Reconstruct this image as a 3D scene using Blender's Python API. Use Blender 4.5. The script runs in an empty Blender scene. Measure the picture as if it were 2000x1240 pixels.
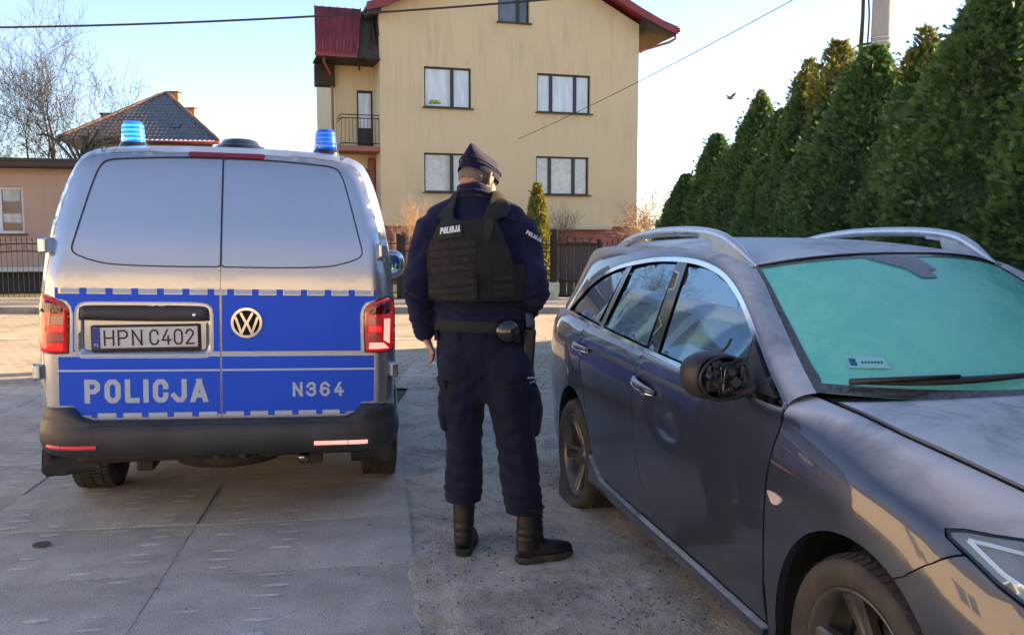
import bpy, bmesh, math, random
import numpy as np
from mathutils import Vector, Matrix
from mathutils.geometry import delaunay_2d_cdt
from mathutils.bvhtree import BVHTree
R = math.radians
PI = math.pi
scene = bpy.context.scene
col = scene.collection

# ------------------------------------------------------------------ camera, sky, sun
cam_d = bpy.data.cameras.new('camera'); cam = bpy.data.objects.new('camera', cam_d); col.objects.link(cam)
cam.location = (0, 0, 1.522)
cam.rotation_euler = (R(90 - 5.306), 0, 0)
cam_d.sensor_width = 36; cam_d.lens = 30.6; cam_d.clip_end = 2000; cam_d.clip_start = 0.05
scene.camera = cam
SUN_EL = 16.0
SUN_DIR = Vector((0.922, 0.387, 0)).normalized()          # horizontal direction towards the sun
w = bpy.data.worlds.new('World'); scene.world = w; w.use_nodes = True
nt = w.node_tree; nt.nodes.clear()
wo = nt.nodes.new('ShaderNodeOutputWorld'); bg = nt.nodes.new('ShaderNodeBackground'); sky = nt.nodes.new('ShaderNodeTexSky')
sky.sky_type = 'NISHITA'; sky.sun_disc = False; sky.sun_elevation = R(SUN_EL)
sky.sun_rotation = math.atan2(SUN_DIR.x, SUN_DIR.y)
sky.air_density = 0.75; sky.dust_density = 0.12; sky.ozone_density = 2.6; sky.altitude = 0
bg.inputs['Strength'].default_value = 0.09
nt.links.new(sky.outputs[0], bg.inputs[0]); nt.links.new(bg.outputs[0], wo.inputs[0])
sd = bpy.data.lights.new('sun', 'SUN'); sd.energy = 4.2; sd.angle = R(0.5); sd.color = (1.0, 0.76, 0.48)
so = bpy.data.objects.new('sun', sd); col.objects.link(so)
sdir = Vector((SUN_DIR.x * math.cos(R(SUN_EL)), SUN_DIR.y * math.cos(R(SUN_EL)), math.sin(R(SUN_EL))))
so.rotation_euler = sdir.to_track_quat('Z', 'Y').to_euler()
so.location = (20, 5, 20)
scene.view_settings.view_transform = 'Standard'; scene.view_settings.look = 'None'
scene.view_settings.gamma = 1; scene.view_settings.exposure = 2.40
scene.view_settings.use_curve_mapping = False
scene.view_settings.use_white_balance = True; scene.view_settings.white_balance_temperature = 7900; scene.view_settings.white_balance_tint = 16
try:
    scene.cycles.max_bounces = 8; scene.cycles.glossy_bounces = 4; scene.cycles.transparent_max_bounces = 8
except Exception: pass

# ------------------------------------------------------------------ materials
def nodes(m):
    m.use_nodes = True
    return m.node_tree, m.node_tree.nodes, m.node_tree.links, m.node_tree.nodes['Principled BSDF']
def mat(name, c, rough=0.6, metal=0.0, coat=0.0, coat_r=0.03, var=0.0, scale=6.0, bump=0.0, bscale=None, detail=6, ior=None,
        spec=None, c2=None, thr=(0.35, 0.65), rvar=0.0, stretch=None, emit=None, es=0, sheen=0, distort=0.0):
    m = bpy.data.materials.new(name); t, N, L, b = nodes(m)
    b.inputs['Base Color'].default_value = (*c, 1); b.inputs['Roughness'].default_value = rough; b.inputs['Metallic'].default_value = metal
    b.inputs['Coat Weight'].default_value = coat; b.inputs['Coat Roughness'].default_value = coat_r
    if ior: b.inputs['IOR'].default_value = ior
    if spec is not None: b.inputs['Specular IOR Level'].default_value = spec
    if sheen: b.inputs['Sheen Weight'].default_value = sheen; b.inputs['Sheen Roughness'].default_value = 0.5
    if emit: b.inputs['Emission Color'].default_value = (*emit, 1); b.inputs['Emission Strength'].default_value = es
    if var or bump or c2 or rvar:
        tc = N.new('ShaderNodeTexCoord'); mp = N.new('ShaderNodeMapping'); L.new(tc.outputs['Object'], mp.inputs[0])
        if stretch: mp.inputs['Scale'].default_value = stretch
        n = N.new('ShaderNodeTexNoise'); n.inputs['Scale'].default_value = scale; n.inputs['Detail'].default_value = detail
        n.inputs['Distortion'].default_value = distort
        L.new(mp.outputs[0], n.inputs['Vector'])
        if var or c2:
            cr = N.new('ShaderNodeValToRGB'); cr.color_ramp.elements[0].position = thr[0]; cr.color_ramp.elements[1].position = thr[1]
            a = c2 if c2 else tuple(max(0, x * (1 - var)) for x in c); bb = c if c2 else tuple(min(1, x * (1 + var)) for x in c)
            cr.color_ramp.elements[0].color = (*a, 1); cr.color_ramp.elements[1].color = (*bb, 1)
            L.new(n.outputs['Fac'], cr.inputs[0]); L.new(cr.outputs[0], b.inputs['Base Color'])
        if rvar:
            mr = N.new('ShaderNodeMapRange'); mr.inputs['To Min'].default_value = max(0, rough - rvar); mr.inputs['To Max'].default_value = min(1, rough + rvar)
            mr.inputs['From Min'].default_value = 0.3; mr.inputs['From Max'].default_value = 0.7
            L.new(n.outputs['Fac'], mr.inputs[0]); L.new(mr.outputs[0], b.inputs['Roughness'])
        if bump:
            n2 = N.new('ShaderNodeTexNoise'); n2.inputs['Scale'].default_value = bscale or scale * 6; n2.inputs['Detail'].default_value = 5
            L.new(mp.outputs[0], n2.inputs['Vector'])
            bp = N.new('ShaderNodeBump'); bp.inputs['Strength'].default_value = bump; bp.inputs['Distance'].default_value = 0.01
            L.new(n2.outputs['Fac'], bp.inputs['Height']); L.new(bp.outputs[0], b.inputs['Normal'])
    return m

def dusty_paint(name, c, metal, rough, dust, dust_top, dust_side, coat=1.0, scale=3.0, flake=0.0, coat_r=0.012):
    """car paint under clear coat, with road dust that settles mostly on the upward faces"""
    m = bpy.data.materials.new(name); t, N, L, b = nodes(m)
    g = N.new('ShaderNodeNewGeometry'); sx = N.new('ShaderNodeSeparateXYZ'); L.new(g.outputs['Normal'], sx.inputs[0])
    mr = N.new('ShaderNodeMapRange'); mr.inputs['From Min'].default_value = 0.55; mr.inputs['From Max'].default_value = 0.97
    mr.inputs['To Min'].default_value = dust_side; mr.inputs['To Max'].default_value = dust_top; L.new(sx.outputs['Z'], mr.inputs[0])
    tc = N.new('ShaderNodeTexCoord'); n = N.new('ShaderNodeTexNoise'); n.inputs['Scale'].default_value = scale; n.inputs['Detail'].default_value = 9
    n.inputs['Roughness'].default_value = 0.68; n.inputs['Distortion'].default_value = 0.6; L.new(tc.outputs['Object'], n.inputs['Vector'])
    m2 = N.new('ShaderNodeMapRange'); m2.inputs['From Min'].default_value = 0.33; m2.inputs['From Max'].default_value = 0.62
    m2.inputs['To Min'].default_value = 0.45; m2.inputs['To Max'].default_value = 1.25; L.new(n.outputs['Fac'], m2.inputs[0])
    mu = N.new('ShaderNodeMath'); mu.operation = 'MULTIPLY'; mu.use_clamp = True; L.new(mr.outputs[0], mu.inputs[0]); L.new(m2.outputs[0], mu.inputs[1])
    mx = N.new('ShaderNodeMix'); mx.data_type = 'RGBA'; mx.inputs['A'].default_value = (*c, 1); mx.inputs['B'].default_value = (*dust, 1)
    L.new(mu.outputs[0], mx.inputs['Factor']); L.new(mx.outputs['Result'], b.inputs['Base Color'])
    def lerp(inp, v0, v1):
        r_ = N.new('ShaderNodeMapRange'); r_.inputs['To Min'].default_value = v0; r_.inputs['To Max'].default_value = v1
        L.new(mu.outputs[0], r_.inputs[0]); L.new(r_.outputs[0], b.inputs[inp])
    lerp('Metallic', metal, 0.0); lerp('Roughness', rough, 0.75); lerp('Coat Weight', coat, 0.12)
    lerp('Coat Roughness', coat_r, 0.35)
    if flake:
        n3 = N.new('ShaderNodeTexNoise'); n3.inputs['Scale'].default_value = 900; L.new(tc.outputs['Object'], n3.inputs['Vector'])
        bp = N.new('ShaderNodeBump'); bp.inputs['Strength'].default_value = flake; bp.inputs['Distance'].default_value = 0.001
        L.new(n3.outputs['Fac'], bp.inputs['Height']); L.new(bp.outputs[0], b.inputs['Normal'])
    return m

M = {}
M['grey_paint'] = dusty_paint('grey_paint', (0.028, 0.042, 0.072), 0.50, 0.36, (0.50, 0.53, 0.57), 1.0, 0.02, scale=2.6)
M['silver_paint'] = dusty_paint('silver_paint', (0.44, 0.49, 0.56), 0.78, 0.24, (0.35, 0.34, 0.32), 0.10, 0.025, scale=2.0, coat=0.8)
M['silver_rail'] = mat('silver_rail', (0.60, 0.62, 0.64), 0.30, 0.85, var=0.06, scale=9, rvar=0.06)
M['chrome'] = mat('chrome', (0.78, 0.79, 0.80), 0.10, 1.0, rvar=0.05, scale=12)
M['dark_chrome'] = mat('dark_chrome', (0.30, 0.31, 0.33), 0.20, 1.0)
M['side_glass'] = mat('side_glass', (0.15, 0.29, 0.40), 0.02, 0.66, ior=1.6, rvar=0.012, scale=3)  # blue and part metal: sky reflection put into the glass colour
M['black_gloss'] = mat('black_gloss', (0.012, 0.012, 0.014), 0.12, coat=0.5)
M['black_plastic'] = mat('black_plastic', (0.022, 0.023, 0.026), 0.48, var=0.25, scale=8, bump=0.15, bscale=300)
M['bumper_plastic'] = mat('bumper_plastic', (0.036, 0.039, 0.045), 0.46, var=0.3, scale=4, bump=0.2, bscale=260, rvar=0.1)
M['rubber'] = mat('rubber', (0.030, 0.029, 0.028), 0.78, c2=(0.060, 0.054, 0.047), scale=9, bump=0.2, bscale=120)
M['rim'] = mat('rim', (0.17, 0.165, 0.16), 0.42, 0.75, c2=(0.10, 0.09, 0.08), scale=7, rvar=0.12)
M['dark_metal'] = mat('dark_metal', (0.05, 0.045, 0.042), 0.6, 0.5, var=0.3, scale=10)
M['dark_void'] = mat('dark_void', (0.006, 0.006, 0.007), 0.9)
M['film_blue'] = mat('film_blue', (0.0, 0.095, 0.74), 0.42, spec=0.25, var=0.05, scale=2.5)
M['film_white'] = mat('film_white', (0.42, 0.54, 0.66), 0.40, var=0.04, scale=30)
M['film_line'] = mat('film_line', (0.48, 0.60, 0.72), 0.40)
M['plate_white'] = mat('plate_white', (0.60, 0.62, 0.64), 0.4, var=0.04, scale=20)
M['plate_blue'] = mat('plate_blue', (0.01, 0.045, 0.28), 0.4)
M['ink'] = mat('ink', (0.010, 0.010, 0.012), 0.5)
M['lamp_red'] = mat('lamp_red', (0.42, 0.006, 0.010), 0.10, coat=1.0, emit=(1.0, 0.02, 0.02), es=0.05)
M['lamp_red_lit'] = mat('lamp_red_lit', (0.60, 0.02, 0.02), 0.15, coat=1.0, emit=(1.0, 0.03, 0.025), es=0.16)
M['lamp_pink_lit'] = mat('lamp_pink_lit', (0.7, 0.2, 0.2), 0.2, coat=1.0, emit=(1.0, 0.36, 0.33), es=0.30)
M['lamp_clear'] = mat('lamp_clear', (0.30, 0.20, 0.21), 0.12, coat=1.0, metal=0.4)
M['lamp_dark'] = mat('lamp_dark', (0.10, 0.004, 0.007), 0.08, coat=1.0)
M['reflector'] = mat('reflector', (0.55, 0.02, 0.03), 0.25, coat=1.0, emit=(1, .05, .06), es=0.03)  # no lamp: weak glow stands in for light thrown back
M['beacon_lit'] = mat('beacon_lit', (0.0, 0.08, 0.5), 0.08, coat=1.0, emit=(0.0, 0.22, 1.0), es=0.20)
M['beacon_hot'] = mat('beacon_hot', (0.0, 0.2, 0.6), 0.2, emit=(0.0, 0.62, 1.0), es=0.30)
M['beacon_dim'] = mat('beacon_dim', (0.0, 0.05, 0.40), 0.08, coat=1.0, emit=(0.0, 0.13, 0.9), es=0.075)
M['beacon_mid'] = mat('beacon_mid', (0.0, 0.08, 0.4), 0.2, emit=(0.0, 0.26, 1.0), es=0.15)
M['head_glass'] = mat('head_glass', (0.16, 0.20, 0.22), 0.05, coat=1.0, metal=0.2, var=0.3, scale=6)
M['mirror_glass'] = mat('mirror_glass', (0.35, 0.5, 0.46), 0.03, metal=1.0)

# ------------------------------------------------------------------ numeric helpers
def pchip(xs, ys, x):
    xs = np.asarray(xs, float); ys = np.asarray(ys, float); x = np.asarray(x, float)
    h = np.diff(xs); d = np.diff(ys) / h; m = np.zeros_like(ys)
    for i in range(1, len(xs) - 1):
        if d[i-1] * d[i] > 0:
            w1 = 2*h[i] + h[i-1]; w2 = h[i] + 2*h[i-1]; m[i] = (w1 + w2) / (w1/d[i-1] + w2/d[i])
    m[0] = d[0]; m[-1] = d[-1]
    xc = np.clip(x, xs[0], xs[-1]); i = np.clip(np.searchsorted(xs, xc) - 1, 0, len(h) - 1)
    t = (xc - xs[i]) / h[i]
    return (2*t**3-3*t**2+1)*ys[i] + (t**3-2*t**2+t)*h[i]*m[i] + (-2*t**3+3*t**2)*ys[i+1] + (t**3-t**2)*h[i]*m[i+1]
def densify(poly, step, closed=True):
    out = []; n = len(poly)
    for i in range(n if closed else n - 1):
        a = np.array(poly[i], float); b = np.array(poly[(i+1) % n], float); k = max(1, int(math.ceil(np.linalg.norm(b - a) / step)))
        for j in range(k): out.append(tuple(a + (b - a) * j / k))
    if not closed: out.append(tuple(poly[-1]))
    return out
def spline(pts, n=8, closed=False):
    p = [np.array(q, float) for q in pts]; out = []; m = len(p)
    for i in range(m if closed else m - 1):
        p1, p2 = p[i], p[(i+1) % m]
        p0 = p[(i-1) % m] if closed or i > 0 else 2*p1 - p2
        p3 = p[(i+2) % m] if closed or i + 2 < m else 2*p2 - p1
        for j in range(n):
            t = j / n
            out.append(tuple(0.5*((2*p1) + (-p0+p2)*t + (2*p0-5*p1+4*p2-p3)*t*t + (-p0+3*p1-3*p2+p3)*t**3)))
    if not closed: out.append(tuple(p[-1]))
    return out
def area(poly):
    p = np.asarray(poly); return 0.5*np.sum(p[:,0]*np.roll(p[:,1],-1) - np.roll(p[:,0],-1)*p[:,1])
def offset(poly, d, closed=True):
    """move every point of a polygon inward by d (or a curve to its left)"""
    p = np.asarray(poly, float)
    if closed:
        s = 1 if area(p) > 0 else -1
        a = np.roll(p, 1, 0); b = np.roll(p, -1, 0); e1 = p - a; e2 = b - p
    else:
        s = 1; e1 = np.vstack([p[1]-p[0], p[1:]-p[:-1]]); e2 = np.vstack([p[1:]-p[:-1], p[-1]-p[-2]])
    e1 = e1/(np.linalg.norm(e1,axis=1,keepdims=True)+1e-12); e2 = e2/(np.linalg.norm(e2,axis=1,keepdims=True)+1e-12)
    n1 = np.c_[-e1[:,1], e1[:,0]]; n2 = np.c_[-e2[:,1], e2[:,0]]; n = n1 + n2
    l = np.linalg.norm(n, axis=1, keepdims=True); n = n/np.maximum(l, .3); k = 1/np.maximum(np.sum(n*n1,axis=1,keepdims=True), .5)
    return [tuple(x) for x in p + s*d*n*np.minimum(k, 1.6)]
def resample(poly, step):
    p = np.asarray(list(poly)+[poly[0]], float); d = np.r_[0, np.cumsum(np.linalg.norm(np.diff(p, axis=0), axis=1))]
    n = max(8, int(round(d[-1]/step))); t = np.linspace(0, d[-1], n, endpoint=False); return [(float(np.interp(q, d, p[:,0])), float(np.interp(q, d, p[:,1]))) for q in t]
def ribbon(curve, w):
    return offset(curve, w/2, False) + offset(curve, -w/2, False)[::-1]
def inside(poly, pts):
    p = np.asarray(poly, float); q = np.asarray(pts, float); r = np.zeros(len(q), bool)
    x, y = q[:,0], q[:,1]
    for i in range(len(p)):
        x1, y1 = p[i]; x2, y2 = p[(i+1) % len(p)]
        if y1 == y2: continue
        c = ((y1 > y) != (y2 > y)) & (x < (x2-x1)*(y-y1)/(y2-y1) + x1); r ^= c
    return r
def dist_poly(poly, pts, closed=True):
    p = np.asarray(poly, float); q = np.asarray(pts, float); best = np.full(len(q), 1e9)
    for i in range(len(p) if closed else len(p)-1):
        a = p[i]; b = p[(i+1) % len(p)]; d = b - a; l = d@d + 1e-15
        t = np.clip(((q-a)@d)/l, 0, 1); best = np.minimum(best, np.linalg.norm(q - a - t[:,None]*d, axis=1))
    return best
def cdt(outers, holes=(), grid=None, union=False):
    V = []; E = []
    for poly in list(outers) + list(holes):
        k = len(V); V += [Vector((x, y)) for x, y in poly]; E += [(k+i, k+(i+1) % len(poly)) for i in range(len(poly))]
    if grid:
        allp = np.array([tuple(v) for v in V]); lo = allp.min(0); hi = allp.max(0)
        gx, gy = np.meshgrid(np.arange(lo[0]+grid*.5, hi[0], grid), np.arange(lo[1]+grid*.5, hi[1], grid))
        g = np.c_[gx.ravel(), gy.ravel()]
        if len(g):
            k = np.zeros(len(g), bool)
            for o in outers: k |= inside(o, g)
            for h in holes: k &= ~inside(h, g)
            g = g[k]
            for poly in list(outers)+list(holes):
                if len(g): g = g[dist_poly(poly, g) > grid*.4]
            V += [Vector((a, b)) for a, b in g]
    r = delaunay_2d_cdt(V, E, [], 0, 1e-7)
    v = np.array([tuple(x) for x in r[0]]); f = np.array([tuple(x) for x in r[2] if len(x) == 3])
    c = v[f].mean(1); k = np.zeros(len(f), bool)
    for o in outers: k |= inside(o, c)
    for h in holes: k &= ~inside(h, c)
    f = f[k]; u = np.unique(f); mp = -np.ones(len(v), int); mp[u] = np.arange(len(u))
    return v[u], mp[f]
# ------------------------------------------------------------------ object helpers
def link(name, me, m=None, parent=None, smooth=True):
    o = bpy.data.objects.new(name, me); col.objects.link(o)
    if m is not None:
        for x in (m if isinstance(m, (list, tuple)) else [m]): me.materials.append(M[x] if isinstance(x, str) else x)
    if smooth and len(me.polygons): me.polygons.foreach_set('use_smooth', [True]*len(me.polygons))
    if parent is not None: o.parent = parent
    return o
def mesh(name, v, f, m=None, parent=None, smooth=True):
    me = bpy.data.meshes.new(name); me.from_pydata([tuple(map(float, x)) for x in v], [], [tuple(map(int, x)) for x in f]); me.update()
    return link(name, me, m, parent, smooth)
def thing(name, label, cat, loc=(0,0,0), rz=0, group=None):
    o = bpy.data.objects.new(name, None); col.objects.link(o); o.location = loc; o.rotation_euler = (0, 0, rz)
    o.empty_display_size = .2; o['label'] = label; o['category'] = cat
    if group: o['group'] = group
    return o
def tag(o, label, cat, group=None):
    o['label'] = label; o['category'] = cat
    if group: o['group'] = group
    return o
def struct(o): o['kind'] = 'structure'; return o
def stuff(o): o['kind'] = 'stuff'; return o
def panel(name, outers, holes, fn, m, parent, grid=.05, depth=.012, out=(0,0,1), smooth=True, data=None):
    """curved sheet: 2-D outline mapped to 3-D by fn, with its rim folded inward"""
    v2, f = cdt(outers, holes, grid); p = np.asarray(fn(v2), float)
    nrm = np.cross(p[f[:,1]]-p[f[:,0]], p[f[:,2]]-p[f[:,0]]); o = np.array(out, float)
    if callable(out): pass
    if (nrm.sum(0)@o) < 0: f = f[:, ::-1]; nrm = -nrm
    vn = np.zeros_like(p)
    for k in range(3): np.add.at(vn, f[:,k], nrm)
    vn /= (np.linalg.norm(vn, axis=1, keepdims=True)+1e-12)
    F = [tuple(x) for x in f]; V = [tuple(x) for x in p]
    if depth:
        ed = {}
        for t in F:
            for i in range(3):
                a, b = t[i], t[(i+1) % 3]
                if (b, a) in ed: del ed[(b, a)]
                else: ed[(a, b)] = 1
        top = {}; bot = {}
        for a, b in ed:
            for x in (a, b):
                if x not in top:
                    top[x] = len(V); V.append(tuple(p[x])); bot[x] = len(V); V.append(tuple(p[x] - vn[x]*depth))
        for a, b in ed: F.append((top[b], top[a], bot[a], bot[b]))
    return mesh(name, V, F, m, parent, smooth)
def box(name, c, s, m, parent=None, bev=0.0, rot=None, seg=2, smooth=False):
    bm = bmesh.new(); bmesh.ops.create_cube(bm, size=1)
    for v in bm.verts: v.co = Vector((v.co.x*s[0], v.co.y*s[1], v.co.z*s[2]))
    if bev: bmesh.ops.bevel(bm, geom=bm.edges[:], offset=bev, segments=seg, affect='EDGES', profile=.5)
    mt = Matrix.Translation(c)
    if rot is not None: mt = mt @ (rot.to_4x4() if not isinstance(rot, tuple) else Matrix.Rotation(rot[2],4,'Z')@Matrix.Rotation(rot[1],4,'Y')@Matrix.Rotation(rot[0],4,'X'))
    bmesh.ops.transform(bm, matrix=mt, verts=bm.verts[:])
    me = bpy.data.meshes.new(name); bm.to_mesh(me); bm.free()
    return link(name, me, m, parent, smooth)
def tube(name, path, r, m, parent=None, n=8, caps=True, flat=1.0, up=None):
    P = [Vector(p) for p in path]; rr = r if isinstance(r, (list, tuple, np.ndarray)) else [r]*len(P)
    V = []; F = []; prev = None
    for i, p in enumerate(P):
        d = (P[min(i+1, len(P)-1)] - P[max(i-1, 0)]).normalized()
        if up is not None: x = Vector(up).cross(d).normalized()
        elif prev is None: x = d.orthogonal().normalized()
        else: x = (prev - d*prev.dot(d)).normalized()
        prev = x; y = d.cross(x)
        for k in range(n):
            a = 2*PI*k/n; V.append(p + (x*math.cos(a) + y*math.sin(a)*flat)*rr[i])
    for i in range(len(P)-1):
        for k in range(n): F.append((i*n+k, i*n+(k+1) % n, (i+1)*n+(k+1) % n, (i+1)*n+k))
    if caps: F.append(tuple(range(n))[::-1]); F.append(tuple((len(P)-1)*n+k for k in range(n)))
    return mesh(name, V, F, m, parent)
def lathe(name, prof, m, parent=None, n=48, axis='z', c=(0,0,0), close=False):
    V = []; F = []; k = len(prof)
    for j in range(n):
        a = 2*PI*j/n
        for r_, h in prof:
            x, y = r_*math.cos(a), r_*math.sin(a)
            if axis == 'z': V.append((c[0]+x, c[1]+y, c[2]+h))
            else: V.append((c[0]+h, c[1]+x, c[2]+y))
    for j in range(n):
        for i in range(k - (0 if close else 1)):
            F.append((j*k+i, ((j+1) % n)*k+i, ((j+1) % n)*k+(i+1) % k, j*k+(i+1) % k))
    return mesh(name, V, F, m, parent)
def gridmesh(name, fn, us, vs, m, parent=None, flip=False, depth=0):
    V = [fn(u, v) for u in us for v in vs]; n = len(vs)
    F = [(i*n+j, i*n+j+1, (i+1)*n+j+1, (i+1)*n+j) for i in range(len(us)-1) for j in range(n-1)]
    if flip: F = [f[::-1] for f in F]
    return mesh(name, V, F, m, parent)
def autosmooth(o, ang=35):
    me = o.data; bm = bmesh.new(); bm.from_mesh(me)
    bmesh.ops.recalc_face_normals(bm, faces=bm.faces[:])
    for e in bm.edges:
        if len(e.link_faces) == 2 and e.calc_face_angle(0) > R(ang): e.smooth = False
    bm.to_mesh(me); bm.free(); me.polygons.foreach_set('use_smooth', [True]*len(me.polygons)); return o
# value noise
_rg = np.random.RandomState(5); _T = _rg.rand(256, 256)
def vnoise(x, y):
    xi = np.floor(x).astype(int); yi = np.floor(y).astype(int); fx = x-xi; fy = y-yi; fx = fx*fx*(3-2*fx); fy = fy*fy*(3-2*fy)
    a = _T[xi % 256, yi % 256]; b = _T[(xi+1) % 256, yi % 256]; c = _T[xi % 256, (yi+1) % 256]; d = _T[(xi+1) % 256, (yi+1) % 256]
    return (a*(1-fx)+b*fx)*(1-fy) + (c*(1-fx)+d*fx)*fy
def fbm(x, y, o=4):
    s = 0; a = .5
    for i in range(o): s = s + a*(vnoise(x*2**i+17*i, y*2**i+31*i)-.5); a *= .5
    return s
# ------------------------------------------------------------------ stroke lettering
def arc(cx, cy, rx, ry, a0, a1, n=8): return [(cx+rx*math.cos(R(a0+(a1-a0)*i/n)), cy+ry*math.sin(R(a0+(a1-a0)*i/n))) for i in range(n+1)]
GL = {  # width, strokes; height 1
 'P': (.58, [[(0,0),(0,1)], [(0,1),(.38,1),(.55,.86),(.55,.62),(.38,.48),(0,.48)]]),
 'O': (.60, [[(.16,0),(0,.2),(0,.8),(.16,1),(.42,1),(.58,.8),(.58,.2),(.42,0),(.16,0)]]),
 'L': (.50, [[(0,1),(0,0),(.5,0)]]),
 'I': (.02, [[(0,0),(0,1)]]),
 'C': (.58, [[(.56,.72),(.56,.82),(.42,1),(.16,1),(0,.8),(0,.2),(.16,0),(.42,0),(.56,.18),(.56,.28)]]),
 'J': (.50, [[(.5,1),(.5,.2),(.36,0),(.14,0),(0,.16)]]),
 'A': (.66, [[(0,0),(.33,1)], [(.33,1),(.66,0)], [(.12,.25),(.54,.25)]]),
 'N': (.56, [[(0,0),(0,1)], [(0,1),(.56,0)], [(.56,0),(.56,1)]]),
 'H': (.56, [[(0,0),(0,1)], [(.56,0),(.56,1)], [(0,.5),(.56,.5)]]),
 '3': (.54, [[(.02,.84),(.15,1),(.38,1),(.52,.86),(.52,.66),(.38,.53),(.2,.53)], [(.38,.53),(.54,.38),(.54,.16),(.38,0),(.14,0),(0,.16)]]),
 '6': (.54, [[(.5,.86),(.38,1),(.16,1),(0,.82),(0,.18),(.16,0),(.38,0),(.54,.18),(.54,.4),(.38,.56),(.16,.56),(0,.42)]]),
 '4': (.58, [[(.36,1),(0,.28),(.6,.28)], [(.42,.55),(.42,0)]]),
 '0': (.54, [[(.14,0),(0,.18),(0,.82),(.14,1),(.40,1),(.54,.82),(.54,.18),(.40,0),(.14,0)]]),
 '2': (.52, [[(.02,.8),(.14,1),(.38,1),(.52,.84),(.50,.64),(0,0),(.54,0)]]),
 ' ': (.22, []),
}
def clip_band(poly, lo, hi):
    for lim, sg in ((lo, 1), (hi, -1)):
        out = []
        for i in range(len(poly)):
            a, b = poly[i-1], poly[i]; ia, ib = (a[1]-lim)*sg >= 0, (b[1]-lim)*sg >= 0
            if ia != ib: t = (lim-a[1])/(b[1]-a[1]); out.append((a[0]+(b[0]-a[0])*t, lim))
            if ib: out.append(b)
        poly = out
    return poly
def stroke_polys(strokes, w, seg=10, band=None):
    out = []
    for s in strokes:
        closed = s[0] == s[-1]
        for i in range(len(s)-1):
            a = np.array(s[i], float); b = np.array(s[i+1], float); d = b-a; l = np.linalg.norm(d)
            if l < 1e-9: continue
            d = d/l; n = np.array([-d[1], d[0]])*w/2; diag = min(abs(d)) > .05
            if band is not None and not closed:
                e = w*.5 if not diag else w*.9
                if i == 0: a = a - d*e
                if i == len(s)-2: b = b + d*e
            q = [tuple(a+n), tuple(a-n), tuple(b-n), tuple(b+n)]
            if band is not None: q = clip_band(q, *band)
            if len(q) > 2: out.append(q)
        for p in s[1:-1] if not closed else s[:-1]:
            q = [(p[0]+w/2*math.cos(2*PI*k/seg+.1), p[1]+w/2*math.sin(2*PI*k/seg+.1)) for k in range(seg)]
            if band is not None: q = clip_band(q, *band)
            out.append(q)
    return out
def text_polys(txt, x0, y0, h, width, stroke, gap=.2, slant=0):
    """polygons of the word so that it spans [x0, x0+width] and is h tall"""
    adv = []; x = 0
    sw = stroke/h
    for ch in txt:
        adv.append(x); x += GL[ch][0] + gap + sw
    tot = x - gap - sw + 0.0; hx = (width - stroke)/tot; hy = h - stroke; out = []
    for ch, ax in zip(txt, adv):
        st = [[(x0+stroke/2+(ax+px)*hx+slant*py*hy, y0+stroke/2+py*hy) for px, py in s] for s in GL[ch][1]]
        out.append(stroke_polys(st, stroke, band=(y0, y0+h)))
    return out
def letters(name, txt, x0, y0, h, width, stroke, fn, m, parent, gap=.2, out=(0,-1,0), depth=.0006, slant=0):
    V = []; F = []
    for polys in text_polys(txt, x0, y0, h, width, stroke, gap, slant):
        if not polys: continue
        v2, f = cdt(polys); k = len(V); p = np.asarray(fn(v2)); nr = np.cross(p[f[:,1]]-p[f[:,0]], p[f[:,2]]-p[f[:,0]]).sum(0)
        if nr@np.array(out) < 0: f = f[:, ::-1]
        V += [tuple(q) for q in p]; F += [tuple(int(i)+k for i in t) for t in f]
    return mesh(name, V, F, m, parent, False)
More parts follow.
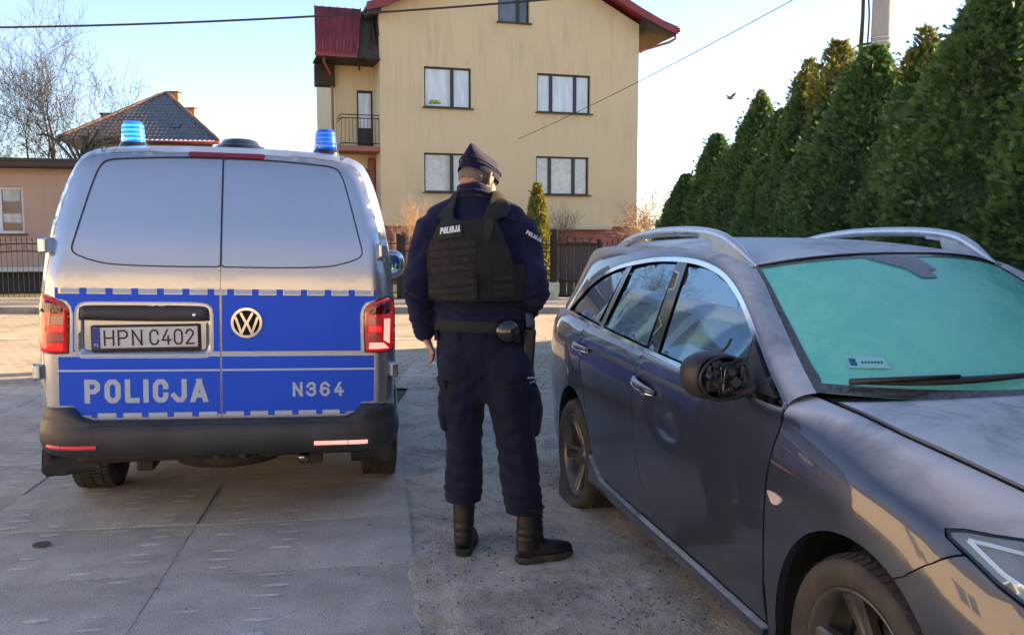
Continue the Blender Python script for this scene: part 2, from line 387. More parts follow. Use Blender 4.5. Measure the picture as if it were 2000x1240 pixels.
# =================================================================== ground
def ground_mat(name, c1, c2, scale, speck=(.05,.045,.04), sp_amt=.5, bump=.5, sp_scale=60):
    m = bpy.data.materials.new(name); t, N, L, b = nodes(m); b.inputs['Roughness'].default_value = .92
    tc = N.new('ShaderNodeTexCoord')
    n1 = N.new('ShaderNodeTexNoise'); n1.inputs['Scale'].default_value = scale; n1.inputs['Detail'].default_value = 9; n1.inputs['Roughness'].default_value = .62
    n2 = N.new('ShaderNodeTexNoise'); n2.inputs['Scale'].default_value = sp_scale; n2.inputs['Detail'].default_value = 4; n2.inputs['Roughness'].default_value = .7
    n3 = N.new('ShaderNodeTexNoise'); n3.inputs['Scale'].default_value = scale*.23; n3.inputs['Detail'].default_value = 3
    for n in (n1, n2, n3): L.new(tc.outputs['Object'], n.inputs['Vector'])
    r1 = N.new('ShaderNodeValToRGB'); r1.color_ramp.elements[0].position = .36; r1.color_ramp.elements[1].position = .66
    r1.color_ramp.elements[0].color = (*c1, 1); r1.color_ramp.elements[1].color = (*c2, 1); L.new(n1.outputs['Fac'], r1.inputs[0])
    r3 = N.new('ShaderNodeMapRange'); r3.inputs['From Min'].default_value = .3; r3.inputs['From Max'].default_value = .7; r3.inputs['To Min'].default_value = .80; r3.inputs['To Max'].default_value = 1.16
    L.new(n3.outputs['Fac'], r3.inputs[0])
    mu = N.new('ShaderNodeVectorMath'); mu.operation = 'SCALE'; L.new(r1.outputs[0], mu.inputs[0]); L.new(r3.outputs[0], mu.inputs['Scale'])
    r2 = N.new('ShaderNodeValToRGB'); r2.color_ramp.elements[0].position = .60; r2.color_ramp.elements[1].position = .72
    r2.color_ramp.elements[0].color = (0,0,0,1); r2.color_ramp.elements[1].color = (sp_amt,)*3+(1,); L.new(n2.outputs['Fac'], r2.inputs[0])
    ng = N.new('ShaderNodeTexNoise'); ng.inputs['Scale'].default_value = 170; ng.inputs['Detail'].default_value = 3; ng.inputs['Roughness'].default_value = .8; L.new(tc.outputs['Object'], ng.inputs['Vector'])
    rg_ = N.new('ShaderNodeMapRange'); rg_.inputs['From Min'].default_value = .38; rg_.inputs['From Max'].default_value = .62; rg_.inputs['To Min'].default_value = .62; rg_.inputs['To Max'].default_value = 1.35; L.new(ng.outputs['Fac'], rg_.inputs[0])
    mg = N.new('ShaderNodeVectorMath'); mg.operation = 'SCALE'; L.new(mu.outputs[0], mg.inputs[0]); L.new(rg_.outputs[0], mg.inputs['Scale']); mu = mg
    mx = N.new('ShaderNodeMix'); mx.data_type = 'RGBA'; L.new(r2.outputs[0], mx.inputs['Factor']); L.new(mu.outputs[0], mx.inputs['A']); mx.inputs['B'].default_value = (*speck, 1)
    L.new(mx.outputs['Result'], b.inputs['Base Color'])
    bp = N.new('ShaderNodeBump'); bp.inputs['Strength'].default_value = bump; bp.inputs['Distance'].default_value = .012
    ad = N.new('ShaderNodeMath'); ad.operation = 'ADD'; L.new(n1.outputs['Fac'], ad.inputs[0]); L.new(n2.outputs['Fac'], ad.inputs[1]); L.new(ad.outputs[0], bp.inputs['Height'])
    L.new(bp.outputs[0], b.inputs['Normal']); return m
def worn(m, amt, dark, scale, stretch=(1,1,1), lo=.52, hi=.60):
    """adds one more layer of shaped stains and wear to a ground material"""
    t = m.node_tree; N, L = t.nodes, t.links; b = N['Principled BSDF']; src = b.inputs['Base Color'].links[0].from_socket
    tc = N.new('ShaderNodeTexCoord'); mp = N.new('ShaderNodeMapping'); mp.inputs['Scale'].default_value = stretch; g = N.new('ShaderNodeNewGeometry'); L.new(g.outputs['Position'], mp.inputs[0])
    n = N.new('ShaderNodeTexNoise'); n.inputs['Scale'].default_value = scale; n.inputs['Detail'].default_value = 10; n.inputs['Roughness'].default_value = .72; n.inputs['Distortion'].default_value = .4; L.new(mp.outputs[0], n.inputs['Vector'])
    r = N.new('ShaderNodeMapRange'); r.inputs['From Min'].default_value = lo; r.inputs['From Max'].default_value = hi; r.inputs['To Max'].default_value = amt; L.new(n.outputs['Fac'], r.inputs[0])
    x = N.new('ShaderNodeMix'); x.data_type = 'RGBA'; x.inputs['B'].default_value = (*dark,1); L.new(r.outputs[0], x.inputs['Factor']); L.new(src, x.inputs['A']); L.new(x.outputs['Result'], b.inputs['Base Color']); return m
M['dirt'] = ground_mat('dirt', (.43,.39,.32), (.58,.54,.47), 5.5, sp_amt=.65, bump=.9, sp_scale=75)
M['concrete'] = ground_mat('concrete', (.41,.395,.36), (.52,.50,.46), 4.0, speck=(.10,.10,.10), sp_amt=.65, bump=.7, sp_scale=85)
worn(M['concrete'], .30, (.24,.225,.20), 1.6); worn(M['concrete'], .5, (.50,.48,.44), 3.5, (1,2.2,1), .55, .62); worn(M['concrete'], .5, (.15,.14,.13), 26, (1,3,1), .60, .68)
worn(M['dirt'], .5, (.20,.18,.15), 2.2); worn(M['dirt'], .55, (.56,.53,.48), 4.2, (1,1,1), .56, .64); worn(M['dirt'], .6, (.12,.105,.085), 34, (1,1,1), .60, .66)
M['mortar'] = ground_mat('mortar', (.56,.55,.52), (.66,.65,.62), 12, sp_amt=.3, bump=.6, sp_scale=90)
M['grass_ground'] = ground_mat('grass_ground', (.05,.06,.025), (.16,.14,.08), 3, sp_amt=.5, bump=1.0, sp_scale=40)
def paver_mat(name, c1, c2, w_, h_, rot=0):
    m = bpy.data.materials.new(name); t, N, L, b = nodes(m); b.inputs['Roughness'].default_value = .85
    tc = N.new('ShaderNodeTexCoord'); mp = N.new('ShaderNodeMapping'); mp.inputs['Rotation'].default_value = (0,0,rot); L.new(tc.outputs['Object'], mp.inputs[0])
    br = N.new('ShaderNodeTexBrick'); br.inputs['Scale'].default_value = 1; br.inputs['Brick Width'].default_value = w_; br.inputs['Row Height'].default_value = h_
    br.inputs['Mortar Size'].default_value = .007; br.inputs['Mortar Smooth'].default_value = .3; br.inputs['Color1'].default_value = (*c1,1); br.inputs['Color2'].default_value = (*c2,1); br.inputs['Mortar'].default_value = (.11,.095,.075,1)
    L.new(mp.outputs[0], br.inputs['Vector'])
    n = N.new('ShaderNodeTexNoise'); n.inputs['Scale'].default_value = 1.1; n.inputs['Detail'].default_value = 8; L.new(tc.outputs['Object'], n.inputs['Vector'])
    mr = N.new('ShaderNodeMapRange'); mr.inputs['From Min'].default_value = .3; mr.inputs['From Max'].default_value = .7; mr.inputs['To Min'].default_value = .72; mr.inputs['To Max'].default_value = 1.2; L.new(n.outputs['Fac'], mr.inputs[0])
    v = N.new('ShaderNodeVectorMath'); v.operation = 'SCALE'; L.new(br.outputs['Color'], v.inputs[0]); L.new(mr.outputs[0], v.inputs['Scale']); L.new(v.outputs[0], b.inputs['Base Color'])
    bp = N.new('ShaderNodeBump'); bp.inputs['Strength'].default_value = .8; bp.inputs['Distance'].default_value = .01; bp.invert = True; L.new(br.outputs['Fac'], bp.inputs['Height']); L.new(bp.outputs[0], b.inputs['Normal']); return m
M['street_pavers'] = paver_mat('street_pavers', (.37,.315,.24), (.46,.395,.305), .20, .10, .16)
M['walk_pavers'] = paver_mat('walk_pavers', (.31,.29,.26), (.36,.34,.30), .24, .12)
def sheet(name, x0, x1, y0, y1, z, m, rot=0):
    return struct(mesh(name, [(x0,y0,z),(x1,y0,z),(x1,y1,z),(x0,y1,z)], [(0,1,2,3)], m))
sheet('ground', -320, 320, -320, 320, -.030, 'grass_ground')
# the yard surface: compacted sand and grit, displaced
def dirt_sheet(name, xs, ys, amp, base=-.006):
    Xg, Yg = np.meshgrid(xs, ys, indexing='ij'); x = Xg.ravel(); y = Yg.ravel()
    z = base + amp*(fbm(x*.9, y*.9, 3)*1.0 + .55*fbm(x*5, y*5, 4) + .45*fbm(x*23+9, y*23, 3))
    if 'yard' in name: z = np.where(x < -.352-(y-3.272)*.1513 - .02, z-.014*np.clip((-.372-(y-3.272)*.1513-x)/.03, 0, 1), z)
    n = len(ys); V = np.c_[x, y, z]; i, j = np.meshgrid(np.arange(len(xs)-1), np.arange(n-1), indexing='ij'); a = (i*n+j).ravel()
    me = bpy.data.meshes.new(name); me.from_pydata(V.tolist(), [], np.c_[a, a+n, a+n+1, a+1].tolist()); me.update(); return struct(link(name, me, 'dirt'))
dirt_sheet('yard_ground', np.arange(-1.05, 3.6, .022), np.arange(1.2, 8.8, .022), .030)
sheet('yard_verge', -14, -1.05, -14, 1.2, -.012, 'dirt'); 
struct(mesh('yard_verge', [(-1.05,-14,-.014),(9,-14,-.014),(9,1.25,-.014),(-1.05,1.25,-.014)], [(0,1,2,3)], 'dirt'))
struct(mesh('yard_verge', [(3.55,1.2,-.012),(9,1.2,-.012),(9,8.9,-.012),(3.55,8.9,-.012)], [(0,1,2,3)], 'dirt'))
# street of small pavers, flush kerb, pavement
sheet('street', -60, 60, 8.72, 17.3, -.008, 'street_pavers')
dirt_sheet('street_dust', np.arange(-1.2, 3.4, .04), np.arange(8.75, 10.6, .04), .022, -.006)
kb = struct(bpy.data.objects.new('kerb', None)); col.objects.link(kb)
M['kerb_stone'] = ground_mat('kerb_stone', (.22,.215,.20), (.32,.31,.29), 5, sp_amt=.4, bump=.5, sp_scale=80)
k0 = None
for i in range(44):
    o = box('kerb_stone', (0,0,0), (.992,.15,.20), 'kerb_stone', kb, .012) if k0 is None else k0.copy()
    if k0 is None: k0 = o
    else: col.objects.link(o)
    o.location = (-22+i*1.0, 17.38, .02)
gut = None
gp = struct(bpy.data.objects.new('gutter', None)); col.objects.link(gp)
for i in range(30):
    o = box('gutter_stone', (0,0,0), (.99,.24,.10), mat('gutter_stone', (.40,.37,.31), .85, var=.2, scale=5, bump=.3), gp, .006) if gut is None else gut.copy()
    if gut is None: gut = o
    else: col.objects.link(o)
    o.location = (-15+i*1.0, 13.0, -.052)
sheet('pavement', -60, 60, 17.455, 20.4, .10, 'walk_pavers')
sheet('garden_ground', -60, 60, 20.4, 70, .06, 'grass_ground')
# concrete slabs of the drive
sl = struct(bpy.data.objects.new('driveway', None)); col.objects.link(sl)
SY = R(8.6); ux, uy = math.cos(SY), math.sin(SY); E0 = (-.352, 3.272)     # a corner on the right edge
SW, SD = 1.125, .705
struct(mesh('slab_bed', [(E0[0]-c_*ux*12-a_*uy, E0[1]-c_*uy*12+a_*ux, -.003) for c_, a_ in ((0,-4),(1,-4),(1,6.2),(0,6.2))], [(0,1,2,3)], 'dirt', None, False))
def slab_mesh():
    bm = bmesh.new(); bmesh.ops.create_cube(bm, size=1)
    for v in bm.verts: v.co = Vector((v.co.x*(SW-.001), v.co.y*(SD-.001), v.co.z*.08-.04))
    bmesh.ops.bevel(bm, geom=[e for e in bm.edges], offset=.002, segments=2, affect='EDGES'); me = bpy.data.meshes.new('slab'); bm.to_mesh(me); bm.free(); me.materials.append(M['concrete']); return me
sm = slab_mesh(); rg = random.Random(11); fills = []
for c in range(9):
    for r in range(-4, 9):
        cx = -(c+.5)*SW; cy = (r-.5)*SD + (0 if c % 2 == 0 else .012)
        wx = E0[0] + cx*ux - cy*uy; wy = E0[1] + cx*uy + cy*ux
        if wy > 8.78: continue
        o = bpy.data.objects.new('slab', sm); col.objects.link(o); o.parent = sl
        o.location = (wx, wy, .001 + rg.uniform(-.004,.003)); o.rotation_euler = (rg.uniform(-.0025,.0025), rg.uniform(-.002,.002), SY+rg.uniform(-.0015,.0015))
        fills.append((wx, wy, o.location.z, c, r))
# mortar fillings worn flush in the slots of the slabs
V = []; F = []
for wx, wy, z, c, r in fills:
    if c > 5 or r < -2: continue
    for cx in ((-.40,-.13,.16,.40) if c else (-.36,-.07)):
        for k in range(6):
            if rg.random() < .34: continue
            lx = cx + rg.uniform(-.02,.02); ly = -SD/2 + (k+.5)*SD/6 + rg.uniform(-.012,.012); L_ = rg.uniform(.040,.070); H_ = rg.uniform(.010,.019); b = len(V); n = 12
            for j in range(n):
                th = 2*PI*j/n; e = 3; px = L_*math.copysign(abs(math.cos(th))**(2/e), math.cos(th))*rg.uniform(.9,1.1); py = H_*math.sin(th)*rg.uniform(.8,1.15)
                X_ = lx+px; Y_ = ly+py; V.append((wx+X_*ux-Y_*uy, wy+X_*uy+Y_*ux, z+.0022))
            V.append((wx+lx*ux-ly*uy, wy+lx*uy+ly*ux, z+.0045))
            F += [(b+j, b+(j+1) % n, b+n) for j in range(n)]
stuff(mesh('mortar_fill', V, F, 'mortar', sl))
# round dark cap near the van
dc = mesh('drain_cap', [(0.042*math.cos(2*PI*k/20), .042*math.sin(2*PI*k/20), 0) for k in range(20)], [tuple(range(20))], mat('rust_cap', (.07,.055,.05), .8)); dc.location = (-2.33, 4.19, .0075); tag(dc, 'small round dark metal cap let into a concrete slab', 'drain cap')
# grit, twigs and dry needles lying on the yard
rg = random.Random(4); V = []; F = []
def on_dirt(x, y): return float(-.006 + .030*(fbm(np.array([x*.9]), np.array([y*.9]), 3)[0] + .55*fbm(np.array([x*5.]), np.array([y*5.]), 4)[0]))
cl_ = [(rg.uniform(-.6,2.2), rg.uniform(2.6,7.5)) for _ in range(46)]
for i in range(5200):
    if i % 2: cx, cy = rg.choice(cl_); x, y = rg.gauss(cx, .12), rg.gauss(cy, .10)
    else: x, y = rg.uniform(-.9, 3.0), 2.2 + 6.3*rg.random()**1.4
    if x < -.33-(y-3.2)*.139+.02: 
        if rg.random() < .93: continue
    z = on_dirt(x, y)+.004; b = len(V)
    if rg.random() < .62:
        a = rg.uniform(0, PI); l = rg.uniform(.006,.028); t = rg.uniform(.0008,.0018)
        dx, dy = math.cos(a)*l, math.sin(a)*l
        V += [(x-dx,y-dy,z),(x+dy*t/l,y-dx*t/l,z+.002),(x+dx,y+dy,z+rg.uniform(0,.006)),(x-dy*t/l,y+dx*t/l,z+.003)]; F += [(b,b+1,b+2,b+3)]
    else:
        r = rg.uniform(.0025,.008)
        for k in range(5): V.append((x+r*math.cos(2*PI*k/5+i), y+r*math.sin(2*PI*k/5+i)*rg.uniform(.6,1), z-.002))
        V.append((x, y, z+r*.7)); F += [(b+k, b+(k+1) % 5, b+5) for k in range(5)]
stuff(mesh('litter', V, F, mat('litter', (.045,.038,.030), .9, c2=(.15,.13,.10), scale=40), None, False))
bpy.data.objects['litter']['label'] = 'dry needles, twigs and grit scattered over the sandy yard'
V = []; F = []
for i in range(2600):
    x, y = rg.uniform(-.9, 3.0), 2.0 + 6.3*rg.random()**1.3
    if x < -.33-(y-3.2)*.139+.03: continue
    z = on_dirt(x, y)+.001; r = rg.uniform(.002,.007); b = len(V)
    for k in range(5): V.append((x+r*math.cos(2*PI*k/5+i), y+r*math.sin(2*PI*k/5+i)*rg.uniform(.6,1), z))
    V.append((x, y, z+r*.8)); F += [(b+k, b+(k+1) % 5, b+5) for k in range(5)]
g_ = stuff(mesh('gravel', V, F, mat('gravel', (.36,.34,.31), .9, c2=(.18,.17,.16), scale=30), None, False)); g_['label'] = 'pale grit scattered over the sandy yard'

# grit in the joints of the slabs
rg = random.Random(77); V = []; F = []
def bit(x, y, r, z=.002):
    b = len(V); a0 = rg.uniform(0, 6)
    for k in range(5): V.append((x+r*math.cos(2*PI*k/5+a0), y+r*math.sin(2*PI*k/5+a0)*rg.uniform(.5,1), z))
    V.append((x, y, z+r*.6)); F.extend([(b+k, b+(k+1) % 5, b+5) for k in range(5)])
for i in range(5200):
    if i % 3 == 0: lx = -SW*rg.randrange(0, 6); ly = rg.uniform(-1.5, 4.5)
    elif i % 3 == 1: lx = -rg.uniform(0, 6.5); ly = SD*(rg.randrange(-3, 7)) 
    else: lx = -abs(rg.gauss(0, 1.6)); ly = rg.uniform(-1.5, 4.5)
    lx += rg.gauss(0, .008); ly += rg.gauss(0, .008)
    bit(E0[0]+lx*ux-ly*uy, E0[1]+lx*uy+ly*ux, rg.uniform(.0015,.0048), .003)
o = stuff(mesh('grit', V, F, bpy.data.materials['litter'], sl, False))
# =================================================================== houses behind
def stucco(name, c, c2, streak=.5):
    m = bpy.data.materials.new(name); t, N, L, b = nodes(m); b.inputs['Roughness'].default_value = .92
    tc = N.new('ShaderNodeTexCoord')
    mp = N.new('ShaderNodeMapping'); mp.inputs['Scale'].default_value = (2.2,2.2,.28); L.new(tc.outputs['Object'], mp.inputs[0])
    n1 = N.new('ShaderNodeTexNoise'); n1.inputs['Scale'].default_value = 1.6; n1.inputs['Detail'].default_value = 9; n1.inputs['Roughness'].default_value = .7; L.new(mp.outputs[0], n1.inputs['Vector'])
    n2 = N.new('ShaderNodeTexNoise'); n2.inputs['Scale'].default_value = .35; n2.inputs['Detail'].default_value = 4; L.new(tc.outputs['Object'], n2.inputs['Vector'])
    r = N.new('ShaderNodeMapRange'); r.inputs['From Min'].default_value = .46; r.inputs['From Max'].default_value = .74; L.new(n1.outputs['Fac'], r.inputs[0])
    r2 = N.new('ShaderNodeMapRange'); r2.inputs['From Min'].default_value = .40; r2.inputs['From Max'].default_value = .60; r2.inputs['To Min'].default_value = .15; L.new(n2.outputs['Fac'], r2.inputs[0])
    mu = N.new('ShaderNodeMath'); mu.operation = 'MULTIPLY'; L.new(r.outputs[0], mu.inputs[0]); L.new(r2.outputs[0], mu.inputs[1])
    m3 = N.new('ShaderNodeMath'); m3.operation = 'MULTIPLY'; L.new(mu.outputs[0], m3.inputs[0]); m3.inputs[1].default_value = streak*1.6
    mx = N.new('ShaderNodeMix'); mx.data_type = 'RGBA'; mx.inputs['A'].default_value = (*c,1); mx.inputs['B'].default_value = (*c2,1); L.new(m3.outputs[0], mx.inputs['Factor']); L.new(mx.outputs['Result'], b.inputs['Base Color'])
    n4 = N.new('ShaderNodeTexNoise'); n4.inputs['Scale'].default_value = 45; n4.inputs['Detail'].default_value = 5; L.new(tc.outputs['Object'], n4.inputs['Vector'])
    bp = N.new('ShaderNodeBump'); bp.inputs['Strength'].default_value = .35; bp.inputs['Distance'].default_value = .02; L.new(n4.outputs['Fac'], bp.inputs['Height']); L.new(bp.outputs[0], b.inputs['Normal']); return m
M['yellow_stucco'] = stucco('yellow_stucco', (.62,.485,.30), (.34,.285,.20), .38)
M['pink_stucco'] = stucco('pink_stucco', (.46,.305,.235), (.36,.25,.20), .5)
M['cream_stucco'] = stucco('cream_stucco', (.74,.66,.52), (.60,.54,.43), .4)  # kept whitish so the added houses throw back more sun
M['beige_stucco'] = stucco('beige_stucco', (.50,.44,.34), (.36,.32,.26), .5)
M['red_metal'] = mat('red_metal', (.215,.028,.032), .38, .25, var=.2, scale=3, rvar=.1, stretch=(1,1,.3))
M['brown_wood'] = mat('brown_wood', (.035,.024,.018), .8, var=.3, scale=8)
M['frame_brown'] = mat('frame_brown', (.022,.017,.016), .45)
M['frame_white'] = mat('frame_white', (.62,.64,.68), .4)
M['pane'] = mat('pane', (.60,.64,.68), .06, coat=1.0, coat_r=.02, c2=(.48,.52,.56), scale=2.0, stretch=(3,1,.6))
M['pane_lace'] = mat('pane_lace', (.52,.47,.44), .08, coat=1.0, coat_r=.02, c2=(.36,.36,.35), scale=5, distort=1.2)
M['dark_pane'] = mat('dark_pane', (.03,.035,.04), .05, coat=1.0, coat_r=.02, c2=(.10,.11,.12), scale=2)
M['curtain'] = mat('curtain', (.62,.62,.60), .7, c2=(.40,.42,.42), scale=8, stretch=(1,1,.2))
M['iron'] = mat('iron', (.012,.012,.013), .5, .4, var=.3, scale=20)
M['brick_pink'] = paver_mat('brick_pink', (.36,.125,.105), (.28,.10,.09), .26, .10)
for nd in M['brick_pink'].node_tree.nodes:
    if nd.type == 'MAPPING': nd.inputs['Rotation'].default_value = (R(90),0,0)
def hframe(fx, fy, yaw):
    c, s = math.cos(yaw), math.sin(yaw); return lambda x, y, z: (fx+x*c-y*s, fy+x*s+y*c, z)
def window(parent, x0, x1, z0, z1, splits, y=0.0, fr='frame_brown', pane='pane', sill='frame_brown', fw=.055):
    """recessed casement: frame, mullions, one pane per light, outer sill; all real depth"""
    W = bpy.data.objects.new('window', None); col.objects.link(W); W.parent = parent; W.empty_display_size = .1
    V = []; F = []
    def bx(a0, a1, c0, c1, b0, b1):
        k = len(V)
        for yy in (b0, b1):
            for xx, zz in ((a0,c0),(a1,c0),(a1,c1),(a0,c1)): V.append((xx, yy, zz))
        F.extend([(k,k+1,k+2,k+3),(k+7,k+6,k+5,k+4),(k,k+4,k+5,k+1),(k+1,k+5,k+6,k+2),(k+2,k+6,k+7,k+3),(k+3,k+7,k+4,k)])
    yf = y+.10
    bx(x0,x1,z0,z0+fw,yf,yf+.07); bx(x0,x1,z1-fw,z1,yf,yf+.07); bx(x0,x0+fw,z0+fw,z1-fw,yf,yf+.07); bx(x1-fw,x1,z0+fw,z1-fw,yf,yf+.07)
    xs = [x0] + [x0+(x1-x0)*s for s in splits] + [x1]
    for m_ in xs[1:-1]: bx(m_-.055, m_+.055, z0+fw, z1-fw, yf-.012, yf+.06)
    mesh('frame', V, F, fr, W, False)
    for a, b in zip(xs[:-1], xs[1:]):
        aa = a+(fw if a == x0 else .055); bb = b-(fw if b == x1 else .055)
        mesh('pane', [(aa,yf+.03,z0+fw),(bb,yf+.03,z0+fw),(bb,yf+.03,z1-fw),(aa,yf+.03,z1-fw)], [(0,1,2,3)], pane, W, False)
    box('sill', ((x0+x1)/2, y-.02, z0-.02), (x1-x0+.12, .22, .035), sill, W)
    return W
def wall_with_holes(name, outline, holes, parent, m, thick=.25, y=0):
    v2, f = cdt([outline], holes); n = len(v2)
    V = [(a, y, b) for a, b in v2]; nr = np.cross(np.c_[v2[f[:,1]]-v2[f[:,0]], np.zeros(len(f))], np.c_[v2[f[:,2]]-v2[f[:,0]], np.zeros(len(f))])[:,2]
    F = [tuple(int(i) for i in (t if s > 0 else t[::-1])) for t, s in zip(f, nr)]
    for h in holes:
        for i in range(len(h)):
            a, b = h[i], h[(i+1) % len(h)]; k = len(V); V += [(a[0],y,a[1]),(b[0],y,b[1]),(b[0],y+thick,b[1]),(a[0],y+thick,a[1])]; F.append((k,k+1,k+2,k+3))
    return mesh(name, V, F, m, parent, False)
def prismF(name, poly, y0, y1, m, parent):   # polygon in x,z extruded along y
    n = len(poly); V = [(a,y0,b) for a,b in poly]+[(a,y1,b) for a,b in poly]; F = [tuple(range(n)), tuple(range(2*n-1,n-1,-1))]+[(i,i+n,(i+1) % n+n,(i+1) % n) for i in range(n)]
    o = mesh(name, V, F, m, parent, False); bm = bmesh.new(); bm.from_mesh(o.data); bmesh.ops.recalc_face_normals(bm, faces=bm.faces[:]); bm.to_mesh(o.data); bm.free(); return o
HY = R(17)
yh = thing('yellow_house', 'three storey pale yellow house with red metal roof, straight ahead behind the iron fence', 'house', (-4.19, 27.5, 0), HY)
holes = {'UL': (1.49,3.02,5.59,6.85), 'UR': (5.24,7.12,5.58,6.84), 'LL': (1.47,3.0,2.93,4.17), 'LR': (5.21,7.08,2.90,4.16), 'AT': (3.92,4.97,8.37,9.75)}
outl = [(.09,1.86),(8.86,1.86),(8.86,8.62),(4.6,10.75),(.09,8.55)]
wall_with_holes('wall', outl, [[(a,c),(b,c),(b,d),(a,d)] for a,b,c,d in holes.values()], yh, 'yellow_stucco')
prismF('wall', [(.09,1.86),(.1,8.5),(.09,8.55)], .0, .01, 'yellow_stucco', yh)
V = [(.09,0,1.86),(.09,9,1.86),(.09,9,8.55),(.09,0,8.55),(8.86,0,1.86),(8.86,9,1.86),(8.86,9,8.62),(8.86,0,8.62),(.09,9,1.86),(8.86,9,1.86),(8.86,9,8.62),(4.6,9,10.75),(.09,9,8.55)]
mesh('wall', V, [(0,1,2,3)[::-1],(4,5,6,7),(8,9,10,11,12)[::-1]], 'yellow_stucco', yh, False)
window(yh, 1.49,3.02,5.59,6.85,[.60]); window(yh, 5.24,7.12,5.58,6.84,[.27,.72]); window(yh, 1.47,3.0,2.93,4.17,[.60],pane='pane_lace'); window(yh, 5.21,7.08,2.90,4.16,[.27,.72],pane='pane_lace'); window(yh, 3.92,4.97,8.37,9.75,[.66],pane='dark_pane')
for k in range(7): lathe('houseplant', [(0,0),(.05,.02),(.06,.06),(0,.09)], mat('houseplant', (.30,.34,.10), .7) if k == 0 else bpy.data.materials['houseplant'], yh, 7, 'z').location = (1.72+.045*k, .105, 5.70+.03*(k*2 % 3))
# plinth of pink bricks, ledge
prismF('plinth', [(.12,-.1),(8.82,-.1),(8.82,1.85),(.12,1.85)], .05, 8.9, 'brick_pink', yh)
box('ledge', (6.4, -.12, 1.815), (2.85,.30,.12), 'beige_stucco', yh, .01)
tube('rain_pipe', [(8.75,-.07,.0),(8.75,-.07,1.84)], .05, mat('pipe_red', (.34,.09,.055), .5), yh, 10)
# roof: two slopes with seams, verge boards, gutter
def slope(pts, y0, y1, m='red_metal', th=.10):
    n = len(pts); V = []; F = []
    for yy in (y0, y1):
        for x, z in pts: V.append((x, yy, z))
        for x, z in pts: V.append((x, yy, z-th))
    k = 2*n
    for i in range(n-1): F += [(i,i+1,k+i+1,k+i),(n+i,k+n+i,k+n+i+1,n+i+1),(i,n+i,n+i+1,i+1),(k+i,k+i+1,k+n+i+1,k+n+i)]
    F += [(0,k,k+n,n),(n-1,2*n-1,k+2*n-1,k+n-1)]
    return mesh('roof', V, F, m, yh, False)
rR = [(4.55,11.05),(7.2,9.66),(8.7,8.93),(9.45,8.60),(9.98,8.44)]; rL = [(4.55,11.05),(1.6,9.28),(.3,8.66),(-.35,8.47)]
A = slope(rR, -.62, 9.3); B = slope(rL, -.62, 9.3)
for pts, par in ((rR, A), (rL, B)):
    for k in range(20):
        yy = -.50+.5*k
        tube('roof_seam', [(x, yy, z+.012) for x, z in pts], .018, 'red_metal', par, 4)
    V = []; F = []
    for x, z in pts: V += [(x,-.64,z+.05),(x,-.64,z-.20),(x,-.60,z-.20)]
    for i in range(len(pts)-1):
        for j in range(2): F.append((i*3+j,i*3+j+1,(i+1)*3+j+1,(i+1)*3+j))
    mesh('verge_board', V, F, 'red_metal', par, False)
prismF('eave_soffit', [(8.87,8.40),(9.9,8.18),(9.9,8.30),(8.87,8.78)], -.58, 9, 'brown_wood', yh)
prismF('eave_soffit', [(-.30,8.20),(.085,8.30),(.085,8.55),(-.30,8.40)], -.55, 9, 'brown_wood', yh)
tube('gutter', [(10.02,-.66,8.38),(10.02,9.2,8.38)], .075, 'red_metal', yh, 10)
tube('rain_pipe', [(9.98,-.50,8.34),(9.96,-.48,8.12),(9.80,-.35,8.02),(9.0,-.05,7.78),(8.88,-.05,7.70)], .045, bpy.data.materials['pipe_red'], yh, 8)
# stepped-back wing on the left with balcony and porch
wx0, wx1, wy = -1.15, .09, 1.2
wall_with_holes('wall', [(wx0,0),(wx1,0),(wx1,7.6),(wx0,7.6)], [[(-.47,4.33),(.05,4.33),(.05,6.20),(-.47,6.20)],[(-1.0,0.05),(.05,0.05),(.05,3.7),(-1.0,3.7)]], yh, 'yellow_stucco', y=wy)
mesh('wall', [(wx0,wy,0),(wx0,8.5,0),(wx0,8.5,7.6),(wx0,wy,7.6)], [(0,1,2,3)[::-1]], 'yellow_stucco', yh, False)
dr = box('balcony_door', (-.21, wy+.14, 5.26), (.52,.06,1.87), 'frame_brown', yh)
mesh('pane', [(-.41,wy+.105,5.02),(-.01,wy+.105,5.02),(-.01,wy+.105,6.12),(-.41,wy+.105,6.12)], [(0,1,2,3)], 'pane', dr, False)
prismF('porch_recess', [(-1.0,.05),(.05,.05),(.05,3.7),(-1.0,3.7)], wy+.5, wy+.55, mat('porch_dark', (.035,.018,.014), .8), yh)
box('porch_pillar', (-.06, wy-.10, 2.0), (.20,.18,4.1), 'brick_pink', yh)
box('balcony_slab', (-.54, .62, 4.24), (1.28,1.18,.16), mat('balcony_red', (.30,.12,.085), .8), yh, .01)
rl_ = bpy.data.objects.new('balcony_railing', None); col.objects.link(rl_); rl_.parent = yh
for z in (4.40, 5.17, 5.27): tube('rail', [(wx0+.05,.08,z),(wx1-.02,.08,z)], .016, 'iron', rl_, 5)
for z in (4.40, 5.17, 5.27): tube('rail', [(wx0+.05,.08,z),(wx0+.05,wy,z)], .016, 'iron', rl_, 5)
bm_ = None
for k in range(11):
    if bm_ is None: o = bm_ = tube('baluster', [(0,0,4.40),(0,0,5.17)], .009, 'iron', rl_, 4)
    else: o = bm_.copy(); col.objects.link(o)
    o.location = (wx0+.06+.115*k, .08, 0)
tube('rain_pipe', [(-1.62,-.42,6.98),(-1.56,.3,6.86),(-1.30,1.05,6.62),(-1.25,1.12,6.2),(-1.25,1.12,0)], .045, bpy.data.materials['pipe_red'], yh, 8)
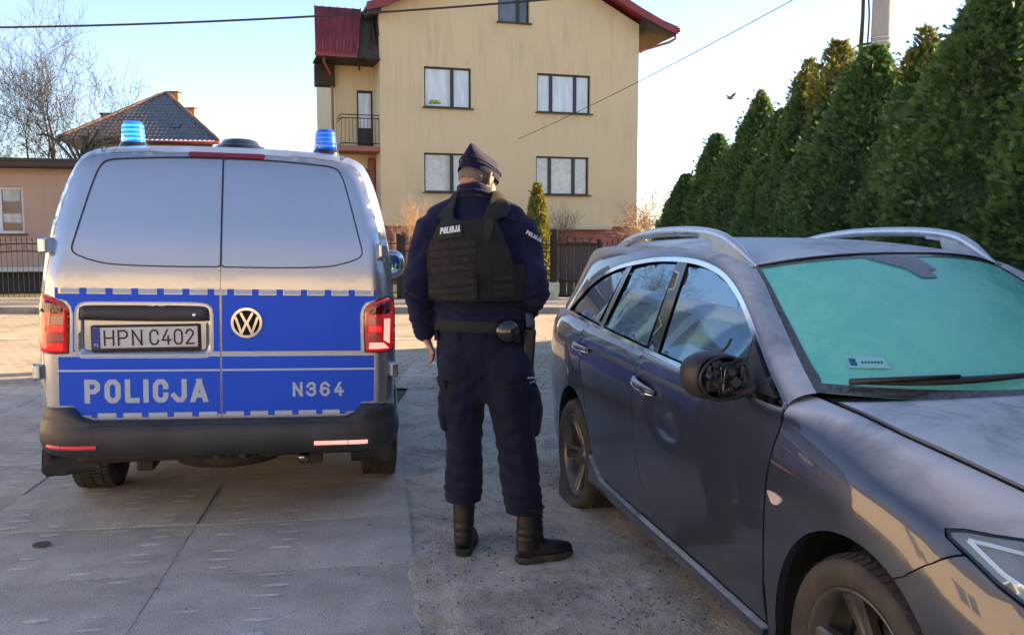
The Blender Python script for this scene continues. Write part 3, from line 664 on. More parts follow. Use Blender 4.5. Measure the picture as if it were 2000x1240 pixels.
# the wing's steep red roof towards us, with standing seams
rw = mesh('roof', [(-1.87,-.52,6.96),(-.66,-.52,6.96),(-.40,.45,8.55),(-1.80,.45,8.55),(-1.87,-.44,6.90),(-.66,-.44,6.90),(-.40,.60,8.50),(-1.80,.60,8.50)], [(0,1,2,3),(4,7,6,5),(0,4,5,1),(1,5,6,2),(0,3,7,4)], 'red_metal', yh, False)
for k in range(7):
    f_ = k/6; tube('roof_seam', [(-1.87+1.21*f_,-.535,6.955),(-1.80+1.40*f_,.435,8.56)], .020, 'red_metal', rw, 4)
box('verge_board', (-1.27,-.50,6.93), (1.26,.05,.10), 'red_metal', rw)
mesh('eave_soffit', [(-1.85,-.42,6.90),(.085,-.42,6.90),(.085,wy,6.95),(-1.85,wy,6.95)], [(0,1,2,3)], 'brown_wood', yh, False)
mesh('eave_soffit', [(-.62,-.40,6.92),(-.38,.50,8.5),(.085,.50,8.5),(.085,-.10,6.92)], [(0,1,2,3)], 'brown_wood', yh, False)
prismF('gable_board', [(-1.78,6.28),(-1.17,6.28),(-1.17,6.94),(-1.78,6.94)], 1.0, 1.5, 'brown_wood', yh)
for k in range(6): box('rafter', (-.55+.12*k, .05+.03*k, 7.0+.22*k), (.05,1.0,.07), 'brown_wood', yh, rot=(R(58),0,0))

# ---- pink flat roofed house at the left
ph = thing('pink_house', 'low pink flat roofed house with a white framed window, at the left behind the ironwork', 'house', (-13.36, 23.0, 0), R(14))
wall_with_holes('wall', [(-8,.72),(7,.72),(7,3.30),(-8,3.30)], [[(-1.5,1.60),(.50,1.60),(.50,2.82),(-1.5,2.82)],[(-5.5,1.60),(-3.8,1.60),(-3.8,2.82),(-5.5,2.82)]], ph, 'pink_stucco')
mesh('wall', [(7,0,.0),(7,7,.0),(7,7,3.3),(7,0,3.3)], [(0,1,2,3)], 'pink_stucco', ph, False)
W1 = window(ph, -1.5,.50,1.60,2.82,[.36,.70], fr='frame_white', pane='dark_pane', sill='brown_wood', fw=.07)
W2 = window(ph, -5.5,-3.8,1.60,2.82,[.5], fr='frame_white', pane='dark_pane', sill='brown_wood', fw=.07)
for k in range(9):
    x = -.02+.045*k; mesh('curtain', [(x,.128,2.45),(x+.045,.124,2.45),(x+.045,.124,2.74),(x,.128,2.74)], [(0,1,2,3)], 'curtain', W1, False)
mesh('curtain', [(-.03,.125,1.90),(.40,.125,1.88),(.40,.125,2.12),(-.03,.125,2.12)], [(0,1,2,3)], 'curtain', W1, False)
box('cornice', (-.5,-.03,3.20), (15.1,.08,.04), 'pink_stucco', ph)
V_ = box('roof', (-.5,3.3,3.42), (15.6,7.6,.20), mat('roof_edge', (.045,.022,.022), .55, var=.2, scale=4), ph, .02)
box('roof_trim', (-.5,-.52,3.50), (15.7,.05,.07), 'frame_brown', V_)
box('plinth_ledge', (-.5,-.10,.66), (15.1,.34,.12), mat('ledge_white', (.55,.56,.56), .7), ph, .01)
box('plinth', (-.5,0.02,.28), (15.0,.10,.68), mat('plinth_dark', (.035,.036,.04), .8), ph)

# ---- house with the tiled roof, far left
th_ = thing('tiled_house', 'distant house with a grey brown tiled hip roof and brick chimneys, behind the van', 'house', (0, 0, 0))
M['roof_tile'] = mat('roof_tile', (.12,.13,.15), .42, c2=(.17,.165,.17), scale=5, rvar=.12)
ap = np.array([-17.35, 44.5, 8.66]); lc = np.array([-20.95, 40.6, 5.96]); rc_ = np.array([-13.6, 41.0, 5.90]); mid = np.array([-18.85, 41.9, 7.28])
def tile_face(a, b, top, name, nx=44, ny=18):
    """sheet of S-tiles between the eave a-b and the point top: every course steps, every tile rolls"""
    V = []; F = []; a, b, top = map(np.array, (a, b, top)); n_ = np.cross(b-a, top-a); n_ /= np.linalg.norm(n_); n_ *= np.sign(n_[2])
    L_ = np.linalg.norm(b-a); cols = nx*4; e = (b-a)/L_
    tproj = (top-a)@e; up = (top-a)-e*tproj; H = np.linalg.norm(up); up = up/H
    for j in range(ny):
        for s_ in (0, .96):
            v = (j+s_)/ny
            x0 = tproj*v; x1 = L_+(tproj-L_)*v
            for i in range(cols+1):
                x = L_*i/cols; xc = min(max(x, x0), x1); roll = .045*(.5+.5*math.cos(2*PI*xc/(L_/nx)))
                V.append(a + e*xc + up*H*v + n_*(roll + (.035 if s_ == 0 else .0)))
    m_ = cols+1
    for j in range(2*ny-1):
        for i in range(cols): F.append((j*m_+i, j*m_+i+1, (j+1)*m_+i+1, (j+1)*m_+i))
    return stuff(mesh(name, V, F, 'roof_tile', th_, False))
tile_face(lc, rc_, ap, 'roof', 34, 15)
back = np.array([-15.9, 49.5, 5.95]); bl = np.array([-23.5, 49.0, 6.05])
mesh('roof', [rc_, back, (-17.9,48.0,8.66), ap], [(0,1,2,3)], mat('roof_sunlit_side', (.30,.085,.055), .7, var=.2, scale=6), th_, False)  # right slope: sunlight put into a redder roof colour
mesh('roof', [lc, ap, (-17.9,48.0,8.66), bl], [(0,1,2,3)], 'roof_tile', th_, False)
for p, q in ((lc, ap), (rc_, ap)): tube('ridge_tiles', [tuple(p+(q-p)*k/12+np.array([0,0,.05+.02*(k % 2)])) for k in range(13)], .09, mat('ridge', (.22,.12,.09), .6), th_, 6)
tube('gutter', [tuple(lc+np.array([0,-.1,-.05])), tuple(rc_+np.array([0,-.1,-.05]))], .07, 'red_metal', th_, 6)
mesh('wall', [(-20.2,41.4,0),(-14.2,41.8,0),(-14.2,41.8,5.95),(-20.2,41.4,6.0),(-16.4,49,0),(-16.4,49,5.95)], [(0,1,2,3),(1,4,5,2)], 'beige_stucco', th_, False)
mesh('soffit', [tuple(lc-np.array([0,0,.1])), tuple(rc_-np.array([0,0,.1])), (-14.2,41.9,5.85), (-20.2,41.5,5.9)], [(0,1,2,3)], 'brown_wood', th_, False)
M['chimney_brick'] = mat('chimney_brick', (.36,.18,.11), .85, var=.25, scale=9)
for (x, y, z0, z1, s_) in ((-17.35,45.4,8.1,8.82,.42), (-17.0,46.8,7.4,8.22,.34), (-20.7,45.5,6.9,7.75,.45)):
    c_ = box('chimney', (x,y,(z0+z1)/2), (s_*1.6,s_,z1-z0), 'chimney_brick', th_, .01); box('chimney_cap', (x,y,z1+.03), (s_*1.8,s_*1.25,.06), 'brown_wood', c_)
uu = (ap-(lc+rc_)/2); uu /= np.linalg.norm(uu); nn_ = np.cross(rc_-lc, ap-lc); nn_ /= np.linalg.norm(nn_)
sk = box('roof_window', (0,0,0), (.46,.40,.10), 'frame_brown', th_, .01); sk.location = tuple(np.array([-15.95,42.0,6.62])+nn_*.10); sk.rotation_euler = (math.atan2(ap[2]-lc[2], 3.7), 0, 0)
mesh('pane', [(-.18,-.15,.055),(.18,-.15,.055),(.18,.15,.055),(-.18,.15,.055)], [(0,1,2,3)], 'dark_pane', sk, False)

# =================================================================== iron fence and gates
def spear(h):
    V = []; F = []; r = .007
    for z, k in ((0,r),(h-.10,r),(h-.095,.016),(h-.075,.009),(h-.04,.019),(h,.001)):
        for j in range(4): V.append((k*math.cos(PI/4+PI/2*j), k*math.sin(PI/4+PI/2*j), z))
    for i in range(5):
        for j in range(4): F.append((i*4+j, i*4+(j+1) % 4, (i+1)*4+(j+1) % 4, (i+1)*4+j))
    me = bpy.data.meshes.new('picket'); me.from_pydata(V, [], F); me.update(); me.materials.append(M['iron']); return me
pk = spear(1.0)
def scroll(parent, x, z, r, s=1):
    pts = [(x+s*r*(1-t*.75)*math.cos(6.5*t*s), 0, z+r*(1-t*.75)*math.sin(6.5*t)) for t in np.linspace(0,1,20)]
    return tube('scroll', pts, .0085, 'iron', parent, 4)
def fence(x0, x1, label, name='iron_fence', hump=.0, top=1.48, base=.12, cat='fence', group=None, posts=True, dense=.121):
    t = thing(name, label, cat, (x0, 20.0, base), 0, group); W_ = x1-x0; n = int(W_/dense)
    tf = lambda x: top-base-.16 + hump*math.sin(PI*min(1, max(0, x/W_)))
    for dz in (0, -.17): tube('rail', [(W_*k/16, 0, tf(W_*k/16)+dz) for k in range(17)], .014, 'iron', t, 5)
    for z in (.12, .42): tube('rail', [(0,0,z),(W_,0,z)], .014, 'iron', t, 5)
    for k in range(n):
        x = dense*(k+.5); o = bpy.data.objects.new('picket', pk); col.objects.link(o); o.parent = t; o.location = (x, .012, .0); o.scale = (1,1,tf(x)+.16)
    for k in range(n//3): scroll(t, dense*(3*k+2), tf(dense*3*k)-.085, .05, 1 if k % 2 else -1)
    if posts:
        for x in (0, W_): box('post', (x,0,(top-base)/2+.02), (.09,.09,top-base+.08), 'iron', t, .006)
    return t
fence(-15.0,-12.6,'iron fence section with spear tops at the left edge, below the white window', hump=.0, top=1.50, group='iron fence sections')
ft = fence(-12.5,-9.9,'iron gate leaf with bowed rails and scrolls just left of the van', name='iron_gate', hump=.10, top=1.42, cat='gate')
for cx, cz, r in ((2.0,.72,.13),(2.15,.60,.10),(1.9,.52,.08),(2.22,.82,.07),(.45,.45,.12),(.30,.52,.08)): scroll(ft, cx, cz, r, 1); scroll(ft, cx-.02, cz-.03, r*.6, -1)
fence(-9.8,-6.2,'iron fence section hidden mostly behind the van, beside the gate leaf', top=1.5, group='iron fence sections')
fence(-6.1,-2.6,'iron fence section between van and dry shrub', top=1.52, group='iron fence sections')
f3 = fence(-2.5,-.1,'bowed iron fence section with scrolls seen between van and officer', hump=.16, top=1.50, group='iron fence sections')
for cx, cz, r in ((.35,1.0,.15),(.55,.85,.11),(.2,.8,.09),(.5,.55,.1)): scroll(f3, cx, cz, r)
fence(-.0,.92,'short iron fence section behind the officer next to the gate post', top=1.5, group='iron fence sections')
# gate post on a pale concrete foot
gp_ = thing('gate_post', 'dark steel gate post on a pale concrete foot beside the plank gate', 'post', (.97,19.97,.10))
box('post', (0,0,.80), (.12,.12,1.58), 'iron', gp_, .008); box('foot', (-.03,-.02,.18), (.24,.22,.40), mat('foot_concrete', (.42,.42,.34), .9, var=.2, scale=8), gp_, .01)
gt = thing('wooden_gate', 'dark gate of upright planks behind iron scrollwork, below the yellow house', 'gate', (1.08,20.05,.10))
gold = mat('dark_plank', (.028,.030,.030), .7, c2=(.045,.05,.05), scale=6, stretch=(1,1,.15), bump=.4)
M['dark_plank'] = gold
p0_ = None
for k in range(5):
    if p0_ is None: o = p0_ = box('plank', (0,0,0), (.146,.03,1.22), 'dark_plank', gt, .006)
    else: o = p0_.copy(); col.objects.link(o)
    o.location = (.10+.172*k, .02, .66+(.03 if 0 < k < 4 else 0))
for z in (.06,.40,1.24): box('rail', (.44,-.02,z), (.90,.03,.05), 'iron', gt)
for k in range(6): o = bpy.data.objects.new('picket', pk); col.objects.link(o); o.parent = gt; o.location = (.02+.172*k,-.03,0); o.scale = (1,1,1.42+.03*math.sin(k))
for k in range(4): scroll(gt, .17+.18*k, 1.33, .055, 1 if k % 2 else -1)
g2 = fence(2.0,3.9,'arched iron gate leaf right of the plank gate, in front of pink bricks', name='iron_gate', hump=.14, top=1.40, cat='gate')
for cx, cz, r in ((.25,1.05,.10),(1.0,1.15,.08),(1.6,1.0,.1)): scroll(g2, cx, cz, r)
fence(3.95,7.2,'iron fence section at the right end, running behind the dark hedge', top=1.52, group='iron fence sections')

# =================================================================== bare trees and shrubs
M['bark'] = mat('bark', (.075,.062,.045), .9, c2=(.13,.115,.085), scale=6, bump=.5, bscale=40)
M['twig'] = mat('twig', (.030,.024,.020), .9, var=.3, scale=3)
M['golden_twig'] = mat('golden_twig', (.42,.27,.13), .85, c2=(.28,.16,.09), scale=5)
TW = .0075
def branches(seed, h, r0, levels, spread, n0=7, up=.35, lean_=0, droop=0, first=.28):
    """returns trunk and crown geometry of a leafless tree"""
    rg = random.Random(seed); T = ([], []); C = ([], [])
    def seg(dst, p, q, r1, r2, n):
        V, F = dst; d = (q-p).normalized(); x = d.orthogonal().normalized(); y = d.cross(x); b = len(V)
        for c, r in ((p, r1), (q, r2)):
            for k in range(n): V.append(c + (x*math.cos(2*PI*k/n)+y*math.sin(2*PI*k/n))*r)
        for k in range(n): F.append((b+k, b+(k+1) % n, b+n+(k+1) % n, b+n+k))
    def grow(p, d, L, r, lv):
        k = 3 if lv > 1 else 4; pts = [p]; dd = d.copy()
        for i in range(k):
            dd = (dd + Vector((rg.gauss(0,1),rg.gauss(0,1),rg.gauss(0,.8)))*.17 + Vector((0,0,up*.22 - droop*.1*lv))).normalized()
            q = pts[-1]+dd*L/k; ra = r*(1-.75*i/k); rb = r*(1-.75*(i+1)/k)
            seg(T if lv == 0 else C, pts[-1], q, max(ra,TW), max(rb,TW*.8), 7 if lv == 0 else (4 if lv < 2 else 3)); pts.append(q)
            if lv < levels:
                nb = n0 if lv == 0 else (3 if lv < 3 else 2)
                for _ in range(max(1, nb*1//k) if lv else 0 if i == 0 and first > .2 else 2):
                    a = rg.uniform(0, 2*PI); t = rg.random(); pp = pts[-2].lerp(q, t); o = dd.orthogonal().normalized(); o.rotate(Matrix.Rotation(a, 3, dd))
                    nd = (dd*(1-spread*rg.uniform(.6,1.1)) + o*spread*rg.uniform(.8,1.2)).normalized()
                    grow(pp, nd, L*rg.uniform(.50,.78), max(.002, rb*.62), lv+1)
        if lv < levels:
            for _ in range(2):
                o = Vector((rg.gauss(0,1),rg.gauss(0,1),rg.gauss(0,.5))).normalized(); grow(pts[-1], (dd+o*.6).normalized(), L*rg.uniform(.55,.75), max(.002, r*.25), lv+1)
    grow(Vector((0,0,0)), Vector((lean_,0,1)).normalized(), h, r0, 0); return T, C
def bare_tree(loc, label, seed, h, r0, levels, spread, name='bare_tree', tw_='twig', bark='bark', cat='tree', group=None, **kw):
    T, C = branches(seed, h, r0, levels, spread, **kw); t = thing(name, label, cat, loc, 0, group)
    mesh('trunk', T[0], T[1], bark, t); mesh('crown', C[0], C[1], tw_, t, False); return t
bare_tree((-18.3,34,0), 'tall bare tree with many fine twigs left of the van roof', 21, 6.2, .42, 5, .62, up=.5).scale = (.64,.64,.68)
bare_tree((-21.5,33,0), 'bare tree partly cut by the left picture edge', 8, 5.2, .18, 5, .6).scale = (.6,.6,.60)
bare_tree((-10.2,52,0), 'small bare treetop showing behind the roof vent of the van', 5, 6.6, .12, 4, .6).scale = (.42,.42,.58)
pl_ = thing('pollarded_tree', 'pruned tree with thick pale limbs in front of the tiled roof', 'tree', (-14.6,30,.15))
pl_.scale = (.62,1,1)
rg = random.Random(9)
tube('trunk', [(0,0,0),(-.1,0,2),(.0,0,3.6)], [.16,.13,.12], 'bark', pl_, 8)
for k in range(9):
    tx = -1.9+.50*k + rg.uniform(-.1,.1); pts = spline([(0,0,3.3),(tx*.3,rg.uniform(-.3,.3),4.0+.12*k/2),(tx*.75,rg.uniform(-.4,.4),4.5+rg.uniform(-.1,.25)),(tx,rg.uniform(-.5,.5),4.72+rg.uniform(-.15,.22))], 5); lim = tube('limb', pts, [.085-.0035*i for i in range(len(pts))], 'bark', pl_, 6)
    for j in range(26):
        p = Vector(pts[-1-(j % 5)]); a = rg.uniform(0, 2*PI); d = Vector((math.cos(a), math.sin(a)*.6, rg.uniform(-.3,.9)))*rg.uniform(.10,.30)
        tube('twig', [tuple(p), tuple(p+d*.5+Vector((0,0,.03))), tuple(p+d)], [.018,.010,.004], 'golden_twig' if j % 3 else 'twig', lim, 3)
for i, (x, y, h, sd, lb) in enumerate(((4.6,27,3.4,31,'bare shrub against the bright sky right of the yellow house'),(5.6,31,4.2,32,'taller bare tree behind the left end of the hedge'),(3.6,23.5,2.4,33,'low golden bare bush behind the iron fence at the house corner'))):
    bare_tree((x,y,0), lb, sd, h*.62, .05, 4, .66, tw_='golden_twig' if i != 1 else 'twig', name='bare_shrub' if i != 1 else 'bare_tree', cat='shrub' if i != 1 else 'tree', first=.1).scale = (.72,.72,.68)
TW = .003
for (x, y, h, sd, lb, g) in ((-2.45,21.2,1.25,41,'golden dry shrub just right of the van mirror','golden_twig'),(-.15,21.8,1.2,43,'dry orange shrub behind the right shoulder of the officer','golden_twig'),(1.35,22.2,1.2,44,'thin grey bare shrub right of the small conifer','twig')):
    bare_tree((x,y,0), lb, sd, h, .022, 4, .5, tw_=g, name='dry_shrub', cat='shrub', first=.05, up=.9).scale = (.72,.72,.78)

# =================================================================== wires, pole, bird
M['wire'] = mat('wire', (.02,.02,.022), .6)
def wire(name, a, b, sag, r, label):
    pts = [(a[0]+(b[0]-a[0])*t, a[1]+(b[1]-a[1])*t, a[2]+(b[2]-a[2])*t - sag*4*t*(1-t)) for t in np.linspace(0,1,40)]
    return tag(tube(name, pts, r, 'wire', None, 6), label, 'cable')
wire('overhead_cable', (-14,14,4.847), (10,14,6.383), .60, .016, 'thick black cable sagging across the sky in front of the roof')
fxp = hframe(-4.19, 27.5, HY)(4.59,-.03,4.69)
wire('house_cable', (5.84,14.3,6.02), fxp, .12, .0085, 'thin cable running from the concrete pole down to the yellow wall')
M['pole_concrete'] = mat('pole_concrete', (.40,.365,.33), .85, c2=(.31,.285,.26), scale=4, bump=.3, bscale=60, stretch=(1,1,.3))
cpole = thing('utility_pole', 'round concrete utility pole rising behind the hedge', 'utility pole', (5.95,14.4,0))
tube('shaft', [(0,0,0),(0,0,10)], [.175,.125], 'pole_concrete', cpole, 24)
for z in (4.55,4.63,4.70): lathe('band', [(.158,-.012),(.166,-.012),(.166,.012),(.158,.012)], 'silver_rail', cpole, 24, 'z', c=(0,0,z), close=True)
tube('bracket', [(-.16,-.02,4.62),(-.30,-.02,4.60)], .02, 'iron', cpole, 6)
dpole = tag(tube('steel_strut', [(5.55,14.2,4.35),(5.57,14.2,5.0),(5.55,14.2,7.2)], [.04,.030,.032], 'wire', None, 8), 'thin dark steel pipe standing left of the concrete pole', 'pipe')
tag(tube('pole_cable', spline([(5.67,14.25,4.4),(5.69,14.25,5.0),(5.66,14.25,5.6),(5.70,14.25,7.0)], 8), .014, 'wire', None, 6), 'black cable hanging between steel pipe and concrete pole', 'cable')
bd_ = thing('bird', 'small dark bird flying in the sky left of the hedge', 'bird', (4.93,20,4.62), R(-60))
ev = []
tube('body', [(0,-.11,-.01),(0,-.08,0),(0,-.02,.0),(0,.05,.005),(0,.09,.012),(0,.115,.01)], [.004,.022,.034,.028,.018,.004], mat('feather', (.06,.06,.07), .7), bd_, 10)
for s in (-1, 1):
    o = mesh('wing', [(0,.045,.01),(s*.09,.06,.07),(s*.17,.0,.11),(s*.11,-.045,.075),(s*.03,-.05,.02)], [(0,1,2,3,4)], bpy.data.materials['feather'], bd_, False); o.modifiers.new('t','SOLIDIFY').thickness = .006
o = mesh('tail', [(-.012,-.09,0),(.012,-.09,0),(.035,-.17,.0),(-.035,-.17,0)], [(0,1,2,3)], bpy.data.materials['feather'], bd_, False); o.modifiers.new('t','SOLIDIFY').thickness = .005

# =================================================================== unseen pale houses, added for reflections and warm bounced sunlight
if True:
    sh = thing('added_house_left', 'tall cream house with brown roof standing left of the drive, added outside the picture to bounce sunlight', 'house', (-12.5,-13,0), R(90))
    wh = [(2+3.6*k, 3.2+3.6*k, z, z+1.3) for k in range(5) for z in (1.1,)]
    wall_with_holes('wall', [(0,0),(24,0),(24,4.2),(0,4.2)], [[(a,c),(b,c),(b,d),(a,d)] for a,b,c,d in wh], sh, 'cream_stucco')
    for a,b,c,d in wh: window(sh, a,b,c,d,[.5], fr='frame_white', pane='dark_pane')
    mesh('wall', [(24,0,0),(24,8,0),(24,8,4.2),(24,0,4.2),(0,0,0),(0,8,0),(0,8,4.2),(0,0,4.2),(24,4,6.3),(0,4,6.3)], [(0,1,2,3),(4,7,6,5),(3,2,8),(7,9,6)], 'beige_stucco', sh, False)
    mesh('roof', [(-.4,-.5,4.1),(24.4,-.5,4.1),(24.4,4,6.4),(-.4,4,6.4),(24.4,8.5,4.1),(-.4,8.5,4.1)], [(0,1,2,3),(3,2,4,5)], 'roof_tile', sh, False)
bh = thing('added_house_rear', 'plain beige house with small windows behind the camera, added outside the picture to bounce light', 'house', (8,-11,0), R(180))
wh = [(1.5+3.4*k, 2.7+3.4*k, z, z+1.3) for k in range(5) for z in (1.1, 3.8)]
wall_with_holes('wall', [(0,0),(18,0),(18,5.6),(0,5.6)], [[(a,c),(b,c),(b,d),(a,d)] for a,b,c,d in wh], bh, 'cream_stucco')
for a,b,c,d in wh: window(bh, a,b,c,d,[.5], fr='frame_white', pane='dark_pane')
mesh('wall', [(18,0,0),(18,8,0),(18,8,5.6),(18,0,5.6),(0,0,0),(0,8,0),(0,8,5.6),(0,0,5.6)], [(0,1,2,3),(4,7,6,5)], 'beige_stucco', bh, False)
mesh('roof', [(-.4,-.5,5.5),(18.4,-.5,5.5),(18.4,4,8.0),(-.4,4,8.0),(18.4,8.5,5.5),(-.4,8.5,5.5)], [(0,1,2,3),(3,2,4,5)], 'roof_tile', bh, False)
# =================================================================== hedge of tall thujas
def foliage_mat(name, c1, c2, c3):
    m = bpy.data.materials.new(name); t, N, L, b = nodes(m); b.inputs['Roughness'].default_value = .6
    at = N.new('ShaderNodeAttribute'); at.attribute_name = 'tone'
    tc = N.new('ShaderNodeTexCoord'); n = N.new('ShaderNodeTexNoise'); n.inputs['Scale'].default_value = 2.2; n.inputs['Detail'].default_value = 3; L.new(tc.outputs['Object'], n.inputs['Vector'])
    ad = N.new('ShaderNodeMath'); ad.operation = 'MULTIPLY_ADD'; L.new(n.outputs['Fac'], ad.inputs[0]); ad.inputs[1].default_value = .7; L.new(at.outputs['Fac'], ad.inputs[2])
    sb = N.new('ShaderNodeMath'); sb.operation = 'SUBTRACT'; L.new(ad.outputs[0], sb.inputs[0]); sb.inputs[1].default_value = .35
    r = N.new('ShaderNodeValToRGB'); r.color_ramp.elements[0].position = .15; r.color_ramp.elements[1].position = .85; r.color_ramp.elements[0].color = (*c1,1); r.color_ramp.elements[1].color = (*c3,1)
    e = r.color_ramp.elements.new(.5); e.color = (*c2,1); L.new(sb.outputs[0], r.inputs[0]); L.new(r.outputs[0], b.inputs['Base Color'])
    if name == 'thuja':      # browned patches inside the hedge
        n5 = N.new('ShaderNodeTexNoise'); n5.inputs['Scale'].default_value = 1.3; n5.inputs['Detail'].default_value = 5; L.new(tc.outputs['Object'], n5.inputs['Vector'])
        m5 = N.new('ShaderNodeMapRange'); m5.inputs['From Min'].default_value = .56; m5.inputs['From Max'].default_value = .68; m5.inputs['To Max'].default_value = .38; L.new(n5.outputs['Fac'], m5.inputs[0])
        x5 = N.new('ShaderNodeMix'); x5.data_type = 'RGBA'; x5.inputs['B'].default_value = (.12,.085,.05,1); L.new(m5.outputs[0], x5.inputs['Factor']); L.new(r.outputs[0], x5.inputs['A']); L.new(x5.outputs['Result'], b.inputs['Base Color'])
    tr = N.new('ShaderNodeBsdfTranslucent'); L.new(r.outputs[0], tr.inputs[0]); mx = N.new('ShaderNodeMixShader'); mx.inputs[0].default_value = .30
    L.new(b.outputs[0], mx.inputs[1]); L.new(tr.outputs[0], mx.inputs[2]); L.new(mx.outputs[0], t.nodes['Material Output'].inputs['Surface']); return m
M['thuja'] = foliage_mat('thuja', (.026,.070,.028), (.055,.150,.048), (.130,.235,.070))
M['thuja_gold_sunlit'] = foliage_mat('thuja_gold_sunlit', (.07,.09,.02), (.16,.17,.035), (.30,.27,.05))  # own gold of the small conifer; on hedge tips, painted sunlight
M['dry_foliage'] = foliage_mat('dry_foliage', (.07,.045,.025), (.12,.085,.05), (.16,.12,.08))
def thuja_mesh(seed, H, Rm, n, size, shoulder=.22, tipw=.10, mname='thuja'):
    """crown: n sprays of scale leaves spread through the outer shell of a clumpy cone"""
    g = np.random.RandomState(seed)
    # lumps: overlapping soft clumps make the outline uneven
    nl = int(60*H); lz = g.rand(nl)*H; la = g.rand(nl)*2*PI; lr = .16+.16*g.rand(nl); la_amp = .05+.10*g.rand(nl)
    def prof(z):
        t = np.clip(z/H, 0, 1); body = np.where(t < shoulder, .86+.14*(t/shoulder), 1.0)
        return Rm*body*np.clip((1-t)/(1-shoulder), 0, 1)**.67*(t > shoulder) + Rm*body*(t <= shoulder) + tipw*Rm*0
    def rad(z, a):
        r = prof(z)
        lump = np.zeros_like(z)
        for i in range(nl):
            d2 = ((z-lz[i])/lr[i])**2 + ((np.angle(np.exp(1j*(a-la[i]))))*np.maximum(r,.15)/lr[i])**2
            lump = np.maximum(lump, la_amp[i]*np.exp(-d2*1.4))
        return np.maximum(r, .02)*(.86) + lump*np.clip(r/Rm*1.5, .25, 1)
    z = H*(1-(1-g.rand(n)**.92)) ; z = g.rand(n)**1.05*H*1.0
    a = g.rand(n)*2*PI; depth = g.rand(n)**1.8*.16; r = rad(z, a) - depth*np.clip(prof(z)/Rm, .15, 1)
    wisp = g.rand(n) < .05; r = r + wisp*g.rand(n)*.10
    c = np.c_[r*np.cos(a), r*np.sin(a), z]
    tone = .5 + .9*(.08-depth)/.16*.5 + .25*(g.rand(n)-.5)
    # each spray: a flat fan of narrow leaflets pointing up and out
    out = np.c_[np.cos(a), np.sin(a), np.zeros(n)]; up = np.tile([0,0,1.], (n,1))
    d = out*(.55+.5*g.rand(n,1)) + up*(.45+.8*g.rand(n,1)) + .45*g.randn(n,3); d /= np.linalg.norm(d, axis=1, keepdims=True)
    s = np.cross(d, g.randn(n,3)); s /= np.linalg.norm(s, axis=1, keepdims=True)
    L_ = size*(.6+.8*g.rand(n,1)); V = []; F = []; tn = []
    K = 5
    Vs = np.zeros((n, K*3, 3)); 
    for k in range(K):
        off = (k-(K-1)/2)/((K-1)/2); dd = d*(1-.18*abs(off)) + s*off*.62; base = c + d*L_*(.28*(1-abs(off)))*(1 if k != (K-1)/2 else .2)
        sd = np.cross(dd, np.cross(d, s)); sd /= np.linalg.norm(sd, axis=1, keepdims=True)
        w_ = L_*.105; l2 = L_*(1-.38*abs(off)) if k != (K-1)//2 else L_*1.05
        Vs[:,k*3] = base - sd*w_; Vs[:,k*3+1] = base + sd*w_; Vs[:,k*3+2] = base + dd*l2*.8
    Vf = Vs.reshape(-1, 3); Ff = np.arange(len(Vf)).reshape(-1, 3)
    # inner core so that daylight does not pass through the middle
    nu, nv = 28, 26; uu = np.linspace(0, 2*PI, nu, endpoint=False); vv = np.linspace(0, 1, nv); U, W_ = np.meshgrid(uu, vv); zz = W_.ravel()*H*.965; aa = U.ravel()
    rr = np.maximum(.004, (rad(zz, aa)-.13*np.clip(prof(zz)/Rm, .2, 1))*.97)*np.clip((H*.965-zz)/.25, 0.05, 1)**.5
    cv = np.c_[rr*np.cos(aa), rr*np.sin(aa), zz]; b = len(Vf); cf = []
    for j in range(nv-1):
        for i in range(nu): p = b+j*nu+i; q = b+j*nu+(i+1) % nu; cf += [(p, q, q+nu), (p, q+nu, p+nu)]
    Vall = np.vstack([Vf, cv]); Fall = np.vstack([Ff, np.array(cf)])
    me = bpy.data.meshes.new('crown'); me.vertices.add(len(Vall)); me.vertices.foreach_set('co', Vall.ravel()); nf = len(Fall)
    me.loops.add(nf*3); me.loops.foreach_set('vertex_index', Fall.ravel().astype(np.int32)); me.polygons.add(nf)
    me.polygons.foreach_set('loop_start', np.arange(nf)*3); me.polygons.foreach_set('loop_total', np.full(nf, 3)); me.update(calc_edges=True); me.validate()
    atr = me.attributes.new('tone', 'FLOAT', 'POINT'); tv = np.concatenate([np.repeat(np.clip(tone, 0, 1), K*3), np.zeros(len(cv))]); atr.data.foreach_set('value', tv)
    me.materials.append(M[mname]); return me
trunk_me = tube('trunk', [(0,0,0),(0,0,1.2),(0,0,2.4)], [.07,.055,.02], 'bark', None, 8); tm = trunk_me.data; bpy.data.objects.remove(trunk_me)
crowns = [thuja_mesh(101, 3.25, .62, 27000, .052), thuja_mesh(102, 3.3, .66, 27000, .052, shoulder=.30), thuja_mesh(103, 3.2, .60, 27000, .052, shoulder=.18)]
tip = thuja_mesh(110, .75, .20, 1000, .07, shoulder=.1, mname='thuja_gold_sunlit')  # leader tips of the hedge, sunlight put into their gold colour
def thuja(x, y, k, s, sz, rz, label, name='thuja', me=None, grp='thujas in the hedge'):
    t = thing(name, label, 'hedge tree', (x, y, 0), rz, grp)
    o = bpy.data.objects.new('trunk', tm); col.objects.link(o); o.parent = t; o.scale = (1,1,sz)
    c = bpy.data.objects.new('crown', me or crowns[k]); col.objects.link(c); c.parent = t; c.scale = (s, s, sz); return t
HX = 3.3
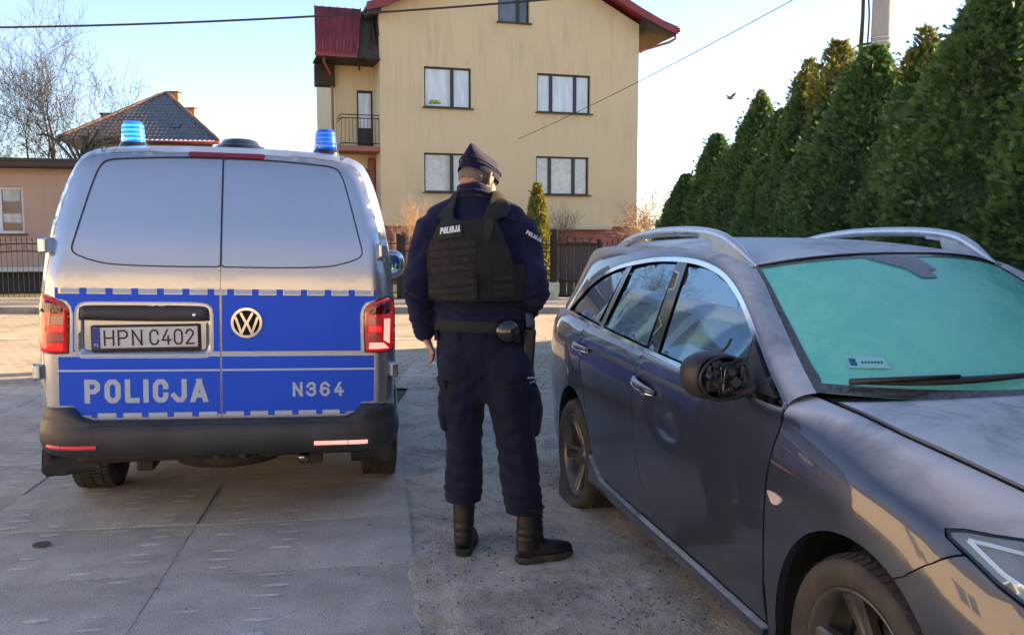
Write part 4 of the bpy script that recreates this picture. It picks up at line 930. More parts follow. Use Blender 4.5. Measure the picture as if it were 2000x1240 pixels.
plants = [  # x, y, crown, width, height, label
 (2.56,12.9,1,.86,2.42,'lowest dark thuja at the far left end of the hedge'),
 (2.90,12.5,2,1.0,2.95,'second lowest thuja, just right of the far end of the hedge'),
 (3.26,11.6,0,1.15,3.30,'thuja with a thin bare tip, third from the far end of the hedge'),
 (3.10,12.05,1,1.15,2.75,'bushy low thuja in the gap before the thin tipped one'),
 (3.30,10.75,0,1.1,3.05,'shorter thuja in the gap left of the golden tipped pair'),
 (3.30,9.9,2,1.05,3.30,'thuja left of the one with the golden tip'),
 (3.31,9.0,1,1.0,3.08,'thuja whose sunlit golden tip stands left of the pole'),
 (3.25,8.0,0,1.2,3.20,'broad thuja directly below the concrete pole'),
 (3.32,7.15,2,1.0,3.02,'thuja just right of the concrete pole'),
 (3.25,6.0,1,1.25,3.18,'tallest looking thuja near the right picture edge'),
 (3.35,5.05,0,1.1,3.15,'thuja at the right picture edge behind the car roof'),
 ]
H0 = (3.25, 3.3, 3.2)
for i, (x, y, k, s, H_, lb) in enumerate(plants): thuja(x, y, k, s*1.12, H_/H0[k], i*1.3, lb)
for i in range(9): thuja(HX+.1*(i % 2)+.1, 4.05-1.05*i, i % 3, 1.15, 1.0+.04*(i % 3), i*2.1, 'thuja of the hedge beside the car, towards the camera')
pp = [o for o in bpy.data.objects if o.name.startswith('thuja') and o.type == 'EMPTY']
for par, dz, s in ((2,3.36,.75),(5,3.42,.8),(6,3.42,1.25),(8,3.12,.8)):
    o = bpy.data.objects.new('leader', tip); col.objects.link(o); o.parent = pp[par]; o.location = (.0,0,dz-.62); o.scale = (s, s, .9)
# small sunlit conifer in front of the yellow house
sc_ = thuja_mesh(120, 2.75, .40, 6500, .085, shoulder=.15, mname='thuja_gold_sunlit')
t = thing('conifer', 'small yellow green conical conifer in front of the yellow house, right of the officer', 'conifer', (.62,21.4,.05), 0)
o = bpy.data.objects.new('trunk', tm); col.objects.link(o); o.parent = t; c = bpy.data.objects.new('crown', sc_); col.objects.link(c); c.parent = t
t = thing('evergreen', 'dark evergreen cut by the left picture edge above the pink house', 'tree', (-20.6,32,0), 0)
o = bpy.data.objects.new('trunk', tm); col.objects.link(o); o.parent = t; c = bpy.data.objects.new('crown', crowns[1]); col.objects.link(c); c.parent = t; c.scale = (1.6,1.6,1.62)
# =================================================================== the grey estate car
car = thing('parked_car', 'dusty dark grey estate car with flat rear tyre and broken wing mirror beside the officer',
            'car', (1.798, 2.488, 0), 0.2162)
#  car frame: x to the car's left, y rearward from the front axle, z up
BS = [-.95,-.85,-.7,-.5,-.3,-.1,.1,.3,.5,.9,1.6,2.3,2.8,3.2,3.5,3.7,3.82]
BY = [ # half widths of the section rows at those stations
 [.30,.45,.62,.74,.79,.80,.80,.80,.80,.80,.80,.80,.80,.78,.72,.62,.45],
 [.36,.52,.70,.81,.850,.862,.868,.872,.872,.872,.872,.870,.862,.835,.775,.67,.50],
 [.39,.55,.72,.83,.866,.874,.876,.878,.878,.876,.876,.874,.866,.842,.785,.68,.52],
 [.41,.57,.735,.838,.872,.880,.882,.883,.882,.880,.880,.880,.872,.850,.795,.69,.53],
 [.42,.575,.735,.832,.868,.884,.888,.888,.886,.886,.886,.886,.880,.858,.805,.70,.54],
 [.40,.55,.70,.800,.843,.868,.882,.884,.882,.880,.880,.882,.878,.858,.806,.70,.54],
 [.36,.50,.65,.755,.808,.842,.860,.866,.868,.866,.866,.868,.864,.845,.795,.69,.53],
 [.31,.44,.58,.69,.757,.798,.823,.834,.842,.848,.850,.850,.842,.820,.770,.665,.51],
 [.26,.38,.51,.62,.698,.742,.770,.785,.803,.822,.818,.808,.796,.770,.722,.62,.47],
 [.22,.33,.45,.555,.622,.668,.700,.705,.700,.60,.60,.60,.60,.60,.55,.48,.36],
 [.14,.20,.28,.34,.37,.385,.395,.40,.40,.35,.35,.35,.35,.35,.3,.26,.2],
 [0]*17]
BZ = [
 [.20,.19,.17,.16,.16,.16,.16,.16,.16,.16,.16,.16,.17,.20,.25,.28,.30],
 [.23,.22,.20,.19,.19,.19,.19,.19,.19,.19,.19,.19,.20,.23,.28,.31,.33],
 [.29,.28,.27,.27,.27,.27,.27,.27,.27,.27,.27,.275,.28,.30,.34,.37,.39],
 [.40,.40,.41,.42,.43,.43,.43,.43,.43,.43,.43,.43,.44,.46,.48,.50,.51],
 [.50,.52,.55,.58,.60,.61,.62,.62,.62,.62,.62,.62,.63,.65,.66,.67,.67],
 [.57,.61,.65,.69,.73,.755,.77,.775,.78,.78,.785,.79,.80,.81,.81,.81,.80],
 [.61,.66,.71,.76,.80,.835,.855,.868,.88,.885,.89,.90,.91,.92,.92,.91,.89],
 [.635,.69,.745,.80,.848,.885,.915,.935,.95,.945,.952,.972,.985,1.00,1.00,.985,.95],
 [.65,.705,.77,.83,.880,.925,.958,.980,.975,.965,.985,1.012,1.032,1.052,1.05,1.03,.99],
 [.655,.715,.785,.848,.900,.938,.968,.988,.995,.97,.99,1.02,1.04,1.06,1.06,1.04,1.0],
 [.66,.725,.80,.868,.920,.958,.985,1.006,1.012,.97,.99,1.02,1.04,1.06,1.06,1.04,1.0],
 [.662,.73,.81,.880,.934,.972,.998,1.018,1.02,.97,.99,1.02,1.04,1.06,1.06,1.04,1.0]]
NR = len(BY)
def body_at(a, t):
    a = np.atleast_1d(np.asarray(a, float)); t = np.clip(np.atleast_1d(np.asarray(t, float)), 0, NR-1)
    Y = np.array([pchip(BS, r, a) for r in BY]); Z = np.array([pchip(BS, r, a) for r in BZ])
    i = np.clip(np.floor(t).astype(int), 0, NR-2); f = t - i; k = np.arange(len(a))
    def cr(Q):
        q1 = Q[i,k]; q2 = Q[i+1,k]; q0 = np.where(i > 0, Q[np.maximum(i-1,0),k], 2*q1-q2); q3 = np.where(i < NR-2, Q[np.minimum(i+2,NR-1),k], 2*q2-q1)
        return .5*((2*q1)+(-q0+q2)*f+(2*q0-5*q1+4*q2-q3)*f*f+(-q0+3*q1-3*q2+q3)*f**3)
    return cr(Y), a, cr(Z)
TS = .1
_tg = np.linspace(0, 8.6, 345)
def z2t(a, z):
    y, _, zz = body_at(np.full(len(_tg), a), _tg); zz = np.maximum.accumulate(zz)
    return float(np.interp(z, zz, _tg))
def az(pts, step=.04):
    """outline given as (a, z), dense, in surface coordinates"""
    return [(a, z2t(a, z)*TS) for a, z in densify(pts, step)]
def body_fn(side):
    def fn(v):
        y, a, z = body_at(v[:,0], v[:,1]/TS); return np.c_[side*y, a, z]
    return fn
def circ_pts(ca, cz, r, a0, a1, n=24): return [(ca+r*math.cos(R(a0+(a1-a0)*i/n)), cz+r*math.sin(R(a0+(a1-a0)*i/n))) for i in range(n+1)]
seamA = [(.475,.255),(.500,.36),(.502,.506),(.499,.648),(.493,.732),(.478,.818),(.462,.903),(.468,.935),(.50,.968)]
seamB = [(1.50,.262),(1.60,.36),(1.67,.46),(1.717,.55),(1.742,.674),(1.768,.80),(1.758,.893),(1.735,.96),(1.733,.992)]
seamC = [(2.20,.27),(2.30,.31),(2.385,.37),(2.43,.46),(2.47,.56),(2.52,.66),(2.57,.77),(2.64,.85),(2.70,.91),(2.70,.955),(2.65,1.024)]
ARF = (.03, .31, .388); ARR = (2.765, .285, .372)
def beltz(a): return float(np.interp(a, [.5,.9,1.6,2.3,2.8,3.2,3.3], [.968,.962,.982,1.010,1.031,1.050,1.052]))
def belt(a0, a1, n=14): return [(a0+(a1-a0)*i/n, beltz(a0+(a1-a0)*i/n)) for i in range(n+1)]
for sgn in (-1, 1):
    fn = body_fn(sgn); O = (sgn, 0, .2)
    sp = lambda c: spline(c, 5)
    # front door
    o = az(sp(seamA)[:-1] + belt(.50, 1.733) + sp(seamB)[::-1][1:] + [(1.2,.262),(.9,.26)])
    fd = panel('front_door', [offset(o, .0022)], [], fn, 'grey_paint', car, .05, .02, O)
    o = az(sp(seamB)[:-1] + belt(1.733, 2.65) + sp(seamC)[::-1][1:] + [(1.9,.262)])
    rd = panel('rear_door', [offset(o, .0022)], [], fn, 'grey_paint', car, .05, .02, O)
    # sill with its step
    o = az([(.482,.20),(.47,.235),(1.2,.24),(1.5,.24),(2.2,.248),(2.31,.288),(2.395,.345),(2.402,.30),(2.41,.20),(2.38,.17),(1.4,.165),(.5,.17)])
    panel('sill', [o], [], lambda v, f=fn: f(v) + np.array([sgn*.014, 0, 0]), 'grey_paint', car, .06, .03, O)
    o = [(.47,.172),(2.41,.172),(2.41,.262),(.47,.262)]
    panel('sill_seal', [az(o)], [], lambda v, f=fn: f(v) - np.array([sgn*.022, 0, 0]), 'black_plastic', car, .1, 0, O)
    # front fender
    arch = circ_pts(*ARF, -8, 117.5)
    pts = az([(.468,.185),(.468,.30),(.492,.40),(.494,.506),(.491,.648),(.485,.732),(.470,.818),(.453,.903),(.458,.94),(.49,.972)])[:]
    up = [(.56, 8.4*TS), (.60, 8.9*TS), (.585, 9.0*TS), (.50, 9.0*TS), (.36, 8.98*TS)] + [(.36-.05*i, 8.98*TS) for i in range(1, 21)]
    T_ = lambda q, st=.03: [(a, t) for a, t in densify([(a, t*TS) for a, t in q], st, False)]
    # open polygon glue (az closes the ring, so its last run is trimmed)
    def open_az(p, step=.035): return [(a, z2t(a, z)*TS) for a, z in densify(p, step, False)]
    left = open_az([(.455,.19),(.470,.30),(.492,.40),(.494,.506),(.491,.648),(.485,.732),(.470,.818),(.453,.903),(.458,.94),(.49,.972)])
    hl = T_([(-.64,7.50),(-.50,7.52),(-.396,7.14),(-.349,6.76),(-.289,6.41),(-.250,6.08),(-.263,5.82),(-.318,5.62),(-.256,4.96),(-.183,4.43),(-.150,4.30)])
    ar = open_az(arch[::-1])
    fe = panel('front_fender', [left + up + hl + ar[1:]], [], fn, 'grey_paint', car, .045, .03, O)
    # wheel arch lips and liners
    for (ca, cz, r), nm in ((ARF, 'front'), (ARR, 'rear')):
        q = circ_pts(ca, cz, r-.001, -12, 192, 40); V = []; F = []
        for a_, z_ in q:
            y = float(body_at(a_, z2t(a_, max(z_, .2)))[0][0])
            V += [(sgn*(y+.001), a_, z_), (sgn*(y-.035), ca+(a_-ca)*1.02, cz+(z_-cz)*1.02), (sgn*.55, ca+(a_-ca)*1.03, cz+(z_-cz)*1.03)]
        for i in range(len(q)-1):
            for j in range(2): F.append((i*3+j, (i+1)*3+j, (i+1)*3+j+1, i*3+j+1))
        mesh('wheel_arch_liner', V, F, 'black_plastic', car)
    # front bumper
    bp = open_az(circ_pts(*ARF, 118.5, 186)) + open_az([(-.365,.24),(-.5,.2),(-.7,.2),(-.93,.22)]) + [(-.93, 7.0*TS), (-.93, 8.9*TS)] + \
         [(-.93+.05*i, 8.96*TS) for i in range(1, 6)] + T_([(-.665,8.90),(-.665,7.45),(-.72,6.6),(-.63,5.52),(-.482,5.18),(-.416,5.30),(-.326,5.60),(-.262,4.96),(-.189,4.43),(-.158,4.30)])
    panel('front_bumper', [bp], [], fn, 'grey_paint', car, .05, .02, O)
    # head lamp
    hp = T_([(-.256,6.06),(-.289,6.35),(-.349,6.70),(-.396,7.08),(-.50,7.45),(-.62,7.38),(-.70,6.6),(-.62,5.6),(-.482,5.27),(-.416,5.38),(-.323,5.69),(-.27,5.86),(-.256,6.06)])[:-1]
    h = panel('headlight', [offset(hp, .004)], [], lambda v, f=fn: f(v)*np.array([.998,1,1]), 'head_glass', car, .04, .03, O)
    rim_ = ribbon([tuple(x) for x in hp]+[hp[0]], .010)
    panel('lamp_seal', [hp], [offset(hp, .009)], lambda v, f=fn: f(v)+np.array([0,0,.001]), 'black_gloss', h, .08, .01, O)
    for q in ([(-.315,6.12),(-.42,6.60),(-.52,6.8)], [(-.315,6.12),(-.42,5.72),(-.50,5.62)]):
        qq = T_(q, .02)
        panel('lamp_bar', [ribbon(qq, .014)], [], lambda v, f=fn: f(v)+np.array([sgn*.0015,0,.0015]), mat('lamp_bar', (.55,.72,.78), .2, .3) if sgn < 0 else bpy.data.materials['lamp_bar'], h, .05, 0, O)
    # rear quarter panel, lamp, rear bumper
    rq = open_az(seamC[1:]) 
    ra = circ_pts(*ARR, 6, 152)
    pts = open_az([(2.44,.47),(2.475,.56),(2.527,.66),(2.577,.77),(2.647,.85),(2.708,.91),(2.708,.955),(2.658,1.026)]) + open_az(belt(2.66, 3.28)) + \
          [(3.4, 8.3*TS), (3.55, 8.3*TS), (3.78, 8.2*TS)] + open_az([(3.80,.95),(3.55,.965),(3.40,.975),(3.32,.935),(3.42,.80),(3.55,.72),(3.80,.70),(3.80,.55),(3.35,.50),(3.145,.46)]) + \
          open_az(circ_pts(*ARR, 28, 150, 20))
    panel('quarter_panel', [pts], [], fn, 'grey_paint', car, .05, .03, O)
    panel('tail_light', [az([(3.79,.945),(3.55,.96),(3.405,.970),(3.33,.935),(3.43,.805),(3.555,.725),(3.79,.705)])], [], fn, 'lamp_clear', car, .05, .02, O)
    rb = open_az([(3.138,.44),(3.35,.492),(3.80,.54),(3.80,.31),(3.4,.235),(3.16,.215)]) + open_az(circ_pts(*ARR, -10, 25, 8))
    panel('rear_bumper', [rb], [], fn, 'grey_paint', car, .05, .02, O)
# ---- bonnet
def hood_fn(u, v):       # u -1..1 across, v 0 rear .. 1 nose
    au = abs(u); ar_ = .375 - .12*(1-au**2.2)*1.0; a = ar_ + (-.90 - ar_)*v
    t = 11 - au*2.003; y, _, z = body_at(a, t); s = -1 if u < 0 else 1
    return (s*float(y[0]), a, float(z[0]) + .0015)
bon = gridmesh('bonnet', hood_fn, np.linspace(-1, 1, 61), np.linspace(0, 1, 41), 'grey_paint', car, True)
sm = bon.modifiers.new('edge', 'SOLIDIFY'); sm.thickness = .012; sm.offset = -1
# ---- glasshouse
CO = spline([(.49,.965),(.551,1.005),(.66,1.068),(.774,1.141),(.924,1.241),(1.075,1.322),(1.256,1.384),(1.48,1.418),(1.74,1.427),(2.045,1.416),(2.367,1.383),(2.561,1.352),(2.755,1.305),(2.936,1.235),(3.10,1.148),(3.20,1.090),(3.245,1.055)], 6)
_ca = np.array([c[0] for c in CO]); _cz = np.array([c[1] for c in CO])
def G(a, z):
    q = z-.97; g = .818 - .31*q - .05*q*q
    return g*1.0 - .028*np.maximum(0, a-2.2)**2
def gfn(side, d=0.0):
    return lambda v: np.c_[side*(G(v[:,0], v[:,1]) + d), v[:,0], v[:,1]]
def A_act(a): return float(pchip([.49,2.2,2.6,2.9,3.1,3.245], [.49,2.2,2.75,3.32,3.50,3.62], a))
def A_edge(a):   # a is the actual station along the pillar / roof edge / rear corner line
    xs = [.49,.58,.73,.914,1.10,1.205,1.5,2.0,2.6,3.0,3.3,3.5,3.62]
    s = pchip(xs, [.712,.697,.665,.626,.588,.573,.585,.592,.588,.580,.572,.60,.66], a)
    z = pchip(xs, [1.012,1.061,1.143,1.247,1.357,1.402,1.455,1.478,1.475,1.462,1.435,1.27,1.06], a)
    return float(s), float(z), 0.0
for sgn in (-1, 1):
    O = (sgn, 0, .3)
    def band(u, v, sgn=sgn):
        a = u; z3 = float(np.interp(a, _ca, _cz)); y3 = float(G(np.array(a), np.array(z3))); ac_ = A_act(a); s5, z5, d5 = A_edge(ac_)
        p0 = np.array([y3+.004, a, z3]); p2 = np.array([s5, ac_, z5]); p1 = (p0+p2)/2 + np.array([.030, 0, .022]) 
        p = (1-v)**2*p0 + 2*v*(1-v)*p1 + v*v*p2
        return (sgn*p[0], p[1], p[2])
    gridmesh('roof_side_and_pillar', band, list(np.linspace(.49, 1.3, 40))+list(np.linspace(1.33, 3.245, 60)), np.linspace(0, 1, 10), 'grey_paint', car, sgn < 0)
    # dark surround behind all the side glass
    dlo = [(a, z) for a, z in CO] + [(a, z) for a, z in belt(.49, 3.245, 30)][::-1]
    panel('window_surround', [offset(dlo, .001)], [], gfn(sgn, -.035), 'black_gloss', car, .08, 0, O)
    gl = {'f': [(1.600,1.386),(1.596,1.003),(.835,.985),(.850,1.158),(.885,1.187),(1.005,1.262),(1.144,1.322),(1.342,1.373),(1.48,1.385)],
          'r': [(2.255,1.352),(2.08,1.377),(1.90,1.390),(1.748,1.392),(1.790,1.012),(2.386,1.038)],
          'q': [(3.10,1.070),(3.10,1.095),(3.03,1.140),(2.877,1.221),(2.70,1.283),(2.55,1.318),(2.40,1.340),(2.563,1.048)]}
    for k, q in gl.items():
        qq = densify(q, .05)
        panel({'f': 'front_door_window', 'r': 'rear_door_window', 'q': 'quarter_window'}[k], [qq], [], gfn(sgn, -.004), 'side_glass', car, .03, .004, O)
    # divider posts in gloss black, sail panel
    panel('pillar_trim', [densify([(1.735,1.425),(1.745,1.005),(1.665,1.000),(1.625,1.00),(1.625,1.425)], .06)], [], gfn(sgn, .001), 'black_gloss', car, .08, .01, O)
    panel('pillar_trim', [densify([(2.30,1.375),(2.445,1.032),(2.505,1.036),(2.375,1.365)], .06)], [], gfn(sgn, .001), 'dark_chrome', car, .08, .008, O)
    panel('mirror_sail', [densify([(.835,1.158),(.805,.985),(.53,.985),(.60,1.03),(.70,1.09)], .05)], [], gfn(sgn, .003), 'black_plastic', car, .08, .01, O)
    # chrome trims: arch over the windows and strip along the belt
    c1 = [(a, z-.010) for a, z in CO]
    panel('window_trim', [ribbon(c1, .021)], [], gfn(sgn, .007), 'chrome', car, .2, .010, O)
    c2 = spline(belt(.50, 3.235, 16), 4)
    panel('belt_trim', [ribbon([(a, z+.008) for a, z in c2], .019)], [], gfn(sgn, .011), 'chrome', car, .2, .010, O)
    # roof rail
    Lp = spline([(1.19,1.402,.566),(1.27,1.440,.571),(1.36,1.482,.577),(1.46,1.517,.582),(1.62,1.538,.586),(1.85,1.546,.588),(2.2,1.542,.585),(2.50,1.520,.578),(2.72,1.487,.568),(2.88,1.448,.556),(2.97,1.418,.548)], 6)
    rr = [.005+.019*min(1, i/10, (len(Lp)-1-i)/10) for i in range(len(Lp))]
    rl = tube('roof_rail', [(sgn*s, a, z) for a, z, s in Lp], rr, 'silver_rail', car, 12, flat=.75, up=(sgn, 0, 0))
    for a0, a1, z0, z1 in ((1.185, 1.66, 1.400, 1.515), (2.60, 2.99, 1.475, 1.38)):
        n_ = 14; V = []; F = []
        for i in range(n_+1):
            a = a0+(a1-a0)*i/n_; s5, z5, d5 = A_edge(min(a, 2.9)); zt = float(np.interp(a, [q[0] for q in Lp], [q[1] for q in Lp]))
            zb = z5 - .02 - max(0, a-2.9)*.2
            zb2 = max(zb, zt-.03) if (a > 1.54 and a < 2.7) else zb
            for dx in (-.016, .018): V += [(sgn*(s5+dx*.9), a, zb2), (sgn*(s5+dx), a, max(zt, zb2+.002))]
        for i in range(n_):
            b = i*4; F += [(b, b+4, b+5, b+1), (b+2, b+3, b+7, b+6), (b+1, b+5, b+7, b+3)]
        F += [(0,1,3,2), (n_*4, n_*4+2, n_*4+3, n_*4+1)]
        mesh('rail_foot', V, F, 'silver_rail', rl, False)
# ---- roof skin
def roofz(a): return pchip([1.0,1.2,1.5,1.9,2.4,2.9,3.3,3.45], [1.452,1.470,1.495,1.514,1.518,1.500,1.465,1.445], a)
def header(u): return 1.055 + .150*abs(u)**2.2
def roof_fn(u, v):
    ah = header(u); a = ah + (3.40 - ah)*v; s5, z5, d5 = A_edge(max(a, 1.205)); zc = float(roofz(a))
    s = s5*u; z = zc + (z5-zc)*abs(u)**2.6
    if a < 1.205: z = zc + (1.402 - (1.205-a)*.10 - zc)*abs(u)**2.6
    return (s, a, z)
gridmesh('roof', roof_fn, np.linspace(-1, 1, 41), np.linspace(0, 1, 40), 'grey_paint', car, True)
# ---- windscreen
def ws_fn(u, v):
    au = abs(u); ae = 1.195 + (.50-1.195)*v; s5, z5, _ = A_edge(ae); z5 -= .004; s5 -= .004
    ac = 1.043 + (.30-1.043)*v; zc = 1.449 - (1.449-.995)*(v**1.08)
    return (u*s5, ac+(ae-ac)*au**2.2, zc+(z5-zc)*au**2.4 + .012*math.sin(PI*v)*(1-au**3))
ws = gridmesh('windscreen', ws_fn, np.linspace(-1, 1, 49), np.linspace(0, 1, 33), None, car, True)
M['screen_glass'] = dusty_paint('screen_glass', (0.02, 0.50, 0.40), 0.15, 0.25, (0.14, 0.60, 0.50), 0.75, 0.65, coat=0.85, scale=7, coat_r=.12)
M['screen_frit'] = mat('screen_frit', (0.02, 0.022, 0.025), .35, c2=(.09,.09,.09), scale=60, coat=.5)
ws.data.materials.append(M['screen_glass'])
def on_ws(v, lift=.003):
    out = []
    for u, w_ in v:
        p = np.array(ws_fn(u, w_)); a = np.array(ws_fn(u+.01, w_))-p; b = np.array(ws_fn(u, w_+.01))-p; n = np.cross(a, b); n /= np.linalg.norm(n); n *= np.sign(n[2]); out.append(p+n*lift)
    return np.array(out)
rect = densify([(-1,0),(1,0),(1,1),(-1,1)], .05); inner = densify(spline([(-.978,.045),(-.93,.030),(0,.03),(.93,.030),(.978,.045),(.970,.5),(.955,.90),(.90,.94),(0,.945),(-.90,.94),(-.955,.90),(-.970,.5)], 5, True), .05)
panel('screen_border', [rect], [inner], on_ws, 'screen_frit', ws, .1, 0, (0,-.5,1))
mt_ = panel('sensor_mount', [densify([(-.34,.03),(-.12,.155),(-.075,.235),(.04,.235),(.03,.17),(.10,.165),(.06,.03)], .03)], [], lambda v: on_ws(v, .005), 'screen_frit', ws, .1, 0, (0,-.5,1))
st = panel('inspection_sticker', [densify([(-.800,.765),(-.64,.765),(-.64,.835),(-.82,.835)], .03)], [], lambda v: on_ws(v, .006), mat('sticker', (.20,.58,.60), .5), ws, .1, 0, (0,-.5,1))
M['sticker_ink'] = mat('sticker_ink', (.01,.10,.22), .5)
panel('emblem', [densify([(-.800,.778),(-.772,.778),(-.775,.822),(-.805,.822)], .01)], [], lambda v: on_ws(v, .0075), 'sticker_ink', st, .1, 0, (0,-.5,1))
for i in range(7):
    x = -.752+.014*i
    panel('letter', [[(x,.795),(x+.008,.795),(x+.0075,.808),(x-.0005,.808)]], [], lambda v: on_ws(v, .0075), 'ink', st, None, 0, (0,-.5,1))
# header seal line, cowl and wipers
tube('header_seal', [tuple(np.array(roof_fn(u, 0))+np.array([0,-.006,-.001])) for u in np.linspace(-.99, .99, 40)], .004, 'black_plastic', car, 6)
gridmesh('cowl', lambda u, v: (u*(.68-.02*v), (.30+(.50-.30)*abs(u)**2.2)*(1-v)+(.24+.13*abs(u)**2.2)*v, (.995+.012*(1-abs(u)**2))*(1-v)+(.985+.005*(1-abs(u)**2))*v-.004*math.sin(PI*v)), np.linspace(-1,1,30), np.linspace(0,1,5), 'black_plastic', car, True)
for x0, x1 in ((-.60, -.02), (.02, .60)):
    wp = []
    for i in range(15):
        f_ = i/14; x = x0+(x1-x0)*f_; p = on_ws([(x/.70, .945-.05*f_)], .022)[0]; wp.append(tuple(p))
    b_ = tube('wiper', wp, [.010+.006*math.sin(PI*i/14) for i in range(15)], 'black_plastic', car, 6, flat=.5)
    tube('wiper_arm', [tuple(np.array(wp[0])+np.array([-.02,-.03,.004])), tuple(np.array(wp[4])+np.array([0,-.02,.014])), tuple(np.array(wp[8])+np.array([0,0,.014]))], [.012,.009,.006], 'black_plastic', b_, 6)
# rear hatch (far side)
def hatch_fn(u, v):
    ae = 3.37 + .27*v; s, z, _ = A_edge(min(ae, 3.62)); z = z if v < .9 else z-(v-.9)*.6; zc = 1.45*(1-v)+1.0*v; k = abs(u)**2.2
    return (u*s, (3.42+.36*v)*(1-k)+ae*k, zc*(1-k)+z*k)
gridmesh('tailgate', hatch_fn, np.linspace(-1,1,20), np.linspace(-.02,1.1,16), 'grey_paint', car)
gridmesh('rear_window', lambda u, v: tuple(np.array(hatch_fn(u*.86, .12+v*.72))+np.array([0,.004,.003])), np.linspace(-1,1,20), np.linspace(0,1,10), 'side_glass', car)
def end_cap(name, a, out, m):
    t = np.linspace(0, 11, 56); y, _, z = body_at(np.full(len(t), a), t)
    ring = [(x_, z_) for x_, z_ in zip(y, z)] + [(-x_, z_) for x_, z_ in zip(y[::-1][1:], z[::-1][1:])]
    return panel(name, [ring], [], lambda v: np.c_[v[:,0], np.full(len(v), a), v[:,1]], m, car, .1, 0, (0,out,0))
end_cap('rear_panel', 3.80, 1, 'grey_paint')
gr = end_cap('grille', -.928, -1, 'black_plastic')
for k in range(4): box('grille_bar', (0,-.935,.36+.055*k), (.6-.03*k,.012,.012), 'dark_chrome', gr, .003)
box('number_plate', (0,-.945,.50), (.40,.012,.09), 'plate_white', gr, .004)
# floor, so light does not pass under the doors
box('underbody', (0,1.42,.26), (1.44,4.3,.10), 'dark_metal', car, .02)
box('cabin_floor', (0,1.6,.62), (1.30,3.6,.60), 'dark_void', car, .02)
# ---- handles, fuel flap groove, indicator, side repeater
fnR = body_fn(-1)
def on_body(a, z, out=0.0, side=-1):
    y = float(body_at(a, z2t(a, z))[0][0]); return Vector((side*(y+out), a, z))
for sgn in (-1, 1):
    for (a0, z0, a1, z1) in ((1.735,.872,1.480,.842), (2.715,.915,2.455,.905)):
        am = (a0+a1)/2+.03; zm = (z0+z1)/2-.002
        cup = [(am+.062*math.cos(2*PI*k/28), zm+.046*math.sin(2*PI*k/28)) for k in range(28)]
        def cupfn(v, am=am, zm=zm, sgn=sgn):
            o_ = []
            for a, tt in v:
                z = tt; d = min(1, math.hypot((a-am)/.062, (z-zm)/.046)); p = on_body(a, z, .0015-.020*(1-d*d), sgn); o_.append(tuple(p))
            return np.array(o_)
        panel('handle_cup', [cup], [], cupfn, 'dark_chrome' if z0 < .9 else 'dark_chrome', car, .012, 0, (sgn,0,0))
        pts = [on_body(a0+(a1-a0)*f_, z0+(z1-z0)*f_, .004+.034*math.sin(PI*min(1, max(0, f_)))**.6, sgn) for f_ in np.linspace(0, 1, 13)]
        h = tube('door_handle', pts, [.008+.010*math.sin(PI*f_)**.5 for f_ in np.linspace(0,1,13)], 'grey_paint', car, 10, flat=1.15, up=(0,0,1))
        pt2 = [p+Vector((sgn*.010,0,-.010)) for p in pts]
        tube('handle_trim', pt2, [.003+.005*math.sin(PI*f_)**.5 for f_ in np.linspace(0,1,13)], 'chrome', h, 8)
ind = [(.470,.704),(.452,.680),(.435,.671),(.405,.676),(.385,.692),(.388,.703),(.425,.709)]
pn = panel('side_indicator', [[tuple(x) for x in az(spline(ind, 4, True), .01)]], [], lambda v: fnR(v)+np.array([-.006,0,0]), mat('indicator', (.62,.52,.46), .15, coat=1), car, .01, .008, (-1,0,0))
